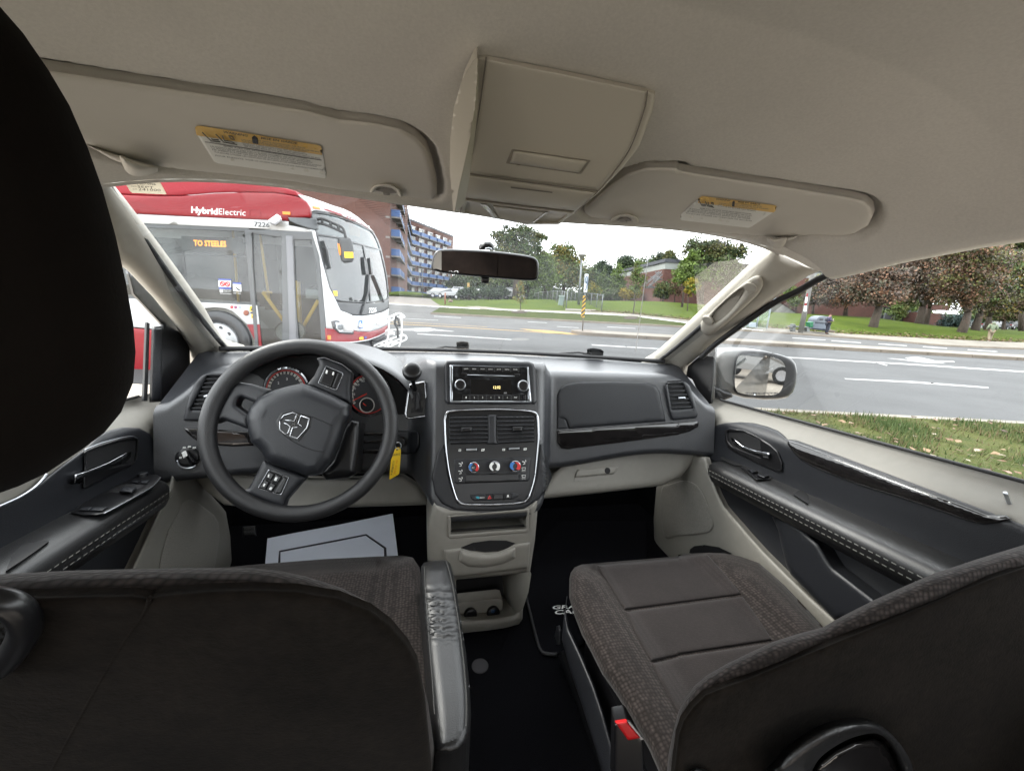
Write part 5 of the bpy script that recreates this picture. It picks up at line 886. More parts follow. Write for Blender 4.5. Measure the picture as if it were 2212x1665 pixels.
VEL = mat('seat_back_velour', (.0085, .0068, .0054), 1., spec=.03, bump=(330, .35, .0015), var=(120, .30, 14, .3), sheen=.02)
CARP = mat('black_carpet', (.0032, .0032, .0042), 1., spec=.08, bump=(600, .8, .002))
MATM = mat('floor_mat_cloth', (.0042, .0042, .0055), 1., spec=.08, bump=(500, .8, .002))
RUB = mat('black_rubber', (.012, .012, .013), .6)
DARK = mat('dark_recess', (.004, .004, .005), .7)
WHT = mat('white_print', (.75, .75, .73), .6)
GRYP = mat('grey_print', (.12, .12, .12), .6)
LABW = mat('label_paper', (.74, .74, .71), .5)
LABY = mat('label_amber', (.70, .46, .14), .5)
RED = mat('red_plastic', (.55, .012, .015), .35)
SILV = mat('silver_paint', (.095, .095, .092), .35, .3, coat=.4)
MIRR = mat('mirror_silver', (.42, .43, .43), .01, 1.)
MIRD = mat('tinted_mirror', (.38, .39, .39), .01, 1.)
GLS = glass('window_glass', (.95, .97, .96), .35, .01)
WSG = glass('windscreen_glass', (.95, .97, .96), .30, .012, dirt=.05)
AMB = mat('display_digits', (.9, .75, .3), .5, emit=(1, .78, .30), es=.7)
REDN = mat('needle_red', (.7, .03, .01), .5)
BLUP = mat('blue_print', (.03, .16, .45), .5)
PAPER = mat('paper_mat', (.66, .70, .78), .8, bump=(260, .3, .001), var=(6, .05))
YEL = mat('yellow_tag_card', (.80, .52, .01), .45)
INKB = mat('ink', (.02, .02, .03), .6)
STITCH2 = mat('grey_stitching', (.10, .10, .095), .8)
STITCH = mat('pale_stitching', (.36, .36, .33), .8)
GRILL = mat('speaker_mesh', (.30, .285, .255), .6, vor=(420, .9, .0015, .35))
# ================================================================== the van
c, s_ = math.cos(VANYAW), math.sin(VANYAW)
van = empty('minivan', (.14 * c, .14 * s_, 0), VANYAW, label='minivan seen from inside, black dashboard and dark seats under a beige headliner', cat='minivan')
def hz_c(Y): return 1.66 - .24 * np.maximum(Y - .40, 0) - .02 * ss(.4, -.4, Y) * 0
def hz_w(Y): return .667 + 0 * Y
def hz_r(Y): return np.interp(Y, (.2, .42, .486, .543, .594, .651, .70, .80), (1.522, 1.519, 1.514, 1.506, 1.499, 1.487, 1.478, 1.470))
def HZ(X, Y):
    u = np.clip(np.abs(X) / hz_w(Y), 0, 1.05)
    zr = hz_r(Y); return zr + (hz_c(Y) - zr) * (1 - u ** 4)
def YH(X): return .862 - .112 * (X / .58) ** 2
VISL = TL('200,430 290,448 800,525 1400,615 2000,715') + TC('0,770 200,790 400,830 500,885 570,960 610,1080 636,1200 636,1260 610,1295 540,1295 400,1275 200,1255 0,1232') + TL('1900,1180 1500,1135 1150,1100 1050,1085 800,1020 560,945 430,900')
VISR = TC('2206,1085') + TR('0,1082 120,1105 600,1178 900,1225 1100,1258 1190,1280 1235,1320 1246,1375 1215,1440 1130,1492 1050,1508 960,1505 880,1500 760,1508 640,1518 560,1512 300,1490 0,1462') + TC('2000,1452 1800,1432 1640,1412 1605,1390 1595,1360 1660,1290 1780,1185 1880,1120 2000,1085')
VSS = Surf(lambda X, Y, Z: Z - HZ(X, Y) - .001)
wells = [VSS.hit(resample(q, 8))[:, :2] for q in (VISL, VISR)]
def recess(P):                                  # shallow wells in the cloth that the sun visors fold into
    f = np.zeros(len(P))
    for q in wells: d = distto(P, [q]); d = np.where(inside(P, q), d, -d); f = np.maximum(f, ss(-.016, -.003, d))
    return f
us = np.linspace(-1, 1, 231); vs_ = np.r_[np.linspace(-1.45, .45, 20)[:-1], np.linspace(.45, 1, 100)]
rows = []
for v in vs_:
    row = []
    for u in us:
        X = u * .667; Y = v * YH(X) if v > 0 else v * .9
        row.append((X, Y, float(HZ(X, Y))))
    row = np.array(row); row[:, 2] += .020 * recess(row[:, :2]) * (1 - ss(.95, 1., v)); rows.append(row)
headl = grid('headliner', rows, HEADL, van, label='beige cloth headliner arching over both front seats')
for sg in (-1, 1):                              # roof edge rolling down to the door seal
    ed = [r_[0 if sg < 0 else -1] for r_ in rows]
    grid('roof_rail_trim', [[(x, y, z) for x, y, z in ed], [(x + sg * .012, y, z - .008) for x, y, z in ed], [(x + sg * .03, y, z - .012) for x, y, z in ed], [(x + sg * .06, y, z + .03) for x, y, z in ed]], HEADL, van)
hx = np.linspace(-.60, .60, 40)
hd = [(x, YH(x), float(HZ(x, YH(x)))) for x in hx]
grid('header_trim', [hd, [(x, y + .008, z - .002) for x, y, z in hd], [(x, y + .022, z + .002) for x, y, z in hd], [(x, y + .03, z + .02) for x, y, z in hd]], HEADL, van)
# ---- windscreen
def YB(X): return 1.525 - .24 * (X / .66) ** 2
def ZB(X): return 1.184 + .016 * (X / .66) ** 2
def WSY(X, Z):
    zh = HZ(X, YH(X)); return YH(X) + .015 + (YB(X) - YH(X)) * (zh + .01 - Z) / (zh + .01 - ZB(X))
WSS = Surf(lambda X, Y, Z: Y - WSY(X, Z))
rows = []
for t in np.linspace(0, 1, 9):
    row = []
    for u in np.linspace(-1, 1, 31):
        X = u * (.625 + .085 * t); Z = float((HZ(X, YH(X)) + .012) * (1 - t) + (ZB(X) - .02) * t); row.append((X, float(WSY(X, Z)), Z))
    rows.append(row)
ws = grid('windscreen', rows, WSG, van, label='clear windscreen with a dotted shade band at the top centre')
m = bpy.data.materials.new('dotted_frit'); m.use_nodes = True; n = m.node_tree; n.nodes.clear()
o = n.nodes.new('ShaderNodeOutputMaterial'); tr = n.nodes.new('ShaderNodeBsdfTransparent'); df = n.nodes.new('ShaderNodeBsdfDiffuse'); df.inputs[0].default_value = (.05, .05, .05, 1)
mx = n.nodes.new('ShaderNodeMixShader'); tc = n.nodes.new('ShaderNodeTexCoord'); vo = n.nodes.new('ShaderNodeTexVoronoi'); vo.inputs['Scale'].default_value = 420; vo.inputs['Randomness'].default_value = .0
mr = n.nodes.new('ShaderNodeMath'); mr.operation = 'LESS_THAN'; mr.inputs[1].default_value = .33
n.links.new(tc.outputs['Object'], vo.inputs['Vector']); n.links.new(vo.outputs['Distance'], mr.inputs[0]); n.links.new(mr.outputs[0], mx.inputs[0]); n.links.new(tr.outputs[0], mx.inputs[1]); n.links.new(df.outputs[0], mx.inputs[2]); n.links.new(mx.outputs[0], o.inputs[0])
patch('frit_band', TC('120,1290 260,1400 330,1470 460,1500 700,1530 1000,1560 1300,1582 1560,1585 1660,1560 1840,1490 1500,1430 700,1330'), WSS, m, ws, off=.004, th=0, skirt=0, h=6)
mst, nst, bst = nodes('sticker_film'); bst.inputs['Base Color'].default_value = (.55, .50, .40, 1); tst = nst.nodes.new('ShaderNodeBsdfTranslucent'); tst.inputs[0].default_value = (.75, .66, .50, 1); xst = nst.nodes.new('ShaderNodeMixShader'); xst.inputs[0].default_value = .22
nst.links.new(bst.outputs[0], xst.inputs[1]); nst.links.new(tst.outputs[0], xst.inputs[2]); nst.links.new(xst.outputs[0], nst.nodes['Material Output'].inputs[0])
stk = patch('oil_change_sticker', Z7('157,48 495,66 562,190 545,192 248,178 230,165'), WSS, mst, ws, off=.002, th=.001, skirt=0)
textpx('lettering', '(905) 857-0926', Z7('222,104')[0], Z7('468,116')[0], Z7('219,88')[0], WSS, INKB, stk, .004, .02)
textpx('lettering', '12191 AIRPORT ROAD', Z7('235,70')[0], Z7('432,82')[0], Z7('232,60')[0], WSS, GRYP, stk, .004)
textpx('lettering', 'SEPT', Z7('300,138')[0], Z7('448,148')[0], Z7('297,118')[0], WSS, INKB, stk, .004)
textpx('lettering', '241000', Z7('308,164')[0], Z7('512,174')[0], Z7('305,142')[0], WSS, INKB, stk, .004)
textpx('lettering', 'DATE', Z7('244,132')[0], Z7('292,136')[0], Z7('242,120')[0], WSS, GRYP, stk, .004)
textpx('lettering', 'KM', Z7('258,158')[0], Z7('296,160')[0], Z7('256,146')[0], WSS, GRYP, stk, .004)
edge = [(x, float(YB(x)) - .008, float(ZB(x)) + .004) for x in np.linspace(-.69, .69, 30)]
tubes('windscreen_seal', [edge], .007, RUB, van)
for sg in (-1, 1):
    tubes('windscreen_seal', [[(sg * (.605 + .085 * t), float(WSY(sg * (.605 + .085 * t), 1.525 - .33 * t)) + .012, 1.525 - .33 * t) for t in np.linspace(0, 1, 10)]], .006, RUB, van)
# ---- front pillars
pl_r = Surf(lambda X, Y, Z: (X - .62) - .16 * (Y - .755) / .53 * .5 + .10 * (Z - 1.517) / .33 * .5 + .55 * (Y - .755 - (1.517 - Z) * 1.62))
pr_ = patch('pillar_trim', Z6('0,205 120,262 250,325 380,392 478,408') + MR('830,130 700,215 560,312 400,432 250,552 120,652 62,705 48,760 40,800') + Z5('740,1575 620,1540 560,1515 640,1470 700,1430 900,1250 1200,965 1500,690 1700,505 1880,345'), pl_r, PILM, van, th=.022, r=.03, skirt=.03, label='beige right front pillar trim with a moulded grab handle')
g_in = catmull(Z5('1300,1082 1320,990 1480,835 1600,752 1626,770 1560,880 1450,1010 1350,1085'), 5)
gh = patch('grab_handle', Z5('1190,1190 1178,1110 1240,1030 1500,790 1690,640 1775,612 1812,650 1815,720 1760,810 1650,915 1400,1140 1270,1220'), pl_r, PILM, pr_, off=.022, th=.012, r=.010, sm=1, holes=[g_in], skirt=.012)
patch('handle_recess', g_in, pl_r, PILM, gh, off=.026, th=.0, skirt=.0)
for q, rr in (('1690,735', 14), ('1250,1072', 11)):
    knobpx('screw_cap', Z5(q)[0], rr, pl_r, .002, PILM, gh, off=.034)
pl_l = Surf(lambda X, Y, Z: -(X + .62) - .16 * (Y - .755) / .53 * .5 + .10 * (Z - 1.517) / .33 * .5 + .55 * (Y - .755 - (1.517 - Z) * 1.62))
patch('pillar_trim', D('150,330 190,318 247,388') + Z7('60,85 200,260 350,455 560,740 720,960 900,1215 1010,1410 1090,1530 1180,1600 1330,1640') + ML('1560,640 1480,655 1300,715 1242,775 1240,700 1236,590 1200,515 1050,325 830,95') + D('240,560 190,430'), pl_l, PILM, van, th=.022, r=.03, skirt=.03, label='beige left front pillar trim beside the bus')
patch('corner_trim', Z6('0,222 60,262 120,292 250,350 380,418 480,436 490,395 380,345 250,280 120,220 40,190'), Plane((.60, .735, 1.50), (-.45, -.75, -.6)), HEADL, pr_, th=.002, skirt=0)
# ---- sun visors
def rows_text(o_, pl, pr, pt, s, mt, b=0.): textpx('lettering', s, pl, pr, pt, VSS, mt, o_, .0118, b)
vl = patch('sun_visor', VISL, VSS, VISM, van, off=0, th=.007, r=.008, skirt=.010, h=9, label='left sun visor carrying the larger warning label')
lab = patch('warning_label', LL('85,105 2085,425 2148,790 2130,812 420,565 350,535'), VSS, LABW, vl, off=.0072, th=.0006, skirt=0, h=8)
patch('warning_band', LL('62,70 100,45 160,45 900,165 1500,265 2020,350 2070,375 2088,428 1500,335 800,220 75,102'), VSS, LABY, lab, off=.0078, th=.0006, skirt=0, h=8)
rows_text(lab, LL('510,158')[0], LL('900,218')[0], LL('512,122')[0], 'WARNING', INKB, .02)
rows_text(lab, LL('1115,252')[0], LL('1690,338')[0], LL('1117,220')[0], 'MISE EN GARDE', INKB, .02)
patch('warning_triangle', LL('970,225 1010,195 1060,242'), VSS, INKB, lab, off=.0086, th=.0002, skirt=0)
def label_body(zf, lb, T):
    for s, a, b in T:
        (x0, y0), (x1, y1) = a, b; h_ = zf('%f,%f' % (x0 - 3, y0 - 20))[0]
        rows_text(lb, zf('%f,%f' % a)[0], zf('%f,%f' % b)[0], h_, s, GRYP, .012)
label_body(LL, lab, [('EVEN WITH ADVANCED AIR BAGS', (985, 275), (1820, 408)), ('CHILDREN CAN BE KILLED OR SERIOUSLY INJURED BY THE AIR BAG', (800, 272), (2040, 470)), ('THE BACK SEAT IS THE SAFEST PLACE FOR CHILDREN', (805, 298), (1850, 460)),
    ('NEVER PUT A REAR-FACING CHILD SEAT IN THE FRONT', (810, 325), (1820, 482)), ('ALWAYS USE SEAT BELTS AND CHILD RESTRAINTS', (830, 352), (1850, 512)), ('SEE OWNERS MANUAL FOR MORE INFORMATION ABOUT AIR BAGS', (850, 378), (2060, 575)),
    ('MEME AVEC DES SACS GONFLABLES PERFECTIONNES', (520, 375), (1850, 575)), ('LES ENFANTS PEUVENT ETRE TUES OU BLESSES GRAVEMENT PAR UN SAC GONFLABLE', (310, 378), (1900, 610)), ('LA BANQUETTE ARRIERE EST LA PLACE LA PLUS SURE POUR LES ENFANTS', (330, 405), (1930, 640)),
    ('NE JAMAIS PLACER UN SIEGE POUR ENFANT FACE VERS ARRIERE A AVANT', (340, 432), (2080, 690)), ('TOUJOURS UTILISER LES CEINTURES DE SECURITE ET LES ENSEMBLES DE RETENUE', (370, 470), (2000, 700)), ('POUR ENFANTS. VOIR LE GUIDE POUR PLUS DE RENSEIGNEMENTS', (390, 525), (2100, 755))])
tubes('label_rule', [on(VSS, LL('225,300 800,388 2080,592'), .0095)], .0005, GRYP, lab)
def pictogram(zf, lb, dx, sc):
    f = lambda t: zf(t) if not sc else zf(' '.join('%f,%f' % (sc[0] + (float(a) - 165) * sc[2] + (float(b) - 150) * sc[3], sc[1] + (float(b) - 150) * sc[4] + (float(a) - 165) * sc[5]) for a, b in (q.split(',') for q in t.split())))
    for t in ('180,152 320,285 465,300', '395,180 520,305 660,330 735,345', '320,255 360,268 440,270', '500,205 530,280 620,290 690,320', '600,205 660,215 690,265 640,255 600,205'):
        tubes('pictogram', [on(VSS, f(t), .0098)], .0007, GRYP, lb)
pictogram(LL, lab, 0, None)
clip = catmull(TC('205,1255 212,1225 250,1203 300,1198 350,1205 395,1235 412,1278 390,1278 375,1245 330,1222 290,1218 250,1222 228,1250'), 3)
patch('visor_clip', clip, VSS, VISM, vl, off=.003, th=.010, r=.003)
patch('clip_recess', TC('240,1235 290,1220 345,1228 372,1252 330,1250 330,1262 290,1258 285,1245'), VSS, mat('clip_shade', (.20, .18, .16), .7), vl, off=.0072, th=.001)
pv = patch('visor_pivot', TL('780,1010 860,1040 1020,1085 985,1115 930,1130 870,1130 820,1105 795,1065'), VSS, VISM, vl, off=.004, th=.022, r=.014, sm=1, skirt=.0)
patch('pivot_bracket', TL('560,945 640,985 720,1035 790,1060 850,1050 800,1020'), VSS, VISM, vl, off=.0, th=.014, r=.008, skirt=0)
vr = patch('sun_visor', VISR, VSS, VISM, van, off=0, th=.007, r=.008, skirt=.010, h=9, label='right sun visor carrying the smaller warning label')
labr = patch('warning_label', LR('530,152 2040,345 1600,640 1540,664 210,515 172,490 190,455'), VSS, LABW, vr, off=.0072, th=.0006, skirt=0, h=7)
patch('warning_band', LR('600,100 2060,288 2082,310 2040,348 525,155'), VSS, LABY, labr, off=.0078, th=.0006, skirt=0, h=7)
rows_text(labr, LR('870,178')[0], LR('1155,205')[0], LR('885,150')[0], 'WARNING', INKB, .02)
rows_text(labr, LR('1310,228')[0], LR('1750,278')[0], LR('1325,202')[0], 'MISE EN GARDE', INKB, .02)
patch('warning_triangle', LR('1205,215 1240,192 1255,222'), VSS, INKB, labr, off=.0086, th=.0002, skirt=0)
label_body(LR, labr, [('EVEN WITH ADVANCED AIR BAGS', (1150, 250), (1790, 322)), ('CHILDREN CAN BE KILLED OR SERIOUSLY INJURED BY THE AIR BAG', (940, 252), (1920, 372)), ('NEVER PUT A REAR-FACING CHILD SEAT IN THE FRONT', (920, 280), (1680, 378)), ('ALWAYS USE SEAT BELTS AND CHILD RESTRAINTS', (905, 305), (1670, 412)),
    ('MEME AVEC DES SACS GONFLABLES PERFECTIONNES', (560, 355), (1580, 470)), ('LES ENFANTS PEUVENT ETRE TUES OU BLESSES GRAVEMENT PAR UN SAC', (340, 362), (1590, 505)), ('LA BANQUETTE ARRIERE EST LA PLACE LA PLUS SURE', (320, 390), (1560, 535)), ('NE JAMAIS PLACER UN SIEGE POUR ENFANT FACE VERS ARRIERE', (300, 415), (1560, 565)), ('TOUJOURS UTILISER LES CEINTURES DE SECURITE', (270, 450), (1590, 608))])
pictogram(LR, labr, 0, (530, 190, .62, -.25, .72, .0))
patch('visor_clip', catmull(TC('1768,1440 1790,1410 1840,1392 1890,1395 1935,1415 1948,1440 1935,1455 1915,1450 1905,1425 1870,1412 1830,1412 1800,1432'), 3), VSS, VISM, vr, off=.003, th=.010, r=.003)
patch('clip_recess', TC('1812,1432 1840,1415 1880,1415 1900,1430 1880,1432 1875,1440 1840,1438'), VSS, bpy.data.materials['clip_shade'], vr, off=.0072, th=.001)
patch('visor_pivot', TR('570,1520 620,1525 690,1520 685,1555 660,1575 625,1578 600,1565'), VSS, VISM, vr, off=.004, th=.022, r=.014, sm=1, skirt=0)
patch('pivot_bracket', TR('690,1520 770,1508 740,1530 695,1542'), VSS, VISM, vr, off=0, th=.012, r=.006, skirt=0)
# ---- overhead console
OHS = Surf(lambda X, Y, Z: Z - (HZ(.02, Y) - .004 - .050 * ss(.47, .66, Y) + .028 * ss(.66, .80, Y)))
oh = patch('overhead_console', TC('902,372 958,372 1480,478 2010,590 2058,606 2040,720 1950,960 1830,1110 1700,1245 1530,1392 1430,1462 1220,1462 1000,1420 800,1388 748,1372 770,1240 800,1110 850,880 880,700 895,520'), OHS, CONSM, van, th=.0, r=.004, skirt=.06, h=9, label='beige overhead console with a latched storage door')
patch('console_side', TC('902,372 872,398 800,520 748,700 724,900 720,1100 742,1370 752,1384 775,1240 805,1110 855,880 884,700 898,520'), Surf(lambda X, Y, Z: Z - (HZ(X, Y) - .012 - 1.1 * (X + .165) * ss(.45, .6, Y))), CONSM, oh, th=.002, r=.0, skirt=.02, h=6)
patch('storage_door', TC('962,384 1480,485 2003,594 1985,720 1895,960 1790,1110 1682,1233 1300,1185 842,1120 890,800'), OHS, CONSM, oh, th=.004, r=.003, h=9)
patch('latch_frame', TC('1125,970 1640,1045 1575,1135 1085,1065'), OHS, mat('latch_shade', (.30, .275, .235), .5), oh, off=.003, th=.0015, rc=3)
patch('latch', TC('1137,980 1618,1050 1562,1126 1112,1060'), OHS, CONSM, oh, off=.004, th=.005, r=.004)
patch('console_panel', TC('836,1138 1300,1200 1672,1252 1530,1370 1200,1335 812,1284'), OHS, CONSM, oh, th=.004, r=.003, h=8)
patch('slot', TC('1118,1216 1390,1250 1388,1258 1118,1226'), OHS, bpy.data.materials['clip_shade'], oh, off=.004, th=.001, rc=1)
lrim = [np.array(TC(t)) for t in ('832,1318 925,1330 1030,1428 815,1380', '1000,1340 1340,1382 1250,1452 1045,1428', '1362,1387 1488,1398 1420,1448 1268,1452')]
patch('map_light_panel', TC('806,1296 1522,1382 1425,1458 1220,1458 1000,1416 794,1378'), OHS, CONSM, oh, th=.004, r=.002, holes=[lrim[0], lrim[2]], h=5)
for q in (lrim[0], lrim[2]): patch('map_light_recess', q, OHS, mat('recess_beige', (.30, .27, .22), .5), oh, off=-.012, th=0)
patch('light_centre', lrim[1], OHS, CONSM, oh, off=.004, th=.004, r=.003)
LENS = mat('light_lens', (.75, .77, .80), .12, spec=.8)
patch('lens', TC('915,1328 965,1333 1045,1428 1015,1426'), OHS, LENS, oh, off=.004, th=.006, r=.004)
patch('lens', TC('1342,1382 1362,1384 1268,1452 1250,1452'), OHS, LENS, oh, off=.004, th=.006, r=.003)
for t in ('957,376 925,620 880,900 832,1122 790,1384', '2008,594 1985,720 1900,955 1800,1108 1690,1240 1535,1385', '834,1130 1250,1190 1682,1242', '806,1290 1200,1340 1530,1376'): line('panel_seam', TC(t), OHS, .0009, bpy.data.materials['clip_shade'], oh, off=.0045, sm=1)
# ---- rear view mirror
MP = Plane((0, .93, 1.46), (-.14, -1, -.13))
mout = catmull(Z4('552,700 560,610 585,550 640,524 800,522 1050,535 1250,555 1420,580 1490,606 1514,660 1508,765 1480,798 1400,802 1050,775 700,742 590,716'), 4)
rv = patch('rear_view_mirror', mout, MP, BLK2, van, off=-.012, th=.016, r=.008, skirt=.012, label='black framed rear view mirror hanging from the windscreen')
patch('mirror_glass', Z4('568,695 576,612 600,560 645,540 800,540 1050,553 1250,573 1412,598 1475,622 1497,665 1492,755 1470,780 1400,784 1050,757 700,722 600,698'), MP, MIRD, rv, off=.004, th=.001, skirt=.001, sm=1)
patch('mirror_toggle', Z4('996,770 1072,775 1068,828 1000,826'), MP, BLK2, rv, off=-.012, th=.006, r=.004, rc=3)
patch('mirror_stem', Z4('980,528 995,480 1030,455 1080,455 1110,480 1118,530'), Plane((0, .965, 1.49), (0, -1, -.3)), BLK2, rv, off=0, th=.02, r=.012, skirt=.02)
patch('ball_joint', Z4('1030,528 1038,510 1065,504 1092,512 1098,530'), Plane((0, .94, 1.49), (0, -1, -.3)), SATIN, rv, th=.005, r=.004)
# ---- dashboard
def FX(X, Z): return 1.10 - .055 * (np.abs(X) / .72) ** 4 + .18 * (Z - 1.15)
def stackw(X, Z): return ss(.205, .135, np.abs(X - .028 + .02 * (1.1 - Z)))
def FACE(X, Z):
    st = 1.02 + .36 * (Z - 1.22); w_ = stackw(X, Z)
    dr = .05 * ss(-.02, -.12, X) * ss(-.66, -.55, X) * 0
    b = FX(X, Z) - dr
    return b * (1 - w_) + np.minimum(st, b) * w_
DFS = Surf(lambda X, Y, Z: Y - FACE(X, Z))
def brow(X): return 1.186 - .085 * ss(.60, .735, abs(X)) ** 1.3 + .036 * float(ss(.20, .15, abs(X - .028)))
xs = np.unique(np.r_[np.linspace(-.735, .735, 62), np.linspace(-.20, .26, 40)])
rows = []
for X in xs:
    b = brow(X); rr = .028; prof = []
    yb = YB(min(max(X, -.69), .69)) - .004; zb = ZB(X) - .006; yf = float(FACE(X, b - rr)); yt = yf + rr
    for t in np.linspace(0, 1, 14): prof.append((yb + (yt - yb) * t, zb + (b - zb) * (t ** 1.5) - .012 * math.sin(math.pi * t) * (1 if abs(X) > .2 else .5)))
    for a in np.linspace(0, math.pi / 2, 7)[1:]: prof.append((yt - rr * math.sin(a), b - rr + rr * math.cos(a)))
    lip = .915 + .045 * float(ss(.2, .6, X)) + .02 * float(ss(-.2, -.5, X)) - .055 * float(ss(.17, .10, abs(X - .03)))
    for z in np.linspace(b - rr, lip, 26)[1:]: prof.append((float(FACE(X, z)), z))
    yl = float(FACE(X, lip)); prof += [(yl + .006, lip - .012), (yl + .03, lip - .018), (yl + .12, lip - .01)]
    rows.append([(X, y, z) for y, z in prof])
dash = grid('dashboard', rows, DASHT, van, label='black grained dashboard spanning the cabin under the windscreen')
for sg in (0, -1): mk('end_cap', [p for p in rows[sg]] + [(rows[sg][0][0], 1.35, .95)], [tuple(range(len(rows[sg]) + 1))], BLK, dash)
# passenger side
patch('airbag_door', D('1204,853 1210,839 1224,830 1250,825 1320,824 1393,826 1415,832 1425,846 1438,910 1330,918 1229,926 1223,908 1204,903'), DFS, BLK, dash, th=.005, r=.005, h=7)
patch('trim_corner', MC('1420,1042 1450,1043 1470,1055 1490,1112 1488,1122 1420,1128'), DFS, BLK, dash, th=.004, r=.003)
patch('gloss_trim_strip', D('1204,930 1330,921 1465,912 1505,909 1510,913 1508,922 1490,932 1465,939 1340,956 1225,970 1212,968 1204,956'), DFS, GLOSS, dash, th=.007, r=.005, h=7)
textpx('lettering', 'AIRBAG', MC('1932,808')[0], MC('1965,811')[0], MC('1932,802')[0], DFS, GRYP, dash, .004)
LGS = Surf(lambda X, Y, Z: Y - (1.085 + .35 * (Z - .93)) + .035 * ss(.55, .72, X))
gb = patch('lower_glovebox', D('1165,1078 1178,1050 1195,1022 1225,995 1280,975 1350,962 1430,955 1470,945 1515,925 1532,900 1534,940 1525,965 1470,1030 1428,1049 1300,1064'), LGS, GREY, van, off=-.02, th=.02, r=.014, skirt=.05, h=8, label='grey lower glovebox with a keyhole handle')
patch('handle_recess', MC('1528,1468 1535,1440 1700,1425 1770,1425 1740,1445 1650,1458'), LGS, mat('shade_grey', (.24, .23, .205), .6), gb, off=0, th=.0015, rc=3)
patch('glovebox_handle', MC('1548,1400 1560,1390 1810,1370 1816,1375 1790,1418 1535,1440'), LGS, GREY, gb, off=0, th=.006, r=.004)
knobpx('keyhole', MC('1747,1397')[0], 6, LGS, .001, DARK, gb, off=.006)
# vents
def vent(name, op, n, surf, dep=.025, tab=None, fr=None, frm=None, lean=0., **k):
    """a louvred air outlet; op = opening corners tl, tr, br, bl"""
    q = [np.array(p) for p in op]
    ve = patch(name, fr, surf, frm or BLK, dash, th=.010, r=.005, rc=6, holes=[np.array(op)], **k) if fr else None
    base = ve or dash
    patch('vent_back', op, surf, DARK, base, off=.001, th=0, skirt=0)
    for i in range(n):
        t = (i + .55) / n; w_ = .36 / n
        a, b = q[0] + (q[3] - q[0]) * (t - w_ / 2), q[1] + (q[2] - q[1]) * (t - w_ / 2); c_, d_ = q[1] + (q[2] - q[1]) * (t + w_ / 2), q[0] + (q[3] - q[0]) * (t + w_ / 2)
        patch('slat', [a, b, c_, d_], surf, BLK, base, off=.006, th=.002, r=.0015, skirt=.004, h=14)
    if tab: patch('vent_tab', tab, surf, SATIN, base, off=.007, th=.005, r=.003, rc=2)
    return base
vent('air_vent', MR('-70,800 20,795 95,975 -40,985'), 7, DFS, fr=D('1436,838 1442,828 1478,823 1490,832 1500,862 1508,896 1504,903 1452,908 1444,880'), tab=MR('0,900 45,900 50,915 0,920'), label='air vent at the passenger end of the dashboard')
patch('vent_slider', MR('5,992 60,990 70,1003 10,1008'), DFS, SATIN, dash, off=.006, th=.003, r=.002)
vent('air_vent', W('345,368 520,368 440,650 205,650'), 8, DFS, fr=W('140,742 150,690 190,540 240,420 290,360 350,335 560,335 560,560 470,745'), tab=W('310,530 350,515 360,545 315,550'), frm=BLK, label='air vent at the driver end of the dashboard')
patch('vent_icon', W('245,680 270,680 268,698 243,698'), DFS, BLUP, dash, off=.006, th=.001)
patch('gloss_trim_strip', W('145,800 270,802 700,832 735,950 560,958 450,950 330,930 260,912 200,870 165,835'), DFS, GLOSS, dash, th=.006, r=.004)
hs = knobpx('headlight_switch', W('185,1045')[0], 26, DFS, .012, BLK2, dash, label='round headlight switch at the driver end of the dashboard')
patch('switch_grip', W('140,985 170,985 250,1090 220,1110 200,1095'), DFS, BLK2, hs, off=.012, th=.014, r=.006)
patch('switch_mark', W('150,995 163,992 180,1035 165,1040'), DFS, WHT, hs, off=.027, th=.0005)
for q in ('155,965', '197,958', '238,967', '118,1050'): patch('switch_icon', [(p[0], p[1]) for p in np.array(W(q)[0]) + np.array([(-2.4, -1.6), (2.4, -1.6), (2.4, 1.6), (-2.4, 1.6)])], DFS, WHT, hs, off=.0125, th=.0003, holes=[np.array(W(q)[0]) + np.array([(-1.4, -.8), (1.4, -.8), (1.4, .8), (-1.4, .8)])], h=2)
tubes('switch_rim', [on(DFS, catmull(W('90,1075 110,1120 160,1140 215,1135 245,1115'), 4, False), .012)], .002, SATIN, hs)
# knee panel below the driver's dash
KNS = Surf(lambda X, Y, Z: Y - (1.10 + .30 * (Z - .93)))
patch('knee_panel', W('60,1190 260,1180 560,1180 1000,1235 1600,1235 1850,1190 2000,1215 2120,1290 2210,1420') + D('930,1070 928,1090') + W('1500,1470 1000,1500 490,1450 330,1330 200,1180'), KNS, GREY, van, off=-.02, th=.02, r=.010, skirt=.04, h=8, label='grey knee panel under the steering column')
patch('ignition_plate', W('1640,830 1900,826 2110,826 2130,850 2130,960 2090,1010 2030,1022 1620,1018'), DFS, BLK, dash, th=.006, r=.004)
for y in (840, 905, 985): patch('trim_bar', W('1650,%d 1840,%d 1840,%d 1650,%d' % (y, y - 4, y + 22, y + 28)), DFS, GLOSS, dash, off=.006, th=.004, r=.002)
knobpx('ignition_switch', W('1975,915')[0], 12, DFS, .012, BLK2, dash, off=.006)
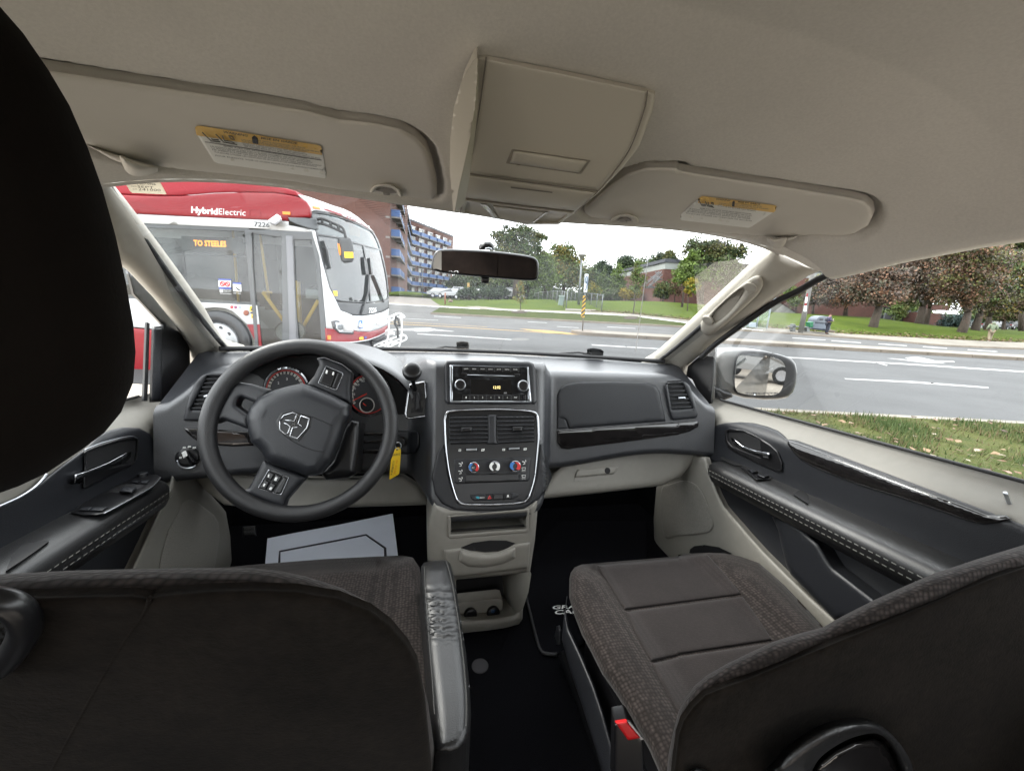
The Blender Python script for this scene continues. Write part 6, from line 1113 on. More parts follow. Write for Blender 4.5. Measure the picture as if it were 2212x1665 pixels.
# instrument hood and gauges
HC = np.array((-.385, 1.105)); rows = []
for y, f in ((1.015, 1.0), (1.02, 1.04), (1.04, 1.06), (1.10, 1.06), (1.30, .98), (1.42, .55)):
    rows.append([(HC[0] + .222 * f * math.cos(a), y, HC[1] + (.128 * f if f > .6 else .085) * math.sin(a) * (1 if f > .9 else 1)) for a in np.linspace(-.12, math.pi + .12, 40)])
hood = grid('instrument_hood', rows, DASHT, van, label='black arched hood over the instrument gauges')
rows = [[(HC[0] + .214 * f * math.cos(a), y, HC[1] + .120 * f * math.sin(a)) for a in np.linspace(-.12, math.pi + .12, 40)] for y, f in ((1.015, 1.035), (1.03, 1.0), (1.13, .95))]
grid('hood_lining', rows, BLK2, hood, flip=True)
CLS = Plane((-.385, 1.078, 1.12), (0, -1, .10))
clu = mk('instrument_cluster', [(HC[0] + x, 1.085 + .01 * (z - 1.12), z) for x, z in ((-.20, 1.03), (.20, 1.03), (.205, 1.13), (.15, 1.205), (.08, 1.23), (-.08, 1.23), (-.15, 1.205), (-.205, 1.13))], [tuple(range(8))], DARK, van, smooth=False, label='instrument cluster with red-ringed round gauges behind the wheel')
GFACE = mat('gauge_face', (.045, .045, .05), .6); REDR = mat('gauge_red_ring', (.45, .02, .015), .5); IVO = mat('gauge_ivory', (.55, .54, .50), .6)
def disc(name, c, rp, mt, par, off, r2=0, a0=0, a1=360, sq=1.):
    an = np.radians(np.linspace(a0, a1, 46 if a1 - a0 > 300 else 24)); o_ = np.c_[c[0] + rp * np.cos(an), c[1] - rp * sq * np.sin(an)]
    if a1 - a0 >= 360: return patch(name, o_[:-1], CLS, mt, par, off=off, th=.001, skirt=.001, h=4, holes=[np.c_[c[0] + r2 * np.cos(an), c[1] - r2 * sq * np.sin(an)][:-1]] if r2 else [])
    i_ = np.c_[c[0] + r2 * np.cos(an), c[1] - r2 * sq * np.sin(an)][::-1]
    return patch(name, np.vstack([o_, i_]), CLS, mt, par, off=off, th=.001, skirt=.001, h=4)
def gauge(c, rp, nums, needle, sub):
    g_ = disc('gauge', c, rp, GFACE, clu, .004); disc('gauge_rim', c, rp * 1.13, CHR, g_, .006, rp * 1.05); disc('gauge_rim', c, rp * 1.05, BLK2, g_, .006, rp)
    disc('red_ring', c, rp * .985, REDR, g_, .0055, rp * .93); disc('scale_band', c, rp * .90, IVO, g_, .0055, rp * .78, -20, 215)
    for a in range(-20, 216, 12):
        ca, sa = math.cos(R(a)), -math.sin(R(a)); p = np.array(c)
        patch('tick', [p + rp * .90 * np.array((ca, sa)) + np.array((-sa, ca)) * .5, p + rp * .78 * np.array((ca, sa)) + np.array((-sa, ca)) * .5, p + rp * .78 * np.array((ca, sa)) - np.array((-sa, ca)) * .5, p + rp * .90 * np.array((ca, sa)) - np.array((-sa, ca)) * .5], CLS, DARK, g_, off=.0075, th=0, skirt=0, h=9)
    for s, x, y in nums: textpx('lettering', s, (x - 1.7 * len(s), y + 2.5), (x + 1.7 * len(s), y + 2.5), (x - 1.7 * len(s), y - 2.5), CLS, WHT, g_, .008)
    if needle: tubes('needle', [on(CLS, needle, .012)], [.0018, .0008], REDN, g_)
    if sub:
        sgd = disc('fuel_gauge', sub, rp * .36, DARK, g_, .007); disc('fuel_ring', sub, rp * .38, IVO, g_, .0085, rp * .34)
        tubes('needle', [on(CLS, [(sub[0] - 2, sub[1] + 2), (sub[0] - 9, sub[1] - 4)], .012)], .0012, REDN, g_)
gauge(W('1705,515')[0], 43, [(s,) + W(q)[0] for s, q in (('20', '1578,516'), ('40', '1586,468'), ('60', '1614,436'), ('80', '1658,404'))], W('1690,512 1565,575'), W('1693,607')[0])
gauge(W('1010,480')[0], 44, [(s,) + W(q)[0] for s, q in (('2', '945,422'), ('3', '1016,388'), ('4', '1093,388'))], None, None)
# ---- steering wheel
tl, yw = .352, .044; WC = np.array((-.39, .91, 1.086))
e1 = np.array((math.cos(yw), math.sin(yw), 0)); e2 = np.array((-math.sin(yw) * math.sin(tl), math.cos(yw) * math.sin(tl), math.cos(tl))); en = np.cross(e1, e2)
WPL = Plane(WC, en)
sw = tubes('steering_wheel', [[WC + .1805 * (math.cos(a) * e1 + math.sin(a) * e2) for a in np.linspace(0, 2 * math.pi, 72)[:-1]]], .0168, mat('wheel_rim_grain', (.018, .018, .019), .42, vor=(600, .5, .0008)), van, 14, True, label='black three-spoke steering wheel turned well to one side')
SPK = BLK
patch('spoke', W('400,760 440,640 560,430 610,415 720,430 900,480 820,560 760,592 630,540 605,560 590,610 700,690 690,810 480,730'), WPL, SPK, sw, off=-.016, th=.016, r=.008, skirt=.012, h=5)
patch('spoke', W('1270,215 1330,205 1480,262 1570,330 1555,480 1560,600 1400,540 1180,440 1245,365 1290,270'), WPL, SPK, sw, off=-.014, th=.016, r=.008, skirt=.012, h=5)
patch('spoke', W('620,1330 690,1310 760,1190 820,1070 960,1130 1100,1180 1180,1215 1010,1410 990,1470 900,1450 700,1370'), WPL, SPK, sw, off=-.014, th=.016, r=.008, skirt=.012, h=5)
ab = patch('airbag_cover', W('676,720 700,630 780,545 900,485 1040,445 1145,424 1220,446 1400,520 1545,602 1548,700 1500,780 1440,960 1390,1080 1290,1195 1180,1210 1090,1172 870,1100 832,1062 800,1000 760,960 712,920 690,830'), WPL, BLK, sw, off=-.01, th=.045, r=.022, skirt=.03, h=5)
tubes('cover_seam', [on(WPL, catmull(W('1180,690 1280,725 1400,780'), 5, False), .0345)], .0012, DARK, ab); tubes('cover_seam', [on(WPL, catmull(W('990,860 1100,930 1230,985 1330,1000'), 5, False), .0345)], .0012, DARK, ab)
patch('column_shroud', W('1300,1180 1400,1080 1500,800 1560,720 1640,745 1630,900 1600,1190 1540,1222 1350,1240'), Plane(WC - en * .06, en), BLK2, van, th=.02, r=.015, skirt=.12, h=6)
emb = patch('emblem', W('925,745 970,675 1060,652 1225,705 1215,790 1120,915 1030,885 945,830'), WPL, BLK2, ab, off=.034, th=.002, r=.001, rc=3)
def wl(t, rad, closed=False): return tubes('emblem_bar', [on(WPL, W(t), .0375)], rad * .75, CHR2, emb, 6, closed)
wl('955,745 990,695 1065,672 1100,685 1078,745 1045,738 1000,735', .0016); wl('955,745 958,815 1000,855 1025,845 1045,790 1020,770 990,758', .0016)
wl('1135,697 1205,722 1185,800 1105,890 1040,868 1065,800 1105,795', .0018); wl('1135,697 1110,765 1145,790', .0016)
text('lettering', 'DODGE', on(WPL, W('1100,682'), .038)[0], on(WPL, W('1022,852'), .038)[0] - on(WPL, W('1100,682'), .038)[0], (on(WPL, W('1128,695'), .038)[0] - on(WPL, W('1100,682'), .038)[0]) * .8, CHR, emb, .01)
text('lettering', 'AIRBAG', on(WPL, W('838,642'), .0362)[0], on(WPL, W('800,712'), .0362)[0] - on(WPL, W('838,642'), .0362)[0], on(WPL, W('852,650'), .0362)[0] - on(WPL, W('838,642'), .0362)[0], DARK, ab)
for nm, fr, ins in (('upper', '1345,275 1497,340 1435,487 1275,425', ['1340,300 1425,335 1385,455 1292,420', '1445,338 1487,352 1432,470 1398,458']), ('lower', '862,1147 1037,1215 970,1368 768,1310', ['865,1165 915,1188 880,1245 838,1225', '925,1190 975,1212 938,1270 892,1250', '832,1235 872,1255 835,1325 785,1305', '885,1258 930,1280 888,1345 845,1328', '990,1215 1025,1225 965,1355 905,1348'])):
    q = np.array(rounded(W(fr), 4)); cc = q.mean(0)
    bp_ = patch('button_pad', q, WPL, CHR, sw, off=.002, th=.002, r=.001, holes=[cc + (q - cc) * .93])
    patch('pad_face', cc + (q - cc) * .93, WPL, BLK2, bp_, off=.001, th=.001)
    for i, t in enumerate(ins): patch('button', W(t), WPL, BLK2, bp_, off=.002, th=.003, r=.0018, rc=1.5)
for s, a, b in (('CRUISE', '868,1175', '872,1215'), ('SET', '915,1240', '925,1255')): pass
for q in ('1352,315 1362,320 1355,345 1345,342', '1408,330 1416,333 1408,358 1400,354', '925,1215 940,1220 928,1245 915,1240', '882,1298 895,1303 885,1322 872,1316', '865,1190 872,1193 866,1215 860,1212', '828,1268 836,1272 828,1292 820,1288'): patch('button_icon', W(q), WPL, WHT, sw, off=.0055, th=.0002, skirt=0)
# ---- gear selector
GPL = Plane((-.130, 1.035, 1.15), (.12, -1, .25))
gs_ = patch('gear_selector', MC('452,836 470,826 552,812 566,822 584,1010 574,1040 545,1052 445,1064 428,1048 424,1020'), GPL, BLK2, van, off=.0, th=.008, r=.004, label='dash mounted gear selector with a round black knob')
gq = np.array(rounded(MC('455,835 562,813 584,1030 572,1046 440,1063 424,1035'), 5)); gc = gq.mean(0)
patch('gear_surround', gq, GPL, CHR, gs_, off=.006, th=.006, r=.003, holes=[gc + (gq - gc) * np.array((.83, .9))], h=3)
patch('gear_gate', MC('470,885 492,850 530,868 545,890 555,930 530,948 540,985 550,985 542,1018 468,1020 472,990 490,985 488,960 474,955 474,930 492,920'), GPL, DARK, gs_, off=.008, th=.0015)
patch('gate_plate', MC('505,890 520,890 530,930 520,950 525,1000 495,1000 500,940'), GPL, BLK, gs_, off=.0095, th=.003, r=.002)
kc = on(Plane((0, .93, 0), (0, 1, 0)), D('890,803'))[0]; gb_ = on(GPL, MC('492,868'), .008)[0]
tubes('gear_lever', [[gb_, (gb_ + kc) / 2 + np.array((0, 0, -.004)), kc]], [.006, .005, .007], BLK2, gs_)
lathe('gear_knob', [(0, -.022), (.012, -.02), (.019, -.012), (.0215, 0), (.0215, .004), (.0205, .006)], kc, (.0, -.85, .5), LEA, gs_, 24)
lathe('knob_cap', [(.0205, .006), (.0195, .0085), (.016, .011), (.009, .0125), (0, .013)], kc, (.0, -.85, .5), BLK2, gs_, 24)
# ---- radio
rd = patch('radio', K('192,100 215,62 400,58 1060,72 1105,95 1120,140 1136,480 1112,508 700,512 225,505 198,475'), DFS, BLK, van, off=0, th=.006, r=.006, h=5, label='double height radio reading 1202 at the top of the centre stack')
q = np.array(K('248,108 1052,128 1082,490 248,490'))
patch('radio_frame', q, DFS, SATIN, rd, off=.004, th=.006, r=.003, holes=[np.array(K('282,114 1036,128 1042,472 280,468'))])
patch('radio_face', K('282,114 1036,128 1042,472 280,468'), DFS, BLK2, rd, off=.004, th=.002)
patch('display', K('465,250 872,258 874,405 464,404'), DFS, mat('display_glass', (.006, .006, .007), .12), rd, off=.006, th=.001)
textpx('lettering', '12:02', K('694,348')[0], K('765,348')[0], K('694,320')[0], DFS, AMB, rd, .008)
patch('disc_icon', K('800,382 830,382 830,400 796,400'), DFS, GRYP, rd, off=.007, th=.0004)
for qx in ('350,315', '985,325'): knobpx('radio_knob', K(qx)[0], 11, DFS, .016, BLK2, rd, off=.006, rimmt=SATIN)
patch('cd_slot', K('415,188 912,204 912,218 415,203'), DFS, DARK, rd, off=.006, th=.001); tubes('slot_edge', [on(DFS, K('425,207 908,221'), .0075)], .0009, SATIN, rd)
for qx in ('368,182 420,184 420,206 368,205', '908,196 960,198 960,218 908,216'): patch('button', K(qx), DFS, BLK2, rd, off=.006, th=.002, r=.001)
for i, s in enumerate(('RADIO', 'SEEK', 'AM/FM', 'DISC', 'AUX', 'INFO', 'TIME')):
    x = 415 + 83.5 * i; y = 146 + 1.3 * i
    patch('button', K('%f,%f %f,%f %f,%f %f,%f' % (x - 39, y - 24, x + 39, y - 23, x + 39, y + 30, x - 39, y + 29)), DFS, BLK2, rd, off=.006, th=.002, r=.001)
    textpx('lettering', s, K('%f,%f' % (x - 22, y + 4))[0], K('%f,%f' % (x + 22, y + 5))[0], K('%f,%f' % (x - 22, y - 6))[0], DFS, WHT, rd, .009)
for i, s in enumerate(('1', '2', '3', '4', '5', '6', 'MAP', '')):
    x = 415 + 84 * i; w2 = 40 if i < 7 else 26
    if i == 7: x = 1000
    patch('button', K('%f,%f %f,%f %f,%f %f,%f' % (x - w2, 410, x + w2, 411, x + w2, 468, x - w2, 466)), DFS, BLK2, rd, off=.006, th=.002, r=.001)
    if s: textpx('lettering', s, K('%f,446' % (x - 5 * len(s)))[0], K('%f,446' % (x + 5 * len(s)))[0], K('%f,428' % (x - 5 * len(s)))[0], DFS, WHT, rd, .009)
knobpx('aux_socket', K('1000,436')[0], 3.2, DFS, .003, DARK, rd, off=.008)
textpx('lettering', 'VOLUME', K('328,396')[0], K('370,397')[0], K('328,388')[0], DFS, GRYP, rd, .007); textpx('lettering', 'TUNE/SCROLL', K('945,403')[0], K('1012,404')[0], K('945,395')[0], DFS, GRYP, rd, .007)
textpx('lettering', 'SIRIUS SATELLITE RADIO', K('592,232')[0], K('745,234')[0], K('592,222')[0], DFS, GRYP, rd, .007)
# ---- chrome-edged climate stack
co = catmull(K('184,700 188,640 205,590 260,566 450,555 700,550 900,555 1080,570 1138,595 1160,650 1168,800 1165,920 1130,1250 1085,1420 1050,1485 980,1522 700,1540 400,1538 330,1505 300,1460 240,1250 200,1000'), 4)
cc = co.mean(0); ci = cc + (co - cc) * np.array((.945, .955))
patch('stack_chin', K('60,1250 100,1420 170,1520 300,1582 500,1594 700,1592 1000,1574 1150,1482 1240,1370 1290,1250 1190,900 1165,920 1130,1250 1050,1485 700,1538 330,1505 240,1250 190,900 120,1000'), DFS, BLK, dash, th=.004, r=.004, skirt=.03, h=6)
cp = patch('climate_stack', co, DFS, BLK2, van, off=0, th=.005, r=.004, h=6, label='chrome edged climate control stack with two louvred vents')
patch('chrome_surround', co, DFS, CHR, cp, off=.004, th=.008, r=.005, holes=[ci], h=4)
for op, tab in (('246,622 634,616 640,900 250,912', '362,740 474,738 470,785 366,790'), ('724,616 1106,614 1104,886 742,908', '886,735 992,732 986,782 890,788')):
    qq = [np.array(p) for p in K(op)]; c0 = sum(qq) / 4
    vv = patch('vent_bezel', [c0 + (p - c0) * 1.05 for p in qq], DFS, BLK2, cp, off=.004, th=.003, r=.002, holes=[np.array(qq)], rc=2)
    patch('vent_back', qq, DFS, DARK, cp, off=.0055, th=0)
    for i in range(7):
        t = (i + .35) / 6.9; a, b = qq[0] + (qq[3] - qq[0]) * t, qq[1] + (qq[2] - qq[1]) * t; dv = np.array((0, 3.4))
        patch('slat', [a, b, b + dv, a + dv], DFS, BLK, cp, off=.008, th=.004, r=.0022, skirt=.006, h=12)
    patch('vent_tab', K(tab), DFS, BLK2, cp, off=.010, th=.008, r=.004, rc=2)
patch('vent_post', K('640,612 720,612 722,880 745,912 620,916 640,880'), DFS, BLK, cp, off=.006, th=.006, r=.004)
for a, b in (('388,985 392,958 540,950 545,988', '418,958 525,955 525,980 415,982'), ('828,980 834,950 975,940 980,975', '850,952 960,946 958,968 852,972')):
    patch('slider_slot', K(a), DFS, DARK, cp, off=.005, th=.001, rc=2); patch('vent_slider', K(b), DFS, SATIN, cp, off=.006, th=.005, r=.002)
for q in ('340,963 362,963 360,985 338,985', '572,962 600,958 596,980 570,984', '786,957 808,957 806,978 784,978', '1002,952 1028,950 1024,972 1000,974'): patch('vent_icon', K(q), DFS, WHT, cp, off=.0055, th=.0003, skirt=0, holes=[np.array(K(q)).mean(0) + (np.array(K(q)) - np.array(K(q)).mean(0)) * .55])
cl_ = patch('climate_panel', K('290,1072 320,1066 1050,1046 1072,1050 1064,1265 1040,1290 700,1302 318,1318 294,1295'), DFS, BLK, cp, off=.004, th=.004, r=.003, h=5)
patch('panel_lower', K('400,1215 960,1205 955,1290 405,1305'), DFS, BLK2, cp, off=.007, th=.003, r=.002)
for i, qx in enumerate(('485,1145', '695,1138', '903,1133')):
    c_ = np.array(K(qx)[0]); kb = knobpx('climate_knob', c_, 11, DFS, .018, BLK2, cp, off=.008, rimmt=CHR)
    for m_, a0, a1 in ((BLUP if i != 1 else WHT, 115, 235), (RED if i != 1 else WHT, -55, 65)):
        an = np.radians(np.linspace(a0, a1, 10)); pa = np.vstack([c_ + np.c_[9.2 * np.cos(an), -9.2 * np.sin(an)], (c_ + np.c_[7.4 * np.cos(an), -7.4 * np.sin(an)])[::-1]])
        patch('knob_mark', pa, DFS, m_, cp, off=.0268, th=.0003, skirt=0, h=.9)
textpx('lettering', 'A/C', K('472,1160')[0], K('500,1160')[0], K('472,1144')[0], DFS, WHT, cp, .027)
for x, y in ((358, 1112), (356, 1190), (358, 1265), (1005, 1093)):
    q = np.array(K('%d,%d' % (x, y))[0])
    tubes('vent_mode_icon', [on(DFS, q + np.array(((-4, -1), (1, 0), (2, 4), (-2, 5))), .009), on(DFS, q + np.array(((3, -4), (4, 0))), .009)], .0011, WHT, cp, 5)
for x, y, s in ((1002, 1165, 'FRONT'), (1002, 1240, 'REAR')):
    q = np.array(K('%d,%d' % (x, y))[0]); tubes('defrost_icon', [on(DFS, q + np.array(((-4, -3), (4, -3), (3, 2), (-3, 2), (-4, -3))), .009)], .0008, WHT, cp, 5)
    textpx('lettering', s, tuple(q + (-4, 6)), tuple(q + (4, 6)), tuple(q + (-4, 3.6)), DFS, WHT, cp, .0085)
bs = patch('switch_strip', K('455,1432 500,1424 900,1408 945,1420 950,1438 905,1470 500,1490 465,1470'), DFS, BLK, cp, off=.004, th=.004, r=.003)
for t in ('690,1420 800,1415 800,1478 690,1482', '812,1416 878,1412 880,1472 812,1477', '625,1425 682,1422 682,1482 625,1485'): patch('button', K(t), DFS, BLK2, cp, off=.007, th=.004, r=.002)
patch('hazard_triangle', K('632,1470 655,1432 678,1467'), DFS, RED, cp, off=.011, th=.0004, holes=[np.array(K('644,1462 655,1444 666,1461'))])
textpx('lettering', 'econ', K('556,1464')[0], K('602,1462')[0], K('556,1444')[0], DFS, WHT, cp, .009)
patch('eco_leaf', K('512,1448 535,1442 555,1455 545,1470 520,1462'), DFS, mat('teal_print', (.02, .25, .32), .5), cp, off=.008, th=.0003)
patch('stability_icon', K('834,1428 848,1426 852,1450 830,1452'), DFS, WHT, cp, off=.011, th=.0003)
# ---- lower console
LCS = Surf(lambda X, Y, Z: Y - (.905 + .075 * (Z - .9)))
hole1 = np.array(C('300,205 1192,145 1178,342 296,408')); hole2 = np.array(fix(C('360,940 900,890 1185,862 1192,890 1160,1100 1100,1290 1040,1345 800,1390 440,1412 360,1412'), 0, 3))
lc = patch('lower_console', C('100,30 130,60 300,118 700,132 1000,120 1200,70 1318,-10 1322,80 1285,480 1220,900 1150,1180 1140,1400 1100,1460 950,1510 700,1555 420,1580 100,1590 40,1000 20,600 25,300'), LCS, GREY, van, off=0, th=.012, r=.012, skirt=.30, holes=[hole1, hole2], h=7, label='grey lower centre console with drawer and power sockets')
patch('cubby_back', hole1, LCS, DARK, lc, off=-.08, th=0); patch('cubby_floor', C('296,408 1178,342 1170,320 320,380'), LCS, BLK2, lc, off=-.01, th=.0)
patch('cubby_frame', C('262,440 262,190 1220,105 1215,370 1190,388 290,462'), LCS, GREY, lc, off=.010, th=.004, r=.003, holes=[hole1], h=6)
patch('cupholder_drawer', C('218,590 410,568 520,605 700,628 850,615 960,570 1060,520 1230,500 1205,805 380,905 225,900'), LCS, GREY, lc, off=.008, th=.012, r=.006, h=6)
patch('drawer_pull', C('380,720 500,790 700,800 900,760 1060,690 1060,560 960,590 860,630 700,645 520,620 410,590'), LCS, GREY, lc, off=.016, th=.012, r=.010, h=5)
patch('cup_ring', C('420,560 560,505 760,478 950,480 1050,510 960,565 850,600 700,610 520,590'), LCS, DARK, lc, off=.0125, th=.001, h=5)
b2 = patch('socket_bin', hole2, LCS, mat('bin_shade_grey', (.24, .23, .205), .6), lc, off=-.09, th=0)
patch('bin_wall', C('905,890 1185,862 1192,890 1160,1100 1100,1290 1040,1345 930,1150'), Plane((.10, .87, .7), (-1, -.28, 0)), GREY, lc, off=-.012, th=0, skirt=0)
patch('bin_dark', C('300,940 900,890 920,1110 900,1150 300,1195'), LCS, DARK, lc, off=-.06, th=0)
sp = patch('socket_panel', C('340,1215 400,1200 850,1150 900,1160 915,1220 905,1300 870,1350 440,1410 340,1410'), LCS, GREY, lc, off=-.03, th=.008, r=.005)
for q, mt_ in (('525,1320', DARK), ('790,1300', BLK2)): knobpx('power_socket', C(q)[0], 12.5, LCS, .014, BLK2, lc, off=-.024, rimmt=BLK2)
textpx('lettering', '12V', C('780,1330')[0], C('822,1325')[0], C('778,1295')[0], LCS, BLUP, lc, -.009)
# ---- floor
FL = .548
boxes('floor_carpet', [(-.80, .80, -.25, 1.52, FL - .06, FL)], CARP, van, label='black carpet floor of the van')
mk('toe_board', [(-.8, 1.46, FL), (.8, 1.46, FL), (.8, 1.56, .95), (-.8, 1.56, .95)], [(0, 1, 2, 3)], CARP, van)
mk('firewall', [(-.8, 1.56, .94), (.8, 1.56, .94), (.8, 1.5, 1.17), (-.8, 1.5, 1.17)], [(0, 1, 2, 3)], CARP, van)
knobpx('carpet_plug', BC('905,990')[0], 18, zp(FL), .002, mat('carpet_plug_grey', (.035, .033, .036), .9), van)
pb = patch('parking_brake_pedal', BL('1560,95 1640,90 1645,150 1560,155'), Plane((-.6, 1.25, .75), (0, -1, .6)), BLK2, van, th=.01, r=.004)
textpx('lettering', 'PUSH TO', BL('1568,112')[0], BL('1638,108')[0], BL('1568,100')[0], Plane((-.6, 1.25, .75), (0, -1, .6)), GRYP, pb, .012); textpx('lettering', 'RELEASE', BL('1565,135')[0], BL('1630,130')[0], BL('1565,121')[0], Plane((-.6, 1.25, .75), (0, -1, .6)), GRYP, pb, .012)
for sg in (-1, 1): mk('cowl_side', [(sg * .79, .9, .5), (sg * .79, 1.62, .5), (sg * .79, 1.62, 1.15), (sg * .79, .9, 1.0)], [(0, 1, 2, 3)], CARP, van)
# ---- doors
def zbelt(Y): return 1.112 + .055 * (1.04 - Y)
def DX(Y, Z):
    return .745 + .05 * ss(-.06, 0, Z - zbelt(Y)) - .02 * ss(1.0, .86, Z)
for sg in (1, -1):
    dS = Surf(lambda X, Y, Z, sg=sg: X * sg - DX(Y, Z)); side = 'passenger' if sg > 0 else 'driver'
    rows = [[(sg * float(DX(y, z0 + (zbelt(y) - z0) * t)), y, z0 + (zbelt(y) - z0) * t) for y in np.linspace(-.5, 1.16, 24)] for t in np.linspace(0, 1, 18) for z0 in (.97,)]
    dr = grid('front_door', rows, GREY, van, flip=sg < 0, label='%s door with grey sill, black armrest and gloss trim' % side)
    grid('door_lower_panel', [[(sg * float(DX(y, z)), y, z) for y in np.linspace(-.5, 1.16, 12)] for z in np.linspace(.5, .97, 8)], BLK, dr)
    grid('door_skin', [[(sg * (.86 + .02 * math.sin(math.pi * t)), y, .35 + (zbelt(y) - .04 - .35) * t) for y in np.linspace(-2.6, 1.6, 8)] for t in np.linspace(0, 1, 6)], SILV, dr)
    grid('window_glass', [[(sg * (.80 - .12 * t), y, zbelt(y) - .01 + (1.535 - zbelt(y)) * t) for y in np.linspace(-.5, 1.16, 4)] for t in (0, .5, 1)], GLS, dr)
    bl = [(sg * .79, y, zbelt(y) + .002) for y in np.linspace(-.5, 1.08, 12)]
    tubes('belt_seal', [bl], .0035, RUB, dr)
    # armrest
    rows = []
    for i, y in enumerate(np.r_[.972, .968, .955, .93, np.linspace(.88, -.4, 12)]):
        f = (.05, .45, .8, .97)[i] if i < 4 else 1.; zt = .962 + .072 * (.94 - y); sec = []
        for dx, dz in ((.0, .004), (-.03, .003), (-.06, .0), (-.072, -.008), (-.078, -.022), (-.076, -.04), (-.066, -.058), (-.03, -.068), (.02, -.068)):
            sec.append((sg * (.742 + dx * f), y, zt - .03 + (dz + .03) * f))
        rows.append(sec)
    ar = grid('armrest', rows, LEA, dr, flip=sg < 0)
    for k_, dz in enumerate((-.022, -.034)):
        V, Fc = [], []
        for j in range(90):
            y = .93 - j * .0125; zt = .962 + .072 * (.94 - y); x0 = .742 - .0785
            b = len(V); V += [(sg * x0, y, zt + dz - .0012), (sg * x0, y - .0075, zt + dz - .0012 + .0005), (sg * (x0 - .001), y - .0075, zt + dz + .0017), (sg * (x0 - .001), y, zt + dz + .0012)]; Fc.append((b, b + 1, b + 2, b + 3))
        mk('stitching', V, Fc, STITCH, ar, smooth=False, kind='stuff')
AT = lambda o_: Surf(lambda X, Y, Z: Z - (.9645 + .072 * (.94 - Y)) - o_)
doors = [o for o in van.children if o.name.startswith('front_door')]; rdoor, ldoor = doors; 
rarm, larm = [next(c_ for c_ in d_.children if c_.name.startswith('armrest')) for d_ in doors]
dR = Surf(lambda X, Y, Z: X - DX(Y, Z)); dL = Surf(lambda X, Y, Z: -X - DX(Y, Z)); A0 = AT(0)
# right door
patch('door_bolster', MR('205,1120 240,1085 300,1068 400,1062 480,1068 570,1090 640,1118 680,1150 700,1172 760,1178 1000,1265 1500,1452 2000,1640 2260,1740 2260,2160 1500,2010 900,1760 180,1290'), dR, BLK, rdoor, th=.006, r=.006, skirt=.01, h=10)
hb = patch('handle_bezel', MR('300,1115 330,1100 420,1112 500,1150 590,1205 640,1250 668,1320 665,1375 640,1385 500,1325 360,1255 315,1225 298,1170'), dR, BLK2, rdoor, off=.005, th=.006, r=.004, holes=[np.array(fix(MR('318,1125 420,1125 520,1170 535,1290 345,1215 318,1180'), 0, 3))])
patch('handle_recess', MR('318,1125 420,1125 520,1170 535,1290 345,1215 318,1180'), dR, DARK, rdoor, off=.0065, th=.0)
patch('door_handle', MR('355,1165 420,1215 500,1242 575,1255 588,1262 584,1298 540,1290 530,1270 470,1258 400,1228 362,1195'), dR, CHR, rdoor, off=.012, th=.008, r=.006)
patch('gloss_trim_strip', MR('697,1175 770,1195 900,1245 1100,1322 1300,1400 1500,1478 1800,1585 1980,1655') + BR('2100,20 2135,45 2050,72 1950,82 1850,60') + MR('1700,1640 1400,1540 1200,1480 1000,1408 860,1348 780,1305 725,1245 700,1205'), dR, GLOSS, rdoor, off=.005, th=.006, r=.005, h=8)
patch('switch_cup', MR('262,1290 300,1278 335,1276 430,1330 405,1345 350,1335'), A0, DARK, rarm, off=.002, th=.001, rc=2)
spn = patch('switch_panel', MR('400,1352 425,1336 470,1345 608,1412 590,1430 500,1432'), A0, BLK2, rarm, off=.001, th=.003, r=.002, rc=2)
for t in ('445,1362 470,1358 512,1378 475,1388', '505,1402 535,1388 585,1405 550,1420'): patch('window_switch', MR(t), A0, BLK, rarm, off=.004, th=.005, r=.003)
patch('pull_cup', MR('735,1522 770,1498 800,1500 835,1532 832,1585'), A0, DARK, rarm, off=.0015, th=.001, rc=3)
knobpx('door_lock_pin', MR('2112,1570')[0], 5.5, dR, .02, SATIN, rdoor, off=.004); 
dLW = Surf(lambda X, Y, Z: X - .712)
patch('kick_panel', D('1418,1052 1440,1035 1470,1005') + MR('60,1285 105,1268 180,1288 200,1350 225,1430 260,1520 300,1600') + BR('330,0 400,80 460,150 560,260 690,390 850,545 1000,680 1100,790 940,790 800,660 520,400 300,330 0,330 -160,330') + D('1414,1200 1412,1120'), dLW, GREY, van, th=.012, r=.012, skirt=.012, h=9, label='grey right kick panel with a round speaker grille')
kp = van.children[-1]
patch('speaker_grille', D('1428,1062 1450,1045 1480,1038 1505,1048 1522,1075 1535,1110') + BR('222,60 222,95 195,128 120,142 0,152 -90,148'), dLW, GRILL, kp, off=.012, th=.003, r=.002, sm=1, h=6)
patch('speaker_slot', BR('75,262 80,238 105,218 170,211 260,225 350,268 200,285'), dLW, DARK, kp, off=.0125, th=.001)
patch('map_pocket', BR('600,30 640,30 700,52 800,112 905,205 960,300 1000,358 1120,450 1260,558 1400,680 1000,690 720,400 690,340 660,220 640,120'), Surf(lambda X, Y, Z: X - .70), BLK, rdoor, th=.012, r=.012, skirt=.03, h=8)
